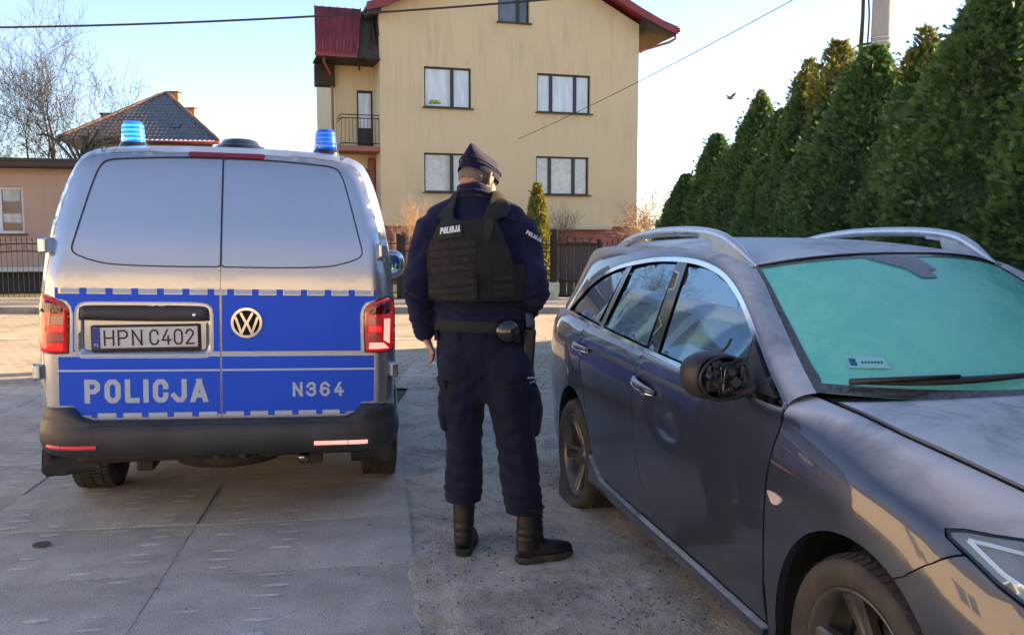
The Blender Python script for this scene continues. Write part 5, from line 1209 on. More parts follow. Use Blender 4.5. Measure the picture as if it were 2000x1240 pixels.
# feature crease under the rear handle, fuel flap outline
# ---- broken wing mirror on the near side: housing whose cover and glass are gone
def ell_shell(name, c, r, cut, m, parent, n=28):
    V = []; F = []; rows = 16
    for i in range(rows+1):
        ph = cut + (PI-cut)*i/rows
        for k in range(n):
            th = 2*PI*k/n; e = 2.6
            cx = math.copysign(abs(math.cos(th))**(2/e), math.cos(th)); sy = math.copysign(abs(math.sin(th))**(2/e), math.sin(th))
            V.append((c[0]+r[0]*math.sin(ph)*cx, c[1]-r[1]*math.cos(ph), c[2]+r[2]*math.sin(ph)*sy))
    for i in range(rows):
        for k in range(n): F.append((i*n+k, i*n+(k+1) % n, (i+1)*n+(k+1) % n, (i+1)*n+k))
    o = mesh(name, V, F, m, parent); s = o.modifiers.new('t', 'SOLIDIFY'); s.thickness = .006; s.offset = -1; return o
def mirror(sgn):
    c = (sgn*.972, .735, 1.043)
    r_ = Matrix.Rotation(sgn*R(-14), 4, 'Z')
    h = ell_shell('wing_mirror', (0,0,0), (.098,.106,.076), R(62), 'black_plastic', car); h.location = c; h.rotation_euler = (0, 0, sgn*R(-12))
    arm = tube('mirror_arm', [(-sgn*.02,-.015,-.078),(-sgn*.09,-.02,-.075),(-sgn*.14,-.03,-.055),(-sgn*.185,-.05,-.035)], [.016,.018,.024,.034], 'black_plastic', h, 10, flat=.8)
    tube('housing_lip', [(.100*math.cos(2*PI*k/32), -.076, .074*math.sin(2*PI*k/32)) for k in range(33)], .006, 'black_plastic', h, 6)
    rg = random.Random(3)
    mech = []
    me = box('mirror_motor', (.005,-.035,0), (.12,.05,.10), 'dark_metal', h, .008)
    for k in range(16):
        x, z = rg.uniform(-.08,.08), rg.uniform(-.055,.055)
        box('bracket', (x,-.068-rg.uniform(0,.022),z), (rg.uniform(.008,.035), rg.uniform(.02,.04), rg.uniform(.006,.03)), rg.choice(['dark_metal','black_plastic','black_plastic','black_gloss']), h, .002, rot=(rg.uniform(-.6,.6), rg.uniform(-.8,.8), rg.uniform(-.6,.6)))
    for k in range(5):
        p = [(rg.uniform(-.08,.08), -.075-rg.uniform(0,.02), rg.uniform(-.06,.06)) for _ in range(4)]
        tube('cable', spline(p, 6), .0022, 'black_plastic' if k else 'dark_chrome', h, 5)
    lathe('gear_disc', [(.0,.0),(.024,0),(.026,-.006),(.012,-.010),(0,-.010)], 'black_gloss', h, 20, 'z').rotation_euler = (R(90),0,0)
    tube('cable', spline([(.02,-.03,.085),(.035,-.04,.10),(.06,-.03,.125)], 4), .005, 'black_plastic', h, 6)
    return h
hR = mirror(-1); hR['label'] = 'broken wing mirror with its cover and glass missing'
hL = mirror(1); hL.location = (.972,.735,1.043)
# ---- wheels
def wheel(a, sgn, zc, flat, rot0, steer=0):
    root = bpy.data.objects.new('wheel', None); col.objects.link(root); root.parent = car; root.location = (sgn*.775, a, zc); root.empty_display_size = .1
    root.rotation_euler = (0, 0, steer)
    Rt = .322; wd = .108
    # tyre carcass: outline round the tread; x outward for the near side
    prof = [(.232,-.088),(.245,-.100),(.275,-.111),(.300,-.108),(.314,-.096),(.320,-.080),(.322,-.04),(.3222,0),(.322,.04),(.320,.080),(.314,.096),(.300,.108),(.275,.111),(.245,.100),(.232,.088),(.228,.06),(.228,-.06)]
    t = lathe('tyre', prof, 'rubber', root, 96, 'x', close=True)
    me = t.data
    co = np.array([v.co[:] for v in me.vertices]); ground = -zc + .001
    if flat:
        low = co[:,2] < ground; k = np.clip((-co[:,2]-.16)/.12, 0, 1)
        rad = np.hypot(co[:,1], co[:,2]); side = np.sign(co[:,0])*(rad > .24)*np.minimum(1, np.abs(co[:,0])/.09)
        bulge = .055*np.exp(-((rad-.285)/.035)**2)*k*1.0
        co[:,0] += side*bulge
        co[:,1] *= 1 + .05*k*(rad > .29)
        co[:,2] = np.where(co[:,2] < ground, ground, co[:,2])
    else: co[:,2] = np.maximum(co[:,2], ground)
    me.vertices.foreach_set('co', co.ravel()); me.update()
    # tread blocks, real but joined
    V = []; F = []
    nb = 66
    for k in range(nb):
        for j, (x0, x1) in enumerate(((-.100,-.064),(-.056,-.024),(-.016,.016),(.024,.056),(.064,.100))):
            a0 = 2*PI*(k+(.5 if j % 2 else 0))/nb; a1 = a0 + 2*PI/nb*.72
            sk = .03 if j in (1, 3) else .0
            b = len(V)
            for (aa, xx, rr) in ((a0,x0,.317),(a0+sk,x1,.317),(a1+sk,x1,.317),(a1,x0,.317),(a0,x0,.3275-(.010 if j == 0 else 0)),(a0+sk,x1,.3275-(.010 if j == 4 else 0)),(a1+sk,x1,.3275-(.010 if j == 4 else 0)),(a1,x0,.3275-(.010 if j == 0 else 0))):
                y, z = rr*math.cos(aa), rr*math.sin(aa); 
                if z < ground: z = ground
                V.append((xx, y, z))
            F += [(b+4,b+5,b+6,b+7),(b,b+1,b+5,b+4),(b+1,b+2,b+6,b+5),(b+2,b+3,b+7,b+6),(b+3,b,b+4,b+7)]
    stuff(mesh('tread', V, F, 'rubber', t, False))
    s = sgn
    rim = lathe('rim', [(.200,-.08*s),(.212,-.085*s),(.214,.05*s),(.226,.078*s),(.236,.090*s),(.238,.096*s),(.232,.099*s),(.224,.093*s),(.212,.075*s),(.204,.05*s)], 'rim', root, 64, 'x', close=False)
    brk = lathe('brake_disc', [(.04,.01*s),(.14,.01*s),(.14,-.01*s),(.04,-.01*s)], 'dark_metal', root, 32, 'x', close=True)
    lathe('wheel_back', [(.0,-.03*s),(.205,-.03*s)], 'dark_void', root, 32, 'x')
    for k in range(10):
        th = rot0 + 2*PI*k/10 + (.155 if k % 2 else -.155); V = []; F = []
        n = 9
        for i in range(n):
            f_ = i/(n-1); r_ = .045 + f_*(.222-.045); hw = .0165 - .005*f_ + .014*f_**4; dx = .050+.030*f_**1.5 - .012*(1-f_)
            ca, sa = math.cos(th + .06*f_*(1 if k % 2 else -1)), math.sin(th + .06*f_*(1 if k % 2 else -1))
            for (w_, o_) in ((-hw*1.1,-.03),(-hw,-.004),(-hw*.55,.004),(hw*.55,.004),(hw,-.004),(hw*1.1,-.03)):
                V.append((s*(dx+o_), r_*ca - w_*sa, r_*sa + w_*ca))
        for i in range(n-1):
            for j in range(5): F.append((i*6+j, (i+1)*6+j, (i+1)*6+j+1, i*6+j+1))
        autosmooth(mesh('spoke', V, F, 'rim', rim))
    lathe('hub', [(0,.062*s),(.026,.062*s),(.034,.054*s),(.058,.046*s),(.062,.02*s)], 'rim', rim, 28, 'x')
    return root
wheel(0, -1, .316, False, .35, R(2)); wheel(0, 1, .316, False, .9, R(2))
wR = wheel(2.725, -1, .262, True, .2); wheel(2.725, 1, .316, False, .5)
wR['label'] = 'rear wheel with a deflated flat tyre'
# =================================================================== the police van
VAN_X, VAN_Y, VAN_YAW = -1.5248 + .012*math.cos(.1853), 4.4888 + .012*math.sin(.1853), .1853
van = thing('police_van', 'silver police van with blue livery and blue roof lights, its two rear doors towards us', 'van', (VAN_X, VAN_Y, 0), VAN_YAW)
# frame: x right, y forward from the rear face, z up; the body leans a little to the right on its springs
ROLL = R(-1.15)
def lean(p):
    p = np.asarray(p, float); return np.stack([p[...,0] - (p[...,2]-.95)*math.sin(ROLL), p[...,1], p[...,2] + p[...,0]*math.sin(ROLL)], -1)
WZ = [.34,.45,.60,.90,1.15,1.30,1.50,1.70,1.86,1.94,1.985,2.000,2.008]
WW = [.865,.888,.897,.905,.900,.888,.862,.818,.765,.715,.60,.40,.0]
def vw(z): return pchip(WZ, WW, z)
def rear_slope(z): return pchip([.3,.6,1.0,1.25,1.45,1.7,1.9,2.0], [.01,.0,.0,.005,.035,.095,.150,.180], z)
rear_out = [(-float(vw(z)), z) for z in np.linspace(.40, 1.93, 40)] + [(-w_, z) for z, w_ in ((1.948,.700),(1.966,.66),(1.98,.60),(1.992,.48),(1.999,.32),(2.002,.16))] + [(0, 2.003)]
rear_out = rear_out + [(-x, z) for x, z in rear_out[::-1][1:]]
RR = .11
def rear_a(x, z):
    q = np.c_[x, z]; d = dist_poly(rear_out, q); d = np.where(inside(rear_out, q), d, 0)
    dz = np.minimum(1, d/RR); e = RR*(1-np.sqrt(np.maximum(0, 1-(1-dz)**2.2)))
    return rear_slope(z) + e + .012*(x/.9)**2
def rf(d=0.0):
    return lambda v: lean(np.c_[v[:,0], rear_a(v[:,0], v[:,1]) - d, v[:,1]])
OUT = (0, -1, 0)
# tail lamp outlines (wrap round the corner)
lampL = [(-.893,1.155),(-.885,1.195),(-.860,1.213),(-.83,1.205),(-.770,1.178),(-.742,1.150),(-.736,1.11),(-.742,.945),(-.755,.925),(-.86,.925),(-.888,.945),(-.897,1.0)]
lampR = [(-x, z) for x, z in lampL][::-1]
sec = [(float(vw(z)), z) for z in np.linspace(.34, 1.93, 30)] + [(.700,1.948),(.66,1.966),(.60,1.98),(.48,1.992),(.32,1.999),(.16,2.002),(0,2.003)]
sec = [(-x, z) for x, z in sec] + [(x, z) for x, z in sec[::-1][1:]]
stn = [0,.04,.1,.18,.25,.33,.41] + list(np.arange(.47,1.4,.05)) + [1.5,1.8,2.2,2.6,3.0] + list(np.arange(3.1,4.3,.05)) + [4.4,4.6,4.72]
def shell_pt(x, z, a):
    # roof falls to the windscreen and bonnet at the front
    top = pchip([0,.3,3.2,3.5,3.9,4.1,4.6,4.72], [1,1,1,.985,.80,.62,.50,.44], a)
    wf = pchip([0,3.6,4.2,4.6,4.72], [1,1,.97,.88,.78], a)
    z2 = .34 + (z-.34)*min(1, float(top)+0) if z > .34 else z
    a0 = float(rear_slope(np.array(z))) + RR + .012*(x/.9)**2
    return (x*float(wf), a0*(1-min(1, a/1.0)) + RR*min(1, a/1.0) + a, z2)
V = []; F = []; ns = len(sec)
for a in stn:
    for x, z in sec: V.append(shell_pt(x, z, a))
for i in range(len(stn)-1):
    for j in range(ns-1): F.append((i*ns+j, i*ns+j+1, (i+1)*ns+j+1, (i+1)*ns+j))
F.append(tuple((len(stn)-1)*ns+j for j in range(ns)))
V = np.array(V)
def in_arch(f):
    c = V[list(f)].mean(0); return len(f) == 4 and abs(c[0]) > .7 and min(math.hypot(c[1]-.95, c[2]-.333), math.hypot(c[1]-3.95, c[2]-.333)) < .372
F = [f for f in F if not in_arch(f)]; V = lean(V)
mesh('body', V, F, 'silver_paint', van)
# D pillar frame round the doors: a ring on the rear face
door_o = offset(densify(rear_out, .03), .045)
door_o = [(x, z) for x, z in door_o if z > .66]
door_poly = [(-.852,.646)] + door_o[:] + [(.852,.646),(.752,.642),(.742,.60),(.722,.578),(-.722,.578),(-.742,.60),(-.752,.642)]
ring_out = densify(rear_out, .03)
panel('rear_frame', [ring_out], [], lambda v: rf()(v)+np.array([0,.022,0]), 'silver_paint', van, .05, 0, OUT)
def clip_side(poly, s):   # keep x<0 (s=-1) or x>0
    g = .0028; p = []
    n = len(poly)
    for i in range(n):
        a = poly[i]; b = poly[(i+1) % n]; ia = a[0]*s > g; ib = b[0]*s > g
        if ia: p.append(a)
        if ia != ib:
            t = (s*g-a[0])/(b[0]-a[0]); p.append((s*g, a[1]+(b[1]-a[1])*t))
    return densify(p, .04)
recess = spline([(-.708,1.125),(-.702,1.150),(-.680,1.163),(-.60,1.166),(-.2,1.166),(-.098,1.160),(-.078,1.145),(-.073,1.11)], 4)[:-1] + [(-.073,1.11),(-.073,.935),(-.085,.918),(-.10,.912),(-.69,.912),(-.703,.918),(-.712,.935)]
recess = resample([(x+.020, z) for x, z in recess], .022)
winl = spline([(-.718,1.47),(-.640,1.77),(-.605,1.868),(-.572,1.900),(-.50,1.912),(-.25,1.928),(-.055,1.932)], 8) + [(-.0545,1.90),(-.0545,1.40)] + \
       spline([(-.056,1.367),(-.30,1.367),(-.52,1.374),(-.62,1.392),(-.692,1.417),(-.722,1.438)], 8)
winl = [(x+ .052 if x > -.08 else x, z) for x, z in winl]
winl = [(min(x, -.0028), z) for x, z in winl]
for s in (-1, 1):
    dp = clip_side(door_poly, s)
    hole_w = resample([(-s*x, z) for x, z in winl], .022)
    d = panel('rear_door', [dp], [offset(hole_w, -.0045)] + ([recess] if s < 0 else []), rf(0), 'silver_paint', van, .028, .02, OUT)
    panel('blind_window', [offset(hole_w, .0015)], [], rf(-.004), 'silver_paint', d, .04, .012, OUT)
    panel('window_seal', [offset(hole_w, -.0052)], [offset(hole_w, .0014)], rf(.0010), 'black_plastic', d, .1, .004, OUT)
    if s < 0:
        def tray(v):
            k = np.clip(dist_poly(recess, v)/.045, 0, 1); k = k*k*(3-2*k); p = rear_a(v[:,0], v[:,1]) + .042*k
            return lean(np.c_[v[:,0], p, v[:,1]])
        tr = panel('plate_recess', [recess], [], tray, 'silver_paint', d, .014, .0, OUT)
        bar = densify(spline([(q_[0]+.020, q_[1]) for q_ in [(-.702,1.118),(-.698,1.143),(-.680,1.156),(-.4,1.159),(-.11,1.156),(-.090,1.143),(-.084,1.118),(-.088,1.094),(-.10,1.086),(-.4,1.084),(-.685,1.090),(-.70,1.098)]], 4, True), .02)
        def barf(v):
            k = np.clip(dist_poly(bar, v)/.022, 0, 1); return lean(np.c_[v[:,0], rear_a(v[:,0], v[:,1]) - .004 - .014*np.sqrt(k), v[:,1]])
        br = panel('door_handle_bar', [bar], [], barf, 'bumper_plastic', d, .012, .02, OUT)
        lathe('door_lock', [(0,-.024),(.009,-.024),(.011,-.020),(.011,0)], 'chrome', br, 16, 'z').matrix_local = Matrix.Translation((-.122,-.002,1.121)) @ Matrix.Rotation(R(-90), 4, 'X')
        # number plate in its black holder
        px0, px1, pz0, pz1 = -.632, -.100, .929, 1.066
        ho = box('plate_holder', ((px0+px1)/2, .020, (pz0+pz1)/2+.0075), (px1-px0, .030, pz1-pz0), 'black_plastic', d, .008)
        pl = box('number_plate', (-.366, -.0005, 1.010), (.508, .012, .106), 'plate_white', d, .003)
        fp = lambda v: np.c_[v[:,0], np.full(len(v), -.0075), v[:,1]]
        panel('country_band', [[(-.620,.958),(-.582,.958),(-.582,1.062),(-.620,1.062)]], [], lambda v: fp(v), 'plate_blue', pl, None, 0, OUT)
        fp2 = lambda v: np.c_[v[:,0], np.full(len(v), -.0085), v[:,1]]
        letters('lettering', 'HPN', -.566, .970, .080, .185, .0085, fp2, 'ink', pl, gap=.22)
        letters('lettering', 'C402', -.348, .970, .080, .218, .0085, fp2, 'ink', pl, gap=.20)
        letters('lettering', 'PL', -.612, .968, .016, .022, .0032, fp2, 'film_white', pl, gap=.3)
        for z_ in (1.000, 1.020): panel('validation_mark', [[(-.3645+.0065*math.cos(2*PI*k/12), z_+.0065*math.sin(2*PI*k/12)) for k in range(12)]], [], fp2, 'film_line', pl, None, 0, OUT)
pill_hole = offset(densify(door_poly, .03), -.004)
panel('rear_pillar', [[(x, z) for x, z in ring_out if z > .60]], [pill_hole], rf(0), 'silver_paint', van, .03, .015, OUT)
# ---- livery film
def dense(p, s=.03): return densify(p, s)
top_z = 1.222; bot_z = .602
def film(s):
    """blue film on one door: crenellated upper edge, cut round lamp and bumper corner, crenellated lower edge"""
    p = []
    per = .1235
    x0 = .0045
    ux = .797
    # upper edge from the gap outward
    p.append((x0, top_z)); k = 0; x = .033 if s > 0 else .030
    while x+.034 < ux:
        p += [(x, top_z), (x, top_z+.030), (x+.034, top_z+.030), (x+.034, top_z)]; x += per
    p += [(ux-.014, top_z), (ux-.014, top_z+.030), (ux, top_z+.030), (ux, 1.196), (.742,1.180), (.722,1.155), (.713,1.115), (.718,.928)]
    up = p + [(x0,.928)]
    lo_ = [(x0,.902),(.787,.902),(.787,.654),(.717,.650),(.707,.612),(.700,bot_z)]
    x = .700-.062; 
    q = []
    while x > .04:
        q += [(x, bot_z), (x, bot_z-.014), (x-.030, bot_z-.014), (x-.030, bot_z)]; x -= per
    lo_ = lo_ + [(.668, bot_z), (.668, bot_z)] + q + [(x0, bot_z)]
    out = []
    for poly in (up, lo_):
        c = [poly[0]]
        for a in poly[1:]:
            if math.hypot(a[0]-c[-1][0], a[1]-c[-1][1]) > 1e-6: c.append(a)
        out.append(densify([(s*a, b) for a, b in c], .03))
    return out
# on the right the film has no step, because the trace is symmetric the same outline serves
fl = []
for s in (-1, 1):
    up, lw = film(s); holes = [offset(recess, -.016)] if s < 0 else []
    fl.append(panel('blue_film', [up], holes, rf(.0015), 'film_blue', van, .035, .0, OUT))
    fl.append(panel('blue_film', [lw], [], rf(.0015), 'film_blue', van, .035, .0, OUT))
    # reflective white: outline lines and dashes
    for z0, z1, xe in ((.905,.914,.715),(.826,.836,.789)):
        panel('white_line', [dense([(s*.0045, z0), (s*xe, z0), (s*xe, z1), (s*.0045, z1)])], [], rf(.0026), 'film_line', van, None, 0, OUT)
    x = .030 if s < 0 else .033; per = .1235; x -= per-.034
    while x < .74:
        a, b = max(.0045, x+.002), min(x+per-.036, .780)
        if b > a: panel('white_dash', [dense([(s*a, top_z+.004), (s*b, top_z+.004), (s*b, top_z+.028), (s*a, top_z+.028)])], [], rf(.0026), 'film_white', van, None, 0, OUT)
        x += per
    x = .700-.062
    xs_ = []
    while x > -.1:
        a, b = max(.0045, x-per+.002+.0), x-.032; a = max(.0045, x-per+.002)
        if b > a: panel('white_dash', [dense([(s*a, bot_z-.012), (s*b, bot_z-.012), (s*b, bot_z+.010), (s*a, bot_z+.010)])], [], rf(.0026), 'film_white', van, None, 0, OUT)
        x -= per
    b_ = ribbon([(s*.7995,1.198),(s*.744,1.184),(s*.7235,1.157),(s*.7145,1.116),(s*.7195,.926)], .006)
    panel('white_line', [dense(b_)], [], rf(.0026), 'film_line', van, None, 0, OUT)
panel('white_line', [offset(recess, -.018)], [offset(recess, -.011)], rf(.0026), 'film_line', van, None, 0, OUT)
letters('lettering', 'POLICJA', -.667, .664, .122, .600, .026, rf(.0034), 'film_white', van, gap=.28)
letters('lettering', 'N364', .362, .686, .076, .265, .0135, rf(.0034), 'film_white', van, gap=.36)

# badge: ring with the two letters, on a dark disc
bc = (.130, 1.078)
fb = lambda d: (lambda v: lean(np.c_[v[:,0]+bc[0], rear_a(np.full(len(v), bc[0]), np.full(len(v), bc[1])) - d, v[:,1]+bc[1]]))
cir = lambda r, n=40: [(r*math.cos(2*PI*k/n), r*math.sin(2*PI*k/n)) for k in range(n)]
bd = panel('badge', [cir(.079)], [], fb(.006), 'dark_void', van, .03, .006, OUT)
panel('badge_ring', [cir(.079)], [cir(.0655)], fb(.011), 'chrome', bd, .03, .006, OUT)
vw_s = [[(-.030,.052),(0,-.006),(.030,.052)], [(-.0555,.030),(-.026,-.056),(0,.004),(.026,-.056),(.0555,.030)]]
V = []; F = []
st_ = [[tuple(p) for p in s_] for s_ in vw_s]
for s_ in st_:
    v2, f = cdt([q for q in stroke_polys([s_], .0125)]); p = fb(.0105 if s_ is st_[0] else .0112)(v2); k = len(V)
    nr = np.cross(p[f[:,1]]-p[f[:,0]], p[f[:,2]]-p[f[:,0]]).sum(0)
    if nr[1] > 0: f = f[:, ::-1]
    V += [tuple(q) for q in p]; F += [tuple(int(i)+k for i in t) for t in f]
mo = mesh('monogram', V, F, 'chrome', bd, False); sm_ = mo.modifiers.new('t', 'SOLIDIFY'); sm_.thickness = .004; sm_.offset = -1
# ---- tail lamps
def sub(pts, s): return densify([(s*x, z) for x, z in pts], .02)
for s in (-1, 1):
    lp = densify([(-s*x, z) for x, z in spline(lampL, 3, True)], .02)
    def dome(v, lp=lp, k0=.010):
        k = np.clip(dist_poly(lp, v)/.02, 0, 1); return lean(np.c_[v[:,0], rear_a(v[:,0], v[:,1]) - .003 - k0*np.sqrt(k), v[:,1]])
    panel('lamp_gasket', [offset(lp, -.007)], [], rf(.0035), 'black_gloss', van, .03, .004, OUT)
    lamp = panel('tail_light', [lp], [], dome, 'lamp_red' if s > 0 else 'lamp_red', van, .012, .01, OUT)
    if s > 0: lamp['label'] = 'right tail light with its brake light glowing'
    dm = lambda d: (lambda v, d=d: dome(v, k0=.010) - np.array([0, d, 0]))
    cap_ = [(.756,1.150),(.775,1.168),(.868,1.200),(.878,1.190),(.882,1.150),(.878,1.128),(.758,1.122)]
    panel('lamp_cap', [sub(cap_, s)], [], dm(.0015), 'lamp_dark', lamp, .02, 0, OUT)
    for z0, z1 in ((1.068,1.108),(.982,1.022)):
        pc = [(.756,z0),(.826,z0),(.826,z1),(.756,z1)]
        panel('clear_lens', [sub(pc, s)], [], dm(.002), 'lamp_clear', lamp, .02, .003, OUT)
        for k in range(3): 
            zz = z0+.009+.011*k; panel('lens_rib', [sub([(.758,zz),(.824,zz),(.824,zz+.003),(.758,zz+.003)], s)], [], dm(.0032), 'lamp_red', lamp, .02, 0, OUT)
    panel('lit_bar', [sub([(.758,1.030),(.826,1.030),(.826,1.060),(.758,1.060)], s)], [], dm(.002), 'lamp_red_lit', lamp, .02, 0, OUT)
    if s > 0:
        panel('lit_bar', [sub([(.838,.985),(.870,.965),(.873,1.10),(.840,1.10)], s)], [], dm(.002), 'lamp_pink_lit', lamp, .02, 0, OUT)
        panel('lit_bar', [sub([(.760,.938),(.868,.940),(.838,.972),(.760,.972)], s)], [], dm(.002), 'lamp_pink_lit', lamp, .02, 0, OUT)
    else:
        panel('lit_bar', [sub([(.836,.955),(.878,.940),(.878,1.105),(.840,1.105)], s)], [], dm(.002), 'lamp_red_lit', lamp, .02, 0, OUT)
        panel('lit_bar', [sub([(.760,.936),(.874,.934),(.835,.968),(.760,.972)], s)], [], dm(.002), 'lamp_red_lit', lamp, .02, 0, OUT)
# high brake light
hb = densify([(-.165,1.938),(.20,1.938),(.212,1.944),(.212,1.958),(.20,1.964),(-.165,1.964),(-.177,1.958),(-.177,1.944)], .02)
panel('high_brake_light', [hb], [], rf(.007), mat('dull_red_lens', (.16,.006,.014), .15, coat=1), van, .02, .015, OUT)
# hinges on the outer corners
for x, z in ((-.838,1.462),(.838,1.462),(-.893,.822),(.888,.822)):
    s = 1 if x > 0 else -1; a0 = .055
    b = box('hinge', (x-.004*s, a0, z), (.046, .075, .078), 'silver_paint', van, .010, rot=(0, 0, s*.35), smooth=False)
    b.data.transform(Matrix.Translation((0, 0, x*math.sin(ROLL)))); tube('hinge_pin', [(x+.018*s, a0-.02, z-.043+x*math.sin(ROLL)), (x+.018*s, a0-.02, z+.043+x*math.sin(ROLL))], .008, 'silver_paint', b, 10)
# ---- bumper: a moulded section swept round the back
prof = [(.02,.655),(-.012,.650),(-.040,.640),(-.058,.615),(-.064,.585),(-.062,.560),(-.075,.540),(-.082,.50),(-.080,.46),(-.072,.425),(-.052,.398),(-.02,.385),(.03,.380)]
path = []; BW = .852; BX = BW-.17
for a in np.linspace(.55, .19, 5): path.append((-BW, a, (-1, 0)))
for k in range(1, 8):
    th = PI/2*k/8; path.append((-BW+.17*(1-math.cos(th)), .19-.17*math.sin(th), (-math.cos(th), -math.sin(th))))
BX = BW-.17
for x in np.linspace(-BX, 0, 14): path.append((x, .02-.008*(1-(x/BX)**2), (0, -1)))
path = path + [(-x, a, (-n[0], n[1])) for x, a, n in path[::-1][1:]]
V = []; F = []; k = len(prof)
for x, a, n in path:
    corner = min(1, max(0, (abs(x)-.668)/.05)); 
    for o, z in prof:
        up = 0
        zz = z - (1-corner)*max(0, (z-.55))*.72     # the middle is lower, the corners climb beside the doors
        V.append((x - n[0]*o*1.0*1.0 if True else x, a - n[1]*o, zz))
for i in range(len(path)-1):
    for j in range(k-1): F.append((i*k+j, i*k+j+1, (i+1)*k+j+1, (i+1)*k+j))
bu = mesh('rear_bumper', lean(np.array(V)), F, 'bumper_plastic', van); autosmooth(bu, 50)
# top ledge of the bumper
V = []; F = []
for i, (x, a, n) in enumerate(path):
    corner = min(1, max(0, (abs(x)-.668)/.05)); z = .655 - (1-corner)*.0756
    V += [(x - n[0]*.02, a - n[1]*.02, z), (x - n[0]*.16, a - n[1]*.16, z+.002)]
for i in range(len(path)-1): F.append((i*2, i*2+2, i*2+3, i*2+1))
mesh('bumper_ledge', lean(np.array(V)), F, 'bumper_plastic', bu, False)
for s in (-1, 1):
    for x0, x1 in (((.475,.648),(.652,.752)) if s > 0 else ((.60,.768),(.772,.848))):
        V = []; F = []
        xs = np.linspace(x0, x1, 10)
        for x in xs:
            if x < BX: a, n = .02-.008*(1-(x/BX)**2), (0,-1)
            else:
                th = math.asin(min(1, (x-BX)/.25)); a, n = .19-.17*math.cos(th), (math.sin(th), -math.cos(th)); x = x - n[0]*.08
            for z, o in ((.436,.080),(.440,.087),(.452,.088),(.458,.082)): V.append((s*(x + n[0]*o), a + n[1]*o, z))
        for i in range(len(xs)-1):
            for j in range(3): F.append((i*4+j, i*4+j+1, (i+1)*4+j+1, (i+1)*4+j) if s > 0 else (i*4+j, (i+1)*4+j, (i+1)*4+j+1, i*4+j+1))
        mesh('reflector', lean(np.array(V)), F, 'lamp_pink_lit' if s > 0 else 'reflector', bu)  # reflectors given a glow of their own, the right one brighter
for x in (-.62,-.25,.25,.62): lathe('parking_sensor', [(0,-.004),(.010,-.004),(.012,0)], 'black_plastic', bu, 16, 'z').matrix_local = Matrix.Translation((x, -.062, .515-.02*x)) @ Matrix.Rotation(R(-90), 4, 'X') @ Matrix.Rotation(PI, 4, 'X')
# exhaust, tow eye, spare wheel, axle and chassis below
tube('exhaust_pipe', [(.50,.9,.34),(.42,.35,.335),(.40,.05,.33)], .028, 'dark_chrome', van, 14)
box('underbody', (0,2.4,.38), (1.55,4.5,.12), 'dark_metal', van, .03)
tube('rear_axle', [(-.75,.96,.31),(.75,.96,.31)], .05, 'dark_metal', van, 12)
lathe('spare_wheel', [(.05,-.06),(.30,-.07),(.315,-.04),(.315,.04),(.30,.07),(.05,.06)], 'rubber', van, 40, 'z', close=True).location = (-.05,.62,.30)
for x in (-.45,.45): box('chassis_rail', (x,2.4,.30), (.09,4.3,.10), 'dark_metal', van, .01)
for k in range(9): box('under_bracket', (-.05+.045*k,.10+.02*(k % 3),.355), (.03,.06,.035), 'dark_metal', van, .004, rot=(.2*(k % 3),0,.3*k))
# ---- wheels and mud flaps
def van_wheel(x, a):
    r0 = bpy.data.objects.new('wheel', None); col.objects.link(r0); r0.parent = van; r0.location = (x, a, .333); r0.empty_display_size = .1
    t = lathe('tyre', [(.215,-.085),(.25,-.104),(.29,-.110),(.318,-.104),(.331,-.088),(.334,0),(.331,.088),(.318,.104),(.29,.110),(.25,.104),(.215,.085)], 'rubber', r0, 72, 'x', close=True)
    co = np.array([v.co[:] for v in t.data.vertices]); co[:,2] = np.maximum(co[:,2], -.331); t.data.vertices.foreach_set('co', co.ravel())
    V = []; F = []
    for k in range(60):
        for j, (x0, x1) in enumerate(((-.102,-.062),(-.052,-.008),(.008,.052),(.062,.102))):
            a0 = 2*PI*(k+.5*(j % 2))/60; a1 = a0+2*PI/60*.7; b = len(V)
            for rr in (.328,.339):
                for aa, xx in ((a0,x0),(a0,x1),(a1,x1),(a1,x0)): V.append((xx, rr*math.cos(aa), max(-.332, rr*math.sin(aa))))
            F += [(b+4,b+5,b+6,b+7),(b,b+1,b+5,b+4),(b+1,b+2,b+6,b+5),(b+2,b+3,b+7,b+6),(b+3,b,b+4,b+7)]
    stuff(mesh('tread', V, F, 'rubber', t, False))
    s = 1 if x > 0 else -1
    lathe('rim', [(0,.04*s),(.10,.05*s),(.14,.03*s),(.19,.04*s),(.205,.085*s),(.214,.09*s),(.21,.0),(.2,-.08*s)], 'silver_rail', r0, 40, 'x')
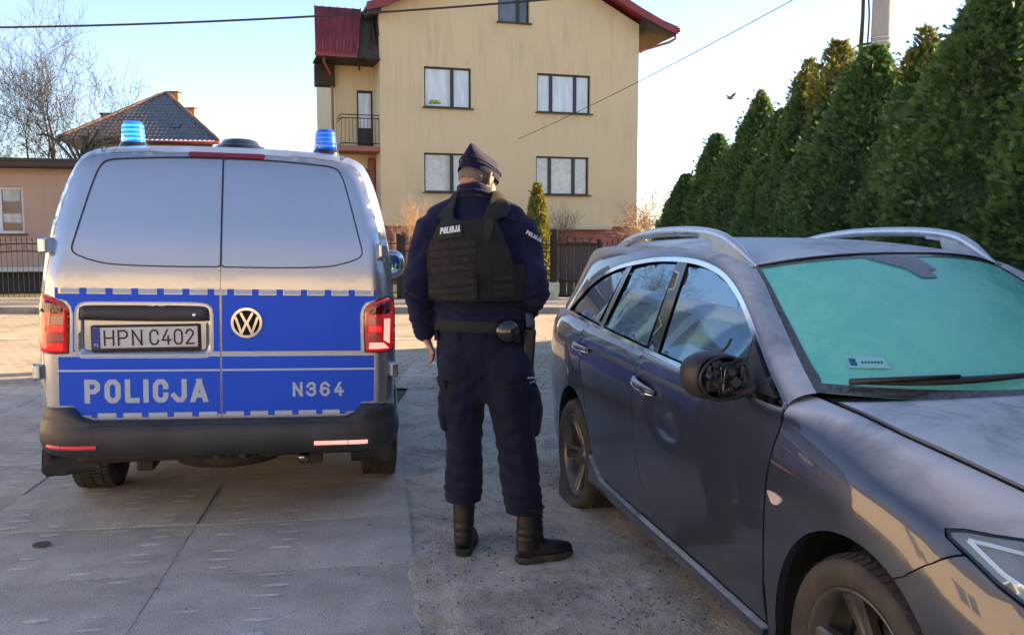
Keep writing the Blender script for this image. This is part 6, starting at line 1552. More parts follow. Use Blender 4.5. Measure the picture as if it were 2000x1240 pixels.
for x in (-.848,.828):
    for a in (.95, 3.95): van_wheel(x, a)
    s = 1 if x > 0 else -1
    xs = (.655,.892) if s > 0 else (.655,.935)
    fo = densify([(s*xs[0],.27),(s*(xs[0]+.01),.44),(s*(xs[0]+.02),.48),(s*(xs[1]-.03),.50),(s*(xs[1]),.40),(s*(xs[1]+.012),.29),(s*(xs[1]-.012),.262)], .03)
    f_ = panel('mud_flap', [fo], [], lambda v: np.c_[v[:,0], .13 + .04*((.6-v[:,1])/.3)-.012*np.cos((v[:,0])*12), v[:,1]], 'black_plastic', van, .03, .006, OUT)
    f_.modifiers.new('t', 'SOLIDIFY').thickness = .006
    # wheel openings: dark arch shields set proud of the body sides
    for a in (.95, 3.95):
        q = circ_pts(a, .333, .40, -5, 185, 30); V = []; F = []
        for y_, z_ in q: V += [(s*.909, y_, z_), (s*.909, a+(y_-a)*.84, .333+(z_-.333)*.84), (s*.60, a+(y_-a)*.84, .333+(z_-.333)*.84)]
        for i in range(len(q)-1):
            for j in range(2): F.append((i*3+j, (i+1)*3+j, (i+1)*3+j+1, i*3+j+1))
        mesh('arch_trim', V, F, 'bumper_plastic', van)
        panel('arch_void', [[(y_, z_) for y_, z_ in circ_pts(a, .333, .42, -5, 185, 30)]], [], lambda v, s=s: np.c_[np.full(len(v), s*.64), v[:,0], v[:,1]], 'dark_void', van, None, 0, (s,0,0))
# ---- side windows, blue side stripe, sliding door lines, windscreen, front end
for s in (-1, 1):
    def sf(d, s=s): return lambda v: lean(np.c_[s*(vw(v[:,1])+d), v[:,0], v[:,1]])
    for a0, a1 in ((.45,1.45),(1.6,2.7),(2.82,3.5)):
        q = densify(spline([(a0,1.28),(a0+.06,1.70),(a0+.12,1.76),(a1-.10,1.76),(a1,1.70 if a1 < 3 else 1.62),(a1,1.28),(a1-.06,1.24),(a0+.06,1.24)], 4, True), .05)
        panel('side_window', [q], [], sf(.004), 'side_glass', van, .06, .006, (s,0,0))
    for z0, z1 in ((1.0,1.18),(.62,.86)): panel('blue_film', [densify([(.45,z0),(3.5,z0),(3.5,z1),(.45,z1)], .05)], [], sf(.002), 'film_blue', van, .2, 0, (s,0,0))
    for a in (1.52, 2.76, 3.58): panel('door_gap', [densify([(a,.45),(a+.006,.45),(a+.006,1.2),(a,1.2)], .05)], [], sf(.001), 'dark_void', van, None, 0, (s,0,0))
    # mirror: body coloured housing with its glass towards us
    hm = ell_shell('wing_mirror', (0,0,0), (.120,.085,.125), R(40), 'silver_paint', van); hm.location = (s*1.055, 3.66, 1.285 - s*.02)
    lathe('mirror_glass', [(0,-.004),(.093,-.004),(.097,0)], 'mirror_glass', hm, 32, 'z').matrix_local = Matrix.Translation((0,-.050,0)) @ Matrix.Diagonal((1.02,1,1.14,1)) @ Matrix.Rotation(R(90+4), 4, 'X')
    tube('mirror_arm', [(-s*.19,.03,-.07),(-s*.05,.03,-.06)], .030, 'black_plastic', hm, 10)
ws2 = [(-.70,1.20),(.70,1.20),(.60,1.62),(-.60,1.62)]
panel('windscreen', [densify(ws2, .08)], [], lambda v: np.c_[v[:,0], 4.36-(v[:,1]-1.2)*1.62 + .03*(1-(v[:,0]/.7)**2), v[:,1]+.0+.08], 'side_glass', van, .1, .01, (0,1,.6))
box('grille', (0,4.84,.80), (1.1,.05,.14), 'black_plastic', van, .02)
for s in (-1, 1): box('headlight', (s*.68,4.80,.82), (.26,.08,.17), 'head_glass', van, .03, rot=(0,0,-s*.3))
box('front_bumper', (0,4.82,.50), (1.55,.16,.36), 'bumper_plastic', van, .06)
# ---- roof: two beacons and the ventilation hood
for x, hot in ((-.482, True), (.543, False)):
    z = 1.988 - .0201*x; a = .42
    n = 'left' 
    b = lathe('beacon', [(0,.028),(.058,.028),(.061,.034),(.0605,.06),(.056,.115),(.049,.138),(.041,.146),(0,.149)], 'beacon_lit' if hot else 'beacon_dim', van, 36, 'z'); b.location = (x, a, z)
    if hot: b['label'] = 'left beacon flashing bright cyan'
    lathe('beacon_base', [(.074,-.02),(.074,.012),(.066,.034),(0,.034)], 'black_gloss', b, 36, 'z')
    for k in range(4):
        zz = .045+.024*k; lathe('light_ring', [(.0615-.0055*(k/3),zz),(.0625-.006*(k/3),zz+.005),(.0615-.007*(k/3),zz+.010)], 'beacon_hot' if hot else 'beacon_mid', b, 36, 'z')
V = []; F = []
hood = [(.138,0),(.136,.025),(.118,.030),(.112,.036),(.092,.062),(.07,.068),(0,.070)]
vt = lathe('roof_vent', hood, 'black_gloss', van, 44, 'z'); vt.location = (.060,.55,2.003); vt.scale = (1,1.25,1)
# =================================================================== the police officer, seen from behind
OFF = (-.125, 4.03, 0)
officer = thing('person', 'police officer in navy uniform and side cap, back turned, between van and car', 'person', OFF)
M['uniform'] = mat('uniform', (0.0045, 0.0080, 0.038), 0.85, spec=.25, var=0.35, scale=7, bump=0.35, bscale=420, sheen=0.08)
M['trouser_cloth'] = mat('trouser_cloth', (0.0045, 0.0072, 0.027), 0.86, spec=.25, var=0.35, scale=6, bump=0.35, bscale=420, sheen=0.06)
M['cap_cloth'] = mat('cap_cloth', (0.004, 0.008, 0.040), 0.85, spec=.2, var=0.2, scale=9, bump=0.3, bscale=500, sheen=.08)
M['vest_fabric'] = mat('vest_fabric', (0.0105, 0.0105, 0.0125), 0.86, var=0.3, scale=14, bump=0.6, bscale=380)
M['webbing'] = mat('webbing', (0.016, 0.0165, 0.019), 0.82, var=0.3, scale=30, bump=0.6, bscale=600)
M['boot_leather'] = mat('boot_leather', (0.008, 0.008, 0.0095), 0.42, var=0.3, scale=10, bump=0.4, bscale=160, rvar=.12)
M['skin'] = mat('skin', (0.50, 0.27, 0.20), 0.55, c2=(0.42,0.20,0.15), scale=14, bump=0.15, bscale=200)
M['hair'] = mat('hair', (0.22, 0.165, 0.13), 0.75, c2=(0.13,0.10,0.085), scale=60, bump=0.5, bscale=900)
M['patch_white'] = mat('patch_white', (0.62, 0.64, 0.68), 0.6)
def sweep(nodes_, n=20, hint=None, cap=True):
    """nodes: (x, y, z, r_side, r_depth); closed tube with rounded ends"""
    P = [Vector(q[:3]) for q in nodes_]; V = []; F = []; rings = []
    for i, q in enumerate(nodes_):
        d = (P[min(i+1, len(P)-1)] - P[max(i-1, 0)]).normalized()
        h = Vector(hint or (1, 0, 0)); a1 = (h - d*h.dot(d)).normalized(); a2 = d.cross(a1); rings.append((P[i], a1, a2, q[3], q[4], d))
    full = []
    def dome(r, s):
        p, a1, a2, r1, r2, d = r; rm = min(r1, r2)
        return [(p + d*s*rm*.8*math.sin(t), a1, a2, r1*math.cos(t), r2*math.cos(t)) for t in (1.35, .95, .5)]
    full = (dome(rings[0], -1) if cap else []) + [r[:5] for r in rings] + (dome(rings[-1], 1)[::-1] if cap else [])
    for p, a1, a2, r1, r2 in full:
        for k in range(n):
            th = 2*PI*k/n; V.append(p + a1*r1*math.cos(th) + a2*r2*math.sin(th))
    for i in range(len(full)-1):
        for k in range(n): F.append((i*n+k, i*n+(k+1) % n, (i+1)*n+(k+1) % n, (i+1)*n+k))
    F.append(tuple(range(n))[::-1]); F.append(tuple((len(full)-1)*n+k for k in range(n)))
    return V, F
def interp_nodes(nodes_, k=4):
    return [tuple(q) for q in spline(nodes_, k)]
def merge(parts):
    V = []; F = []
    for v, f in parts:
        k = len(V); V += [tuple(p) for p in v]; F += [tuple(i+k for i in t) for t in f]
    return V, F
def blob(name, parts, voxel, iters, disp, m, parent, keep=None, thick=0, link_=True):
    V, F = merge(parts); me = bpy.data.meshes.new('tmp'); me.from_pydata(V, [], F); me.update()
    bm = bmesh.new(); bm.from_mesh(me); bmesh.ops.recalc_face_normals(bm, faces=bm.faces[:]); bm.to_mesh(me); bm.free()
    o = bpy.data.objects.new('tmp', me); col.objects.link(o); md = o.modifiers.new('r', 'REMESH'); md.mode = 'VOXEL'; md.voxel_size = voxel; md.adaptivity = 0
    dg = bpy.context.evaluated_depsgraph_get(); ev = o.evaluated_get(dg); m2 = bpy.data.meshes.new_from_object(ev)
    bpy.data.objects.remove(o); bpy.data.meshes.remove(me)
    n = len(m2.vertices); co = np.empty(n*3); m2.vertices.foreach_get('co', co); co = co.reshape(-1, 3)
    ed = np.empty(len(m2.edges)*2, int); m2.edges.foreach_get('vertices', ed); ed = ed.reshape(-1, 2)
    deg = np.bincount(ed.ravel(), minlength=n).astype(float)[:,None]
    def lap(x):
        s = np.zeros_like(x); np.add.at(s, ed[:,0], x[ed[:,1]]); np.add.at(s, ed[:,1], x[ed[:,0]]); return s/deg
    for i in range(iters): co = co*.4 + lap(co)*.6
    def normals():
        m2.vertices.foreach_set('co', co.ravel()); m2.update(); nn = np.empty(n*3); m2.vertices.foreach_get('normal', nn); return nn.reshape(-1, 3)
    if disp is not None:
        nn = normals(); d = disp(co, nn); co = co + nn*d[:,None]; co = co*.75 + lap(co)*.25
    m2.vertices.foreach_set('co', co.ravel()); m2.update()
    if keep is not None:
        bm = bmesh.new(); bm.from_mesh(m2); cs = np.array([f.calc_center_median()[:] for f in bm.faces]); kk = keep(cs)
        bmesh.ops.delete(bm, geom=[f for f, k_ in zip(bm.faces[:], kk) if not k_], context='FACES'); bm.to_mesh(m2); bm.free()
    if not link_: return m2
    if keep is not None:      # even out the cut edge
        bm = bmesh.new(); bm.from_mesh(m2)
        for _ in range(10):
            nw = {}
            for v in bm.verts:
                nb = [e.other_vert(v) for e in v.link_edges if e.is_boundary]
                if len(nb) == 2: nw[v] = v.co*.4 + (nb[0].co+nb[1].co)*.3
            for v, c in nw.items(): v.co = c
        bmesh.ops.delete(bm, geom=[v for v in bm.verts if not v.link_faces], context='VERTS'); bm.to_mesh(m2); bm.free()
    m2.name = name; ob = link(name, m2, m, parent)
    if thick: s = ob.modifiers.new('t', 'SOLIDIFY'); s.thickness = thick; s.offset = 1
    return ob
def bvh_of(o): return BVHTree.FromPolygons([v.co[:] for v in o.data.vertices], [p.vertices[:] for p in o.data.polygons])
def patch(name, poly, bvh, t, m, parent, grid=.012, depth=.008, smooth=True, side=None):
    def fn(v):
        out = []
        for x, z in v:
            if side: h = bvh.ray_cast(Vector((1.0, x, z)), Vector((-1, 0, 0)))
            else: h = bvh.ray_cast(Vector((x, -1.5, z)), Vector((0, 1, 0)))
            if h[0] is None:
                q = bvh.find_nearest(Vector((x, -.2, z))) if not side else bvh.find_nearest(Vector((.4, x, z))); h = q
            nrm = h[1]; out.append(tuple(h[0] + nrm*t))
        return np.array(out)
    return panel(name, [densify(poly, grid)], [], fn, m, parent, grid, depth, (0, -1, 0) if not side else (1, 0, 0), smooth)
# frame: origin under the hips, x right, y away from the camera; traced x minus OFF.x
def X(x): return x + .125
# torso turned to its right, towards the car, so that the right flank shows
TY = R(-19)
def tw(x, y, z, k=1.0):
    c, s = math.cos(TY*k), math.sin(TY*k); return (x*c - y*s, x*s + y*c, z)
def torso_nodes(g=0.0):
    rows = [(.96,.0,.02,.215,.150),(1.02,.0,.02,.222,.152),(1.10,-.005,.02,.222,.148),(1.16,-.012,.015,.226,.152),(1.22,-.018,.01,.226,.152),(1.32,-.022,.0,.228,.150),(1.42,-.025,-.005,.232,.150),
            (1.50,-.027,-.01,.232,.142),(1.565,-.030,-.005,.205,.125),(1.615,-.033,.0,.160,.100),(1.655,-.036,.008,.115,.082),(1.69,-.040,.015,.080,.070)]
    return [(x, y, z, a+g, b+g) for z, x, y, a, b in rows]
SHL = (X(-.375), .0, 1.555); ELL = (X(-.440), -.035, 1.285); WRL = (X(-.408), .03, 1.062)
SHR = (X(.040), -.015, 1.555); ELR = (X(.107), -.06, 1.275); WRR = (X(.045), .16, 1.115)
def arm(sh, el, wr, g=0.0, inner=None, wr_r=.040):
    sh, el, wr = map(np.array, (sh, el, wr)); n = [(*(sh+np.array([ -np.sign(sh[0])*.05,0,.01])), .080+g, .080+g), (*sh, .079+g, .084+g)]
    for f, r in ((.35,.074),(.7,.070),(.92,.068)): n.append((*(sh+(el-sh)*f), r+g, r+g))
    n.append((*(el+np.array([0,-.004,-.008])), .065+g, .068+g))
    for f, r in ((.2,.064),(.5,.058),(.8,.050),(1.0,wr_r)): n.append((*(el+(wr-el)*f), r+g, r+g))
    return n
def leg(hip, knee, ankle, g=0.0, radii=None):
    h, k, a = map(np.array, (hip, knee, ankle)); n = []
    for f, r in zip((0,.3,.6,.85,1.0), radii[:5]): n.append((*(h+(k-h)*f), r[0]+g, r[1]+g))
    for f, r in zip((.25,.5,.75,.9,1.0), radii[5:]): n.append((*(k+(a-k)*f), r[0]+g, r[1]+g))
    return n
HL, KL, AL = (X(-.235), .03, .93), (X(-.228), .045, .52), (X(-.236), .075, .13)
HRr, KR, AR = (X(-.02), .0, .93), (X(.022), .01, .52), (X(.066), -.045, .13)
RL = [(.116,.138),(.106,.128),(.092,.110),(.084,.098),(.082,.095),(.088,.100),(.088,.100),(.080,.088),(.062,.070),(.055,.062)]
RRt = [(.118,.138),(.110,.130),(.098,.114),(.090,.102),(.086,.098),(.090,.098),(.084,.095),(.078,.085),(.062,.070),(.055,.062)]
def N3(p, s, o=3):  # cheap 3-D-ish noise from 2-D value noise
    return (fbm(p[:,0]*s+3.1, p[:,2]*s+7.7, o) + fbm(p[:,1]*s+11.3, p[:,2]*s*.9+1.7, o))*.7
def ridge(x): return 1 - np.abs(2*(x - np.floor(x)) - 1)**1.3
def env(z, c, w): return np.exp(-((z-c)/w)**2)
# ---- one continuous body under the clothes
def finger(base, d, ls, rs, curl, axis):
    p = np.array(base, float); d = Vector(d).normalized(); nodes_ = [(*p, rs[0], rs[0])]
    for i, l in enumerate(ls):
        p = p + np.array(d)*l; nodes_.append((*p, rs[i+1], rs[i+1])); d.rotate(Matrix.Rotation(curl[i], 3, axis))
    return sweep(nodes_, 8, hint=(0, 1, 0) if abs(d.x) > abs(d.y) else (1, 0, 0))
def hand(wr, d, up, parts, mirror_=1, curl=.35):
    """wr wrist, d direction of the hand, up back-of-hand normal"""
    d = Vector(d).normalized(); up = Vector(up); up = (up - d*up.dot(d)).normalized(); s = d.cross(up)*mirror_
    W = Vector(wr)
    HS = .84
    pal = [(*(W + d*t*HS), a*HS, b*HS) for t, a, b in ((-.05,.030,.027),(0,.030,.021),(.03,.038,.018),(.065,.043,.017),(.090,.041,.014))]
    parts.append(sweep(pal, 14, hint=tuple(s)))
    ax = Vector(tuple(s))*mirror_
    for i, (o, L_) in enumerate(((-.033,.078),(-.0115,.088),(.0105,.082),(.032,.064))):
        b = W + d*.088*HS + s*o*HS; dd = d + s*o*1.2; L_ *= HS
        parts.append(finger(b, dd, (L_*.42, L_*.32, L_*.26), (.0098,.0092,.0086,.0072), (curl, curl*1.2, curl), ax))
    b = W + d*.020 - s*.026; dd = (d*.75 - s*.62 - up*.28)
    parts.append(finger(b, dd, (.036,.030,.025), (.0135,.0115,.0105,.0085), (.15*mirror_, .2*mirror_, 0), up))
bp = [sweep(interp_nodes([(*tw(x,y,z)[:2], z, a-.02, b-.02) for x, y, z, a, b in torso_nodes()], 2), 28)]
bp.append(sweep(arm(SHL, ELL, WRL, -.026, wr_r=.052), 16)); bp.append(sweep(arm(SHR, ELR, WRR, -.026, wr_r=.052), 16))
BL_ = [(.096,.112),(.090,.106),(.078,.090),(.066,.074),(.062,.070),(.056,.062),(.052,.058),(.045,.050),(.038,.042),(.036,.040)]
bp.append(sweep(leg(HL, KL, AL, 0, BL_), 18)); bp.append(sweep(leg(HRr, KR, AR, 0, BL_), 18))
bp.append(sweep([(X(-.236),.06,.055,.035,.04),(X(-.235),.13,.045,.036,.032),(X(-.233),.20,.032,.036,.020)], 12, hint=(1,0,0)))
bp.append(sweep([(X(.07),-.04,.055,.035,.035),(X(.14),.0,.042,.034,.032),(X(.20),.03,.032,.034,.020)], 12, hint=(0,1,0)))
# neck and head; the head is bent forward and a little to the right
HC = Vector((X(-.157), .040, 1.782))
bp.append(sweep([(X(-.172),.012,1.66,.066,.066),(X(-.166),.022,1.715,.063,.064),(X(-.160),.034,1.77,.060,.062)], 18))
def ell(c, r, rot=None, n=20, m_=12):
    V = []; F = []
    for i in range(m_+1):
        ph = PI*(i+.001)/(m_+.002)
        for k in range(n):
            p = Vector((r[0]*math.sin(ph)*math.cos(2*PI*k/n), r[1]*math.sin(ph)*math.sin(2*PI*k/n), r[2]*math.cos(ph)))
            if rot is not None: p.rotate(rot)
            V.append(p + Vector(c))
    for i in range(m_):
        for k in range(n): F.append((i*n+k, i*n+(k+1) % n, (i+1)*n+(k+1) % n, (i+1)*n+k))
    F.append(tuple(range(n))[::-1]); F.append(tuple(m_*n+k for k in range(n)))
    return V, F
HRot = Matrix.Rotation(R(-36), 3, 'Z') @ Matrix.Rotation(R(-22), 3, 'X')
def hp(x, y, z): v = Vector((x, y, z)); v.rotate(HRot); return v + HC
bp += [ell(hp(0,-.005,.030), (.079,.097,.080), HRot), ell(hp(0,-.045,.0), (.070,.055,.062), HRot), ell(hp(0,.045,-.030), (.064,.055,.070), HRot), ell(hp(0,.075,-.070), (.040,.032,.026), HRot),
       ell(hp(0,.105,-.012), (.013,.022,.024), HRot), ell(hp(0,.098,.012), (.010,.014,.022), HRot), ell(hp(.030,.083,.022), (.020,.013,.010), HRot), ell(hp(-.030,.083,.022), (.020,.013,.010), HRot),
       ell(hp(0,.099,-.047), (.024,.011,.006), HRot), ell(hp(0,.097,-.057), (.021,.011,.006), HRot), ell(hp(.036,.068,-.018), (.020,.020,.018), HRot), ell(hp(-.036,.068,-.018), (.020,.020,.018), HRot)]
for s in (-1, 1):
    er = [(*hp(s*(.080+.010*math.sin(t)**2), -.004-.018*math.sin(t)+(-.004), .002-.030*math.cos(t)), .0062, .0062) for t in np.linspace(0.1, PI+.2, 9)]
    bp.append(sweep(er, 8, hint=(0,1,0))); bp.append(ell(hp(s*.079,-.002,-.001), (.010,.013,.024), HRot)); bp.append(ell(hp(s*.083,-.010,-.028), (.006,.008,.009), HRot))
hand(WRL, (.40,.12,-1), (-1,.1,-.2), bp, 1, .62)
hand(WRR, (-.75,.45,-.15), (.1,.8,.5), bp, -1, .5)
body = blob('body', bp, .0052, 2, None, 'skin', officer)
# cropped hair on the back and sides of the head
bm = bmesh.new(); bm.from_mesh(body.data)
hv = []; hf = []; idx = {}
RI = HRot.inverted()
for f in bm.faces:
    c = RI @ (f.calc_center_median() - HC)
    if f.calc_center_median().z > 1.72 and -.030 < c.z < .040 and c.y < .040 and abs(c.x) < .0835:
        vs = []
        for v in f.verts:
            if v.index not in idx: idx[v.index] = len(hv); hv.append(tuple(v.co + v.normal*.0022))
            vs.append(idx[v.index])
        hf.append(tuple(vs))
bm.free(); mesh('hair', hv, hf, 'hair', officer)
# ---- side cap: two tall panels meeting in a ridge, high at the front, seen from behind
def cap_pts():
    V = []; F = []; n = 44
    rows = [(-.010,1.0,1.0,0),(.004,1.02,1.01,0),(.034,1.00,1.02,.10),(.066,.97,1.02,.27),(.096,.90,.99,.70),(.114,.85,.93,.97)]
    for h, s, sy, pinch in rows:
        for k in range(n):
            th = 2*PI*k/n; x, y = .089*math.cos(th), .112*math.sin(th)
            end = (abs(y)/.112)**2; mid = 1-end
            V.append(hp(x*s*(1-pinch*.975), y*sy - .004, .022 + h*(1 - .10*mid*max(0, h)/.108) + .008*end*(y > 0) + .010*end*(y < 0)*max(0, h)/.11))
    for i in range(len(rows)-1):
        for k in range(n): F.append((i*n+k, i*n+(k+1) % n, (i+1)*n+(k+1) % n, (i+1)*n+k))
    F.append(tuple((len(rows)-1)*n+k for k in range(n)))
    return V, F
V, F = cap_pts(); cp = mesh('side_cap', V, F, 'cap_cloth', officer); autosmooth(cp, 60)
s_ = cp.modifiers.new('s', 'SUBSURF'); s_.levels = 1; s_.render_levels = 1
fold = [hp(.0905*math.cos(t), .1145*math.sin(t)-.004, .050+.016*math.sin(t)**2) for t in np.linspace(0, 2*PI, 50)]
tube('cap_fold', fold, .0035, 'cap_cloth', cp, 6)
# ---- jacket
def fold_disp(spec, amp=.006, fine=.003):
    def f(p, n):
        d = amp*2.6*N3(p, 5.5) + fine*2.2*N3(p, 15)
        for (cx, cy, cz), w, k, a, tilt in spec:      # ring creases bunched round a joint
            r2 = ((p[:,0]-cx)**2 + (p[:,1]-cy)**2)/(w[0]**2) + ((p[:,2]-cz)/w[1])**2
            ph = (p[:,2] + tilt*(p[:,0]-cx))*k + 2.6*N3(p, 7) + 1.3*fbm(p[:,0]*5, p[:,1]*5, 2)
            d += 1.7*a*(ridge(ph)-.5)*np.exp(-r2)
        return d
    return f
def drape(p, centre, half, ang, n_, amp, w, seed):
    """a fan of long soft folds: lines at angle ang in the x-z plane, fading away from centre"""
    u = (p[:,0]-centre[0])*math.cos(ang) + (p[:,2]-centre[2])*math.sin(ang)
    v = -(p[:,0]-centre[0])*math.sin(ang) + (p[:,2]-centre[2])*math.cos(ang)
    e = np.exp(-(u/half)**2 - (v/w)**2); ph = v*n_ + 1.1*fbm(p[:,0]*4+seed, p[:,2]*4+seed*2, 2) + .8*fbm(u*3+seed, p[:,1]*5, 2)
    return .78*amp*(ridge(ph)**1.5-.45)*e
jk = [sweep(interp_nodes([(*tw(x,y,z)[:2], z, a, b) for x, y, z, a, b in torso_nodes(.004)[1:]], 2), 36)]
jk.append(sweep(arm(SHL, ELL, WRL, 0), 22)); jk.append(sweep(arm(SHR, ELR, WRR, .003), 22))
jk.append(sweep([(*(np.array(SHL)+np.array([.03,0,.035])),.06,.075),(X(-.25),.0,1.625,.06,.085),(X(-.17),.0,1.655,.07,.085)], 18, hint=(0,1,0)))
jk.append(sweep([(*(np.array(SHR)+np.array([-.03,0,.035])),.06,.075),(X(-.08),.0,1.630,.06,.085),(X(-.16),.0,1.655,.07,.085)], 18, hint=(0,1,0)))
jd0 = fold_disp([((*ELL[:2],ELL[2]),(.10,.065),20,.009,.6),((*ELR[:2],ELR[2]),(.11,.08),18,.010,-.5),((0,0,1.175),(.40,.045),24,.010,.10),((*WRL[:2],1.12),(.08,.05),26,.007,.2)], .005)
def jd(p, n):
    d = jd0(p, n)
    for c, half, ang, n_, a, w, sd in (((X(-.42),0,1.46),.13,R(60),13,.013,.09,1),((X(-.43),0,1.36),.12,R(35),15,.013,.08,2),((X(-.44),0,1.22),.11,R(-35),16,.012,.08,3),
            ((X(.10),0,1.45),.14,R(-58),12,.014,.10,4),((X(.12),0,1.35),.12,R(-30),14,.014,.08,5),((X(.12),0,1.24),.12,R(30),15,.013,.07,6),((X(-.16),0,1.56),.2,R(15),11,.007,.08,7)):
        d += drape(p, c, half, ang, n_, a, w, sd)
    return d
jacket = blob('jacket', jk, .0075, 3, jd, 'uniform', officer, keep=lambda c: (c[:,2] > 1.085) | (np.abs(c[:,0]) > .2))
# stand collar, a scarf-like roll round the neck
def ringp(z, cx, cy, rx, ry, tilt=0, n=40): return [(cx+rx*math.cos(2*PI*k/n), cy+ry*math.sin(2*PI*k/n), z + tilt*math.sin(2*PI*k/n) ) for k in range(n+1)]
cn = X(-.170)
V = []; F = []; n = 44; rows = [(1.650,.110,.098),(1.672,.098,.092),(1.700,.088,.086),(1.728,.084,.083),(1.748,.084,.083),(1.752,.079,.078),(1.735,.074,.074)]
for i, (z, a, b) in enumerate(rows):
    for k in range(n):
        th = 2*PI*k/n; back = max(0, -math.sin(th)); V.append((cn + a*math.cos(th)*(1+.03*math.sin(5*th)), .020 + b*math.sin(th), z + .016*back*(i/5) - .022*max(0, math.cos(th))*(i/5) + .004*math.sin(3*th+i)))
for i in range(len(rows)-1):
    for k in range(n): F.append((i*n+k, i*n+(k+1) % n, (i+1)*n+(k+1) % n, (i+1)*n+k))
cl = mesh('collar', V, F, 'uniform', officer)
for dz in (0, .026): tube('collar_fold', [(cn+(.094-.22*dz)*math.cos(t)*1.0, .020+(.090-.15*dz)*math.sin(t), 1.693+dz+.012*max(0,-math.sin(t))-.012*max(0,math.cos(t))) for t in np.linspace(0, 2*PI, 50)], .0075, 'uniform', cl, 8)
JB = bvh_of(jacket)
# cuffs
for wr, el, nm in ((WRL, ELL, 0), (WRR, ELR, 1)):
    w_ = np.array(wr); e_ = np.array(el); d = (w_-e_)/np.linalg.norm(w_-e_)
    v, f = sweep([(*(w_-d*.045), .050,.052),(*(w_-d*.01), .048,.050),(*(w_+d*.004), .044,.046)], 20, cap=False); mesh('cuff', v, f, 'uniform', jacket)
# ---- trousers
tj = [sweep(interp_nodes([(X(-.125)+0, .02, .84, .16, .12),(X(-.125), .015, .90, .222, .155),(X(-.127), .015, .97, .228, .158),(X(-.130), .02, 1.03, .226, .152),(X(-.130), .02, 1.10, .218, .146)], 2), 32)]
tj.append(sweep(leg(HL, KL, AL, .004, RL), 26)); tj.append(sweep(leg(HRr, KR, AR, .004, RRt), 26))
tj.append(ell((X(-.235), -.045, .925), (.110,.105,.12))); tj.append(ell((X(-.020), -.065, .925), (.118,.105,.12)))
# bloused hems
tj.append(sweep([(X(-.234),.06,.37,.084,.092),(X(-.236),.068,.325,.092,.098),(X(-.236),.072,.288,.084,.09),(X(-.236),.074,.27,.06,.066)], 22))
tj.append(sweep([(X(.045),-.02,.37,.082,.090),(X(.055),-.03,.31,.088,.094),(X(.062),-.036,.265,.080,.086),(X(.064),-.04,.245,.06,.066)], 22))
# cargo pockets
tj.append(sweep([(X(-.315),.035,.82,.026,.075),(X(-.322),.035,.72,.030,.078),(X(-.318),.04,.63,.024,.074)], 18)); tj.append(sweep([(X(.095),-.005,.82,.026,.085),(X(.112),-.005,.72,.034,.088),(X(.104),.0,.62,.026,.08)], 18))
def td(p, n):
    d = .018*N3(p, 4.5) + .003*N3(p, 13)
    for c, half, ang, n_, a, w, sd in (((X(-.24),0,.80),.16,R(28),13,.014,.09,1),((X(.02),0,.80),.17,R(-30),12,.015,.10,2),((X(-.12),0,.88),.12,R(85),11,.010,.12,3),
            ((X(-.23),0,.60),.15,R(-24),12,.012,.11,4),((X(.02),0,.62),.15,R(32),12,.014,.11,5),((X(-.23),0,.46),.14,R(20),15,.014,.08,6),((X(.03),0,.47),.15,R(-22),14,.015,.09,7),
            ((X(-.235),0,.335),.14,R(-10),22,.012,.055,8),((X(.05),0,.315),.14,R(12),21,.013,.055,9),((X(-.22),0,.70),.10,R(70),16,.008,.10,10),((X(.0),0,.52),.10,R(-75),15,.008,.10,11)):
        d += drape(p, c, half, ang, n_, a, w, sd)
    return d
trousers = blob('trousers', tj, .0075, 3, td, 'trouser_cloth', officer, keep=lambda c: (c[:,2] > .238+.03*(c[:,0] < .08)) & (c[:,2] < 1.125))
TB = bvh_of(trousers)
def tseam(name, pts, t=.0012, w=.004): 
    sp_ = spline(pts, 8); return patch(name, ribbon(sp_, w), TB, t, 'trouser_cloth', trousers, .02, .002)
tseam('seam', [(X(-.145),1.06),(X(-.140),.95),(X(-.130),.84),(X(-.125),.76)], .002)
tseam('seam', [(X(-.335),1.035),(X(-.24),1.025),(X(-.15),1.03)]); tseam('seam', [(X(-.14),1.03),(X(-.05),1.02),(X(.05),1.035)])
for a, b in ((-.31,-.185),(-.09,.03)):
    patch('back_pocket', [(X(a),1.0),(X(b),1.005),(X(b),.985),(X(a),.98)], TB, .003, 'trouser_cloth', trousers, .02, .004)
for x in (-.335,-.245,-.138,-.045): patch('belt_loop', [(X(x)-.006,1.045),(X(x)+.006,1.045),(X(x)+.006,1.142),(X(x)-.006,1.142)], TB, .016, 'trouser_cloth', trousers, .012, .004)
fl = patch('pocket_flap', [(X(.030),.865),(X(.118),.880),(X(.125),.845),(X(.090),.800),(X(.040),.815)], TB, .008, 'trouser_cloth', trousers, .01, .006)
patch('pocket_flap', [(X(-.345),.875),(X(-.305),.870),(X(-.300),.835),(X(-.345),.825)], TB, .008, 'trouser_cloth', trousers, .01, .006)
patch('knee_tab', [(X(.085),.455),(X(.122),.46),(X(.122),.435),(X(.085),.43)], TB, .005, 'uniform', trousers, .01, .004)
def onb(B, t):
    def fn(v):
        out = []
        for x, z in v:
            h = B.ray_cast(Vector((x, -1.5, z)), Vector((0, 1, 0)))
            if h[0] is None: h = B.find_nearest(Vector((x, -.2, z)))
            out.append(tuple(h[0]+h[1]*t))
        return np.array(out)
    return fn
letters('lettering', 'POLICJA', X(.070), .857, .014, .055, .0032, onb(TB, .0155), 'patch_white', fl, gap=.3, slant=.1)
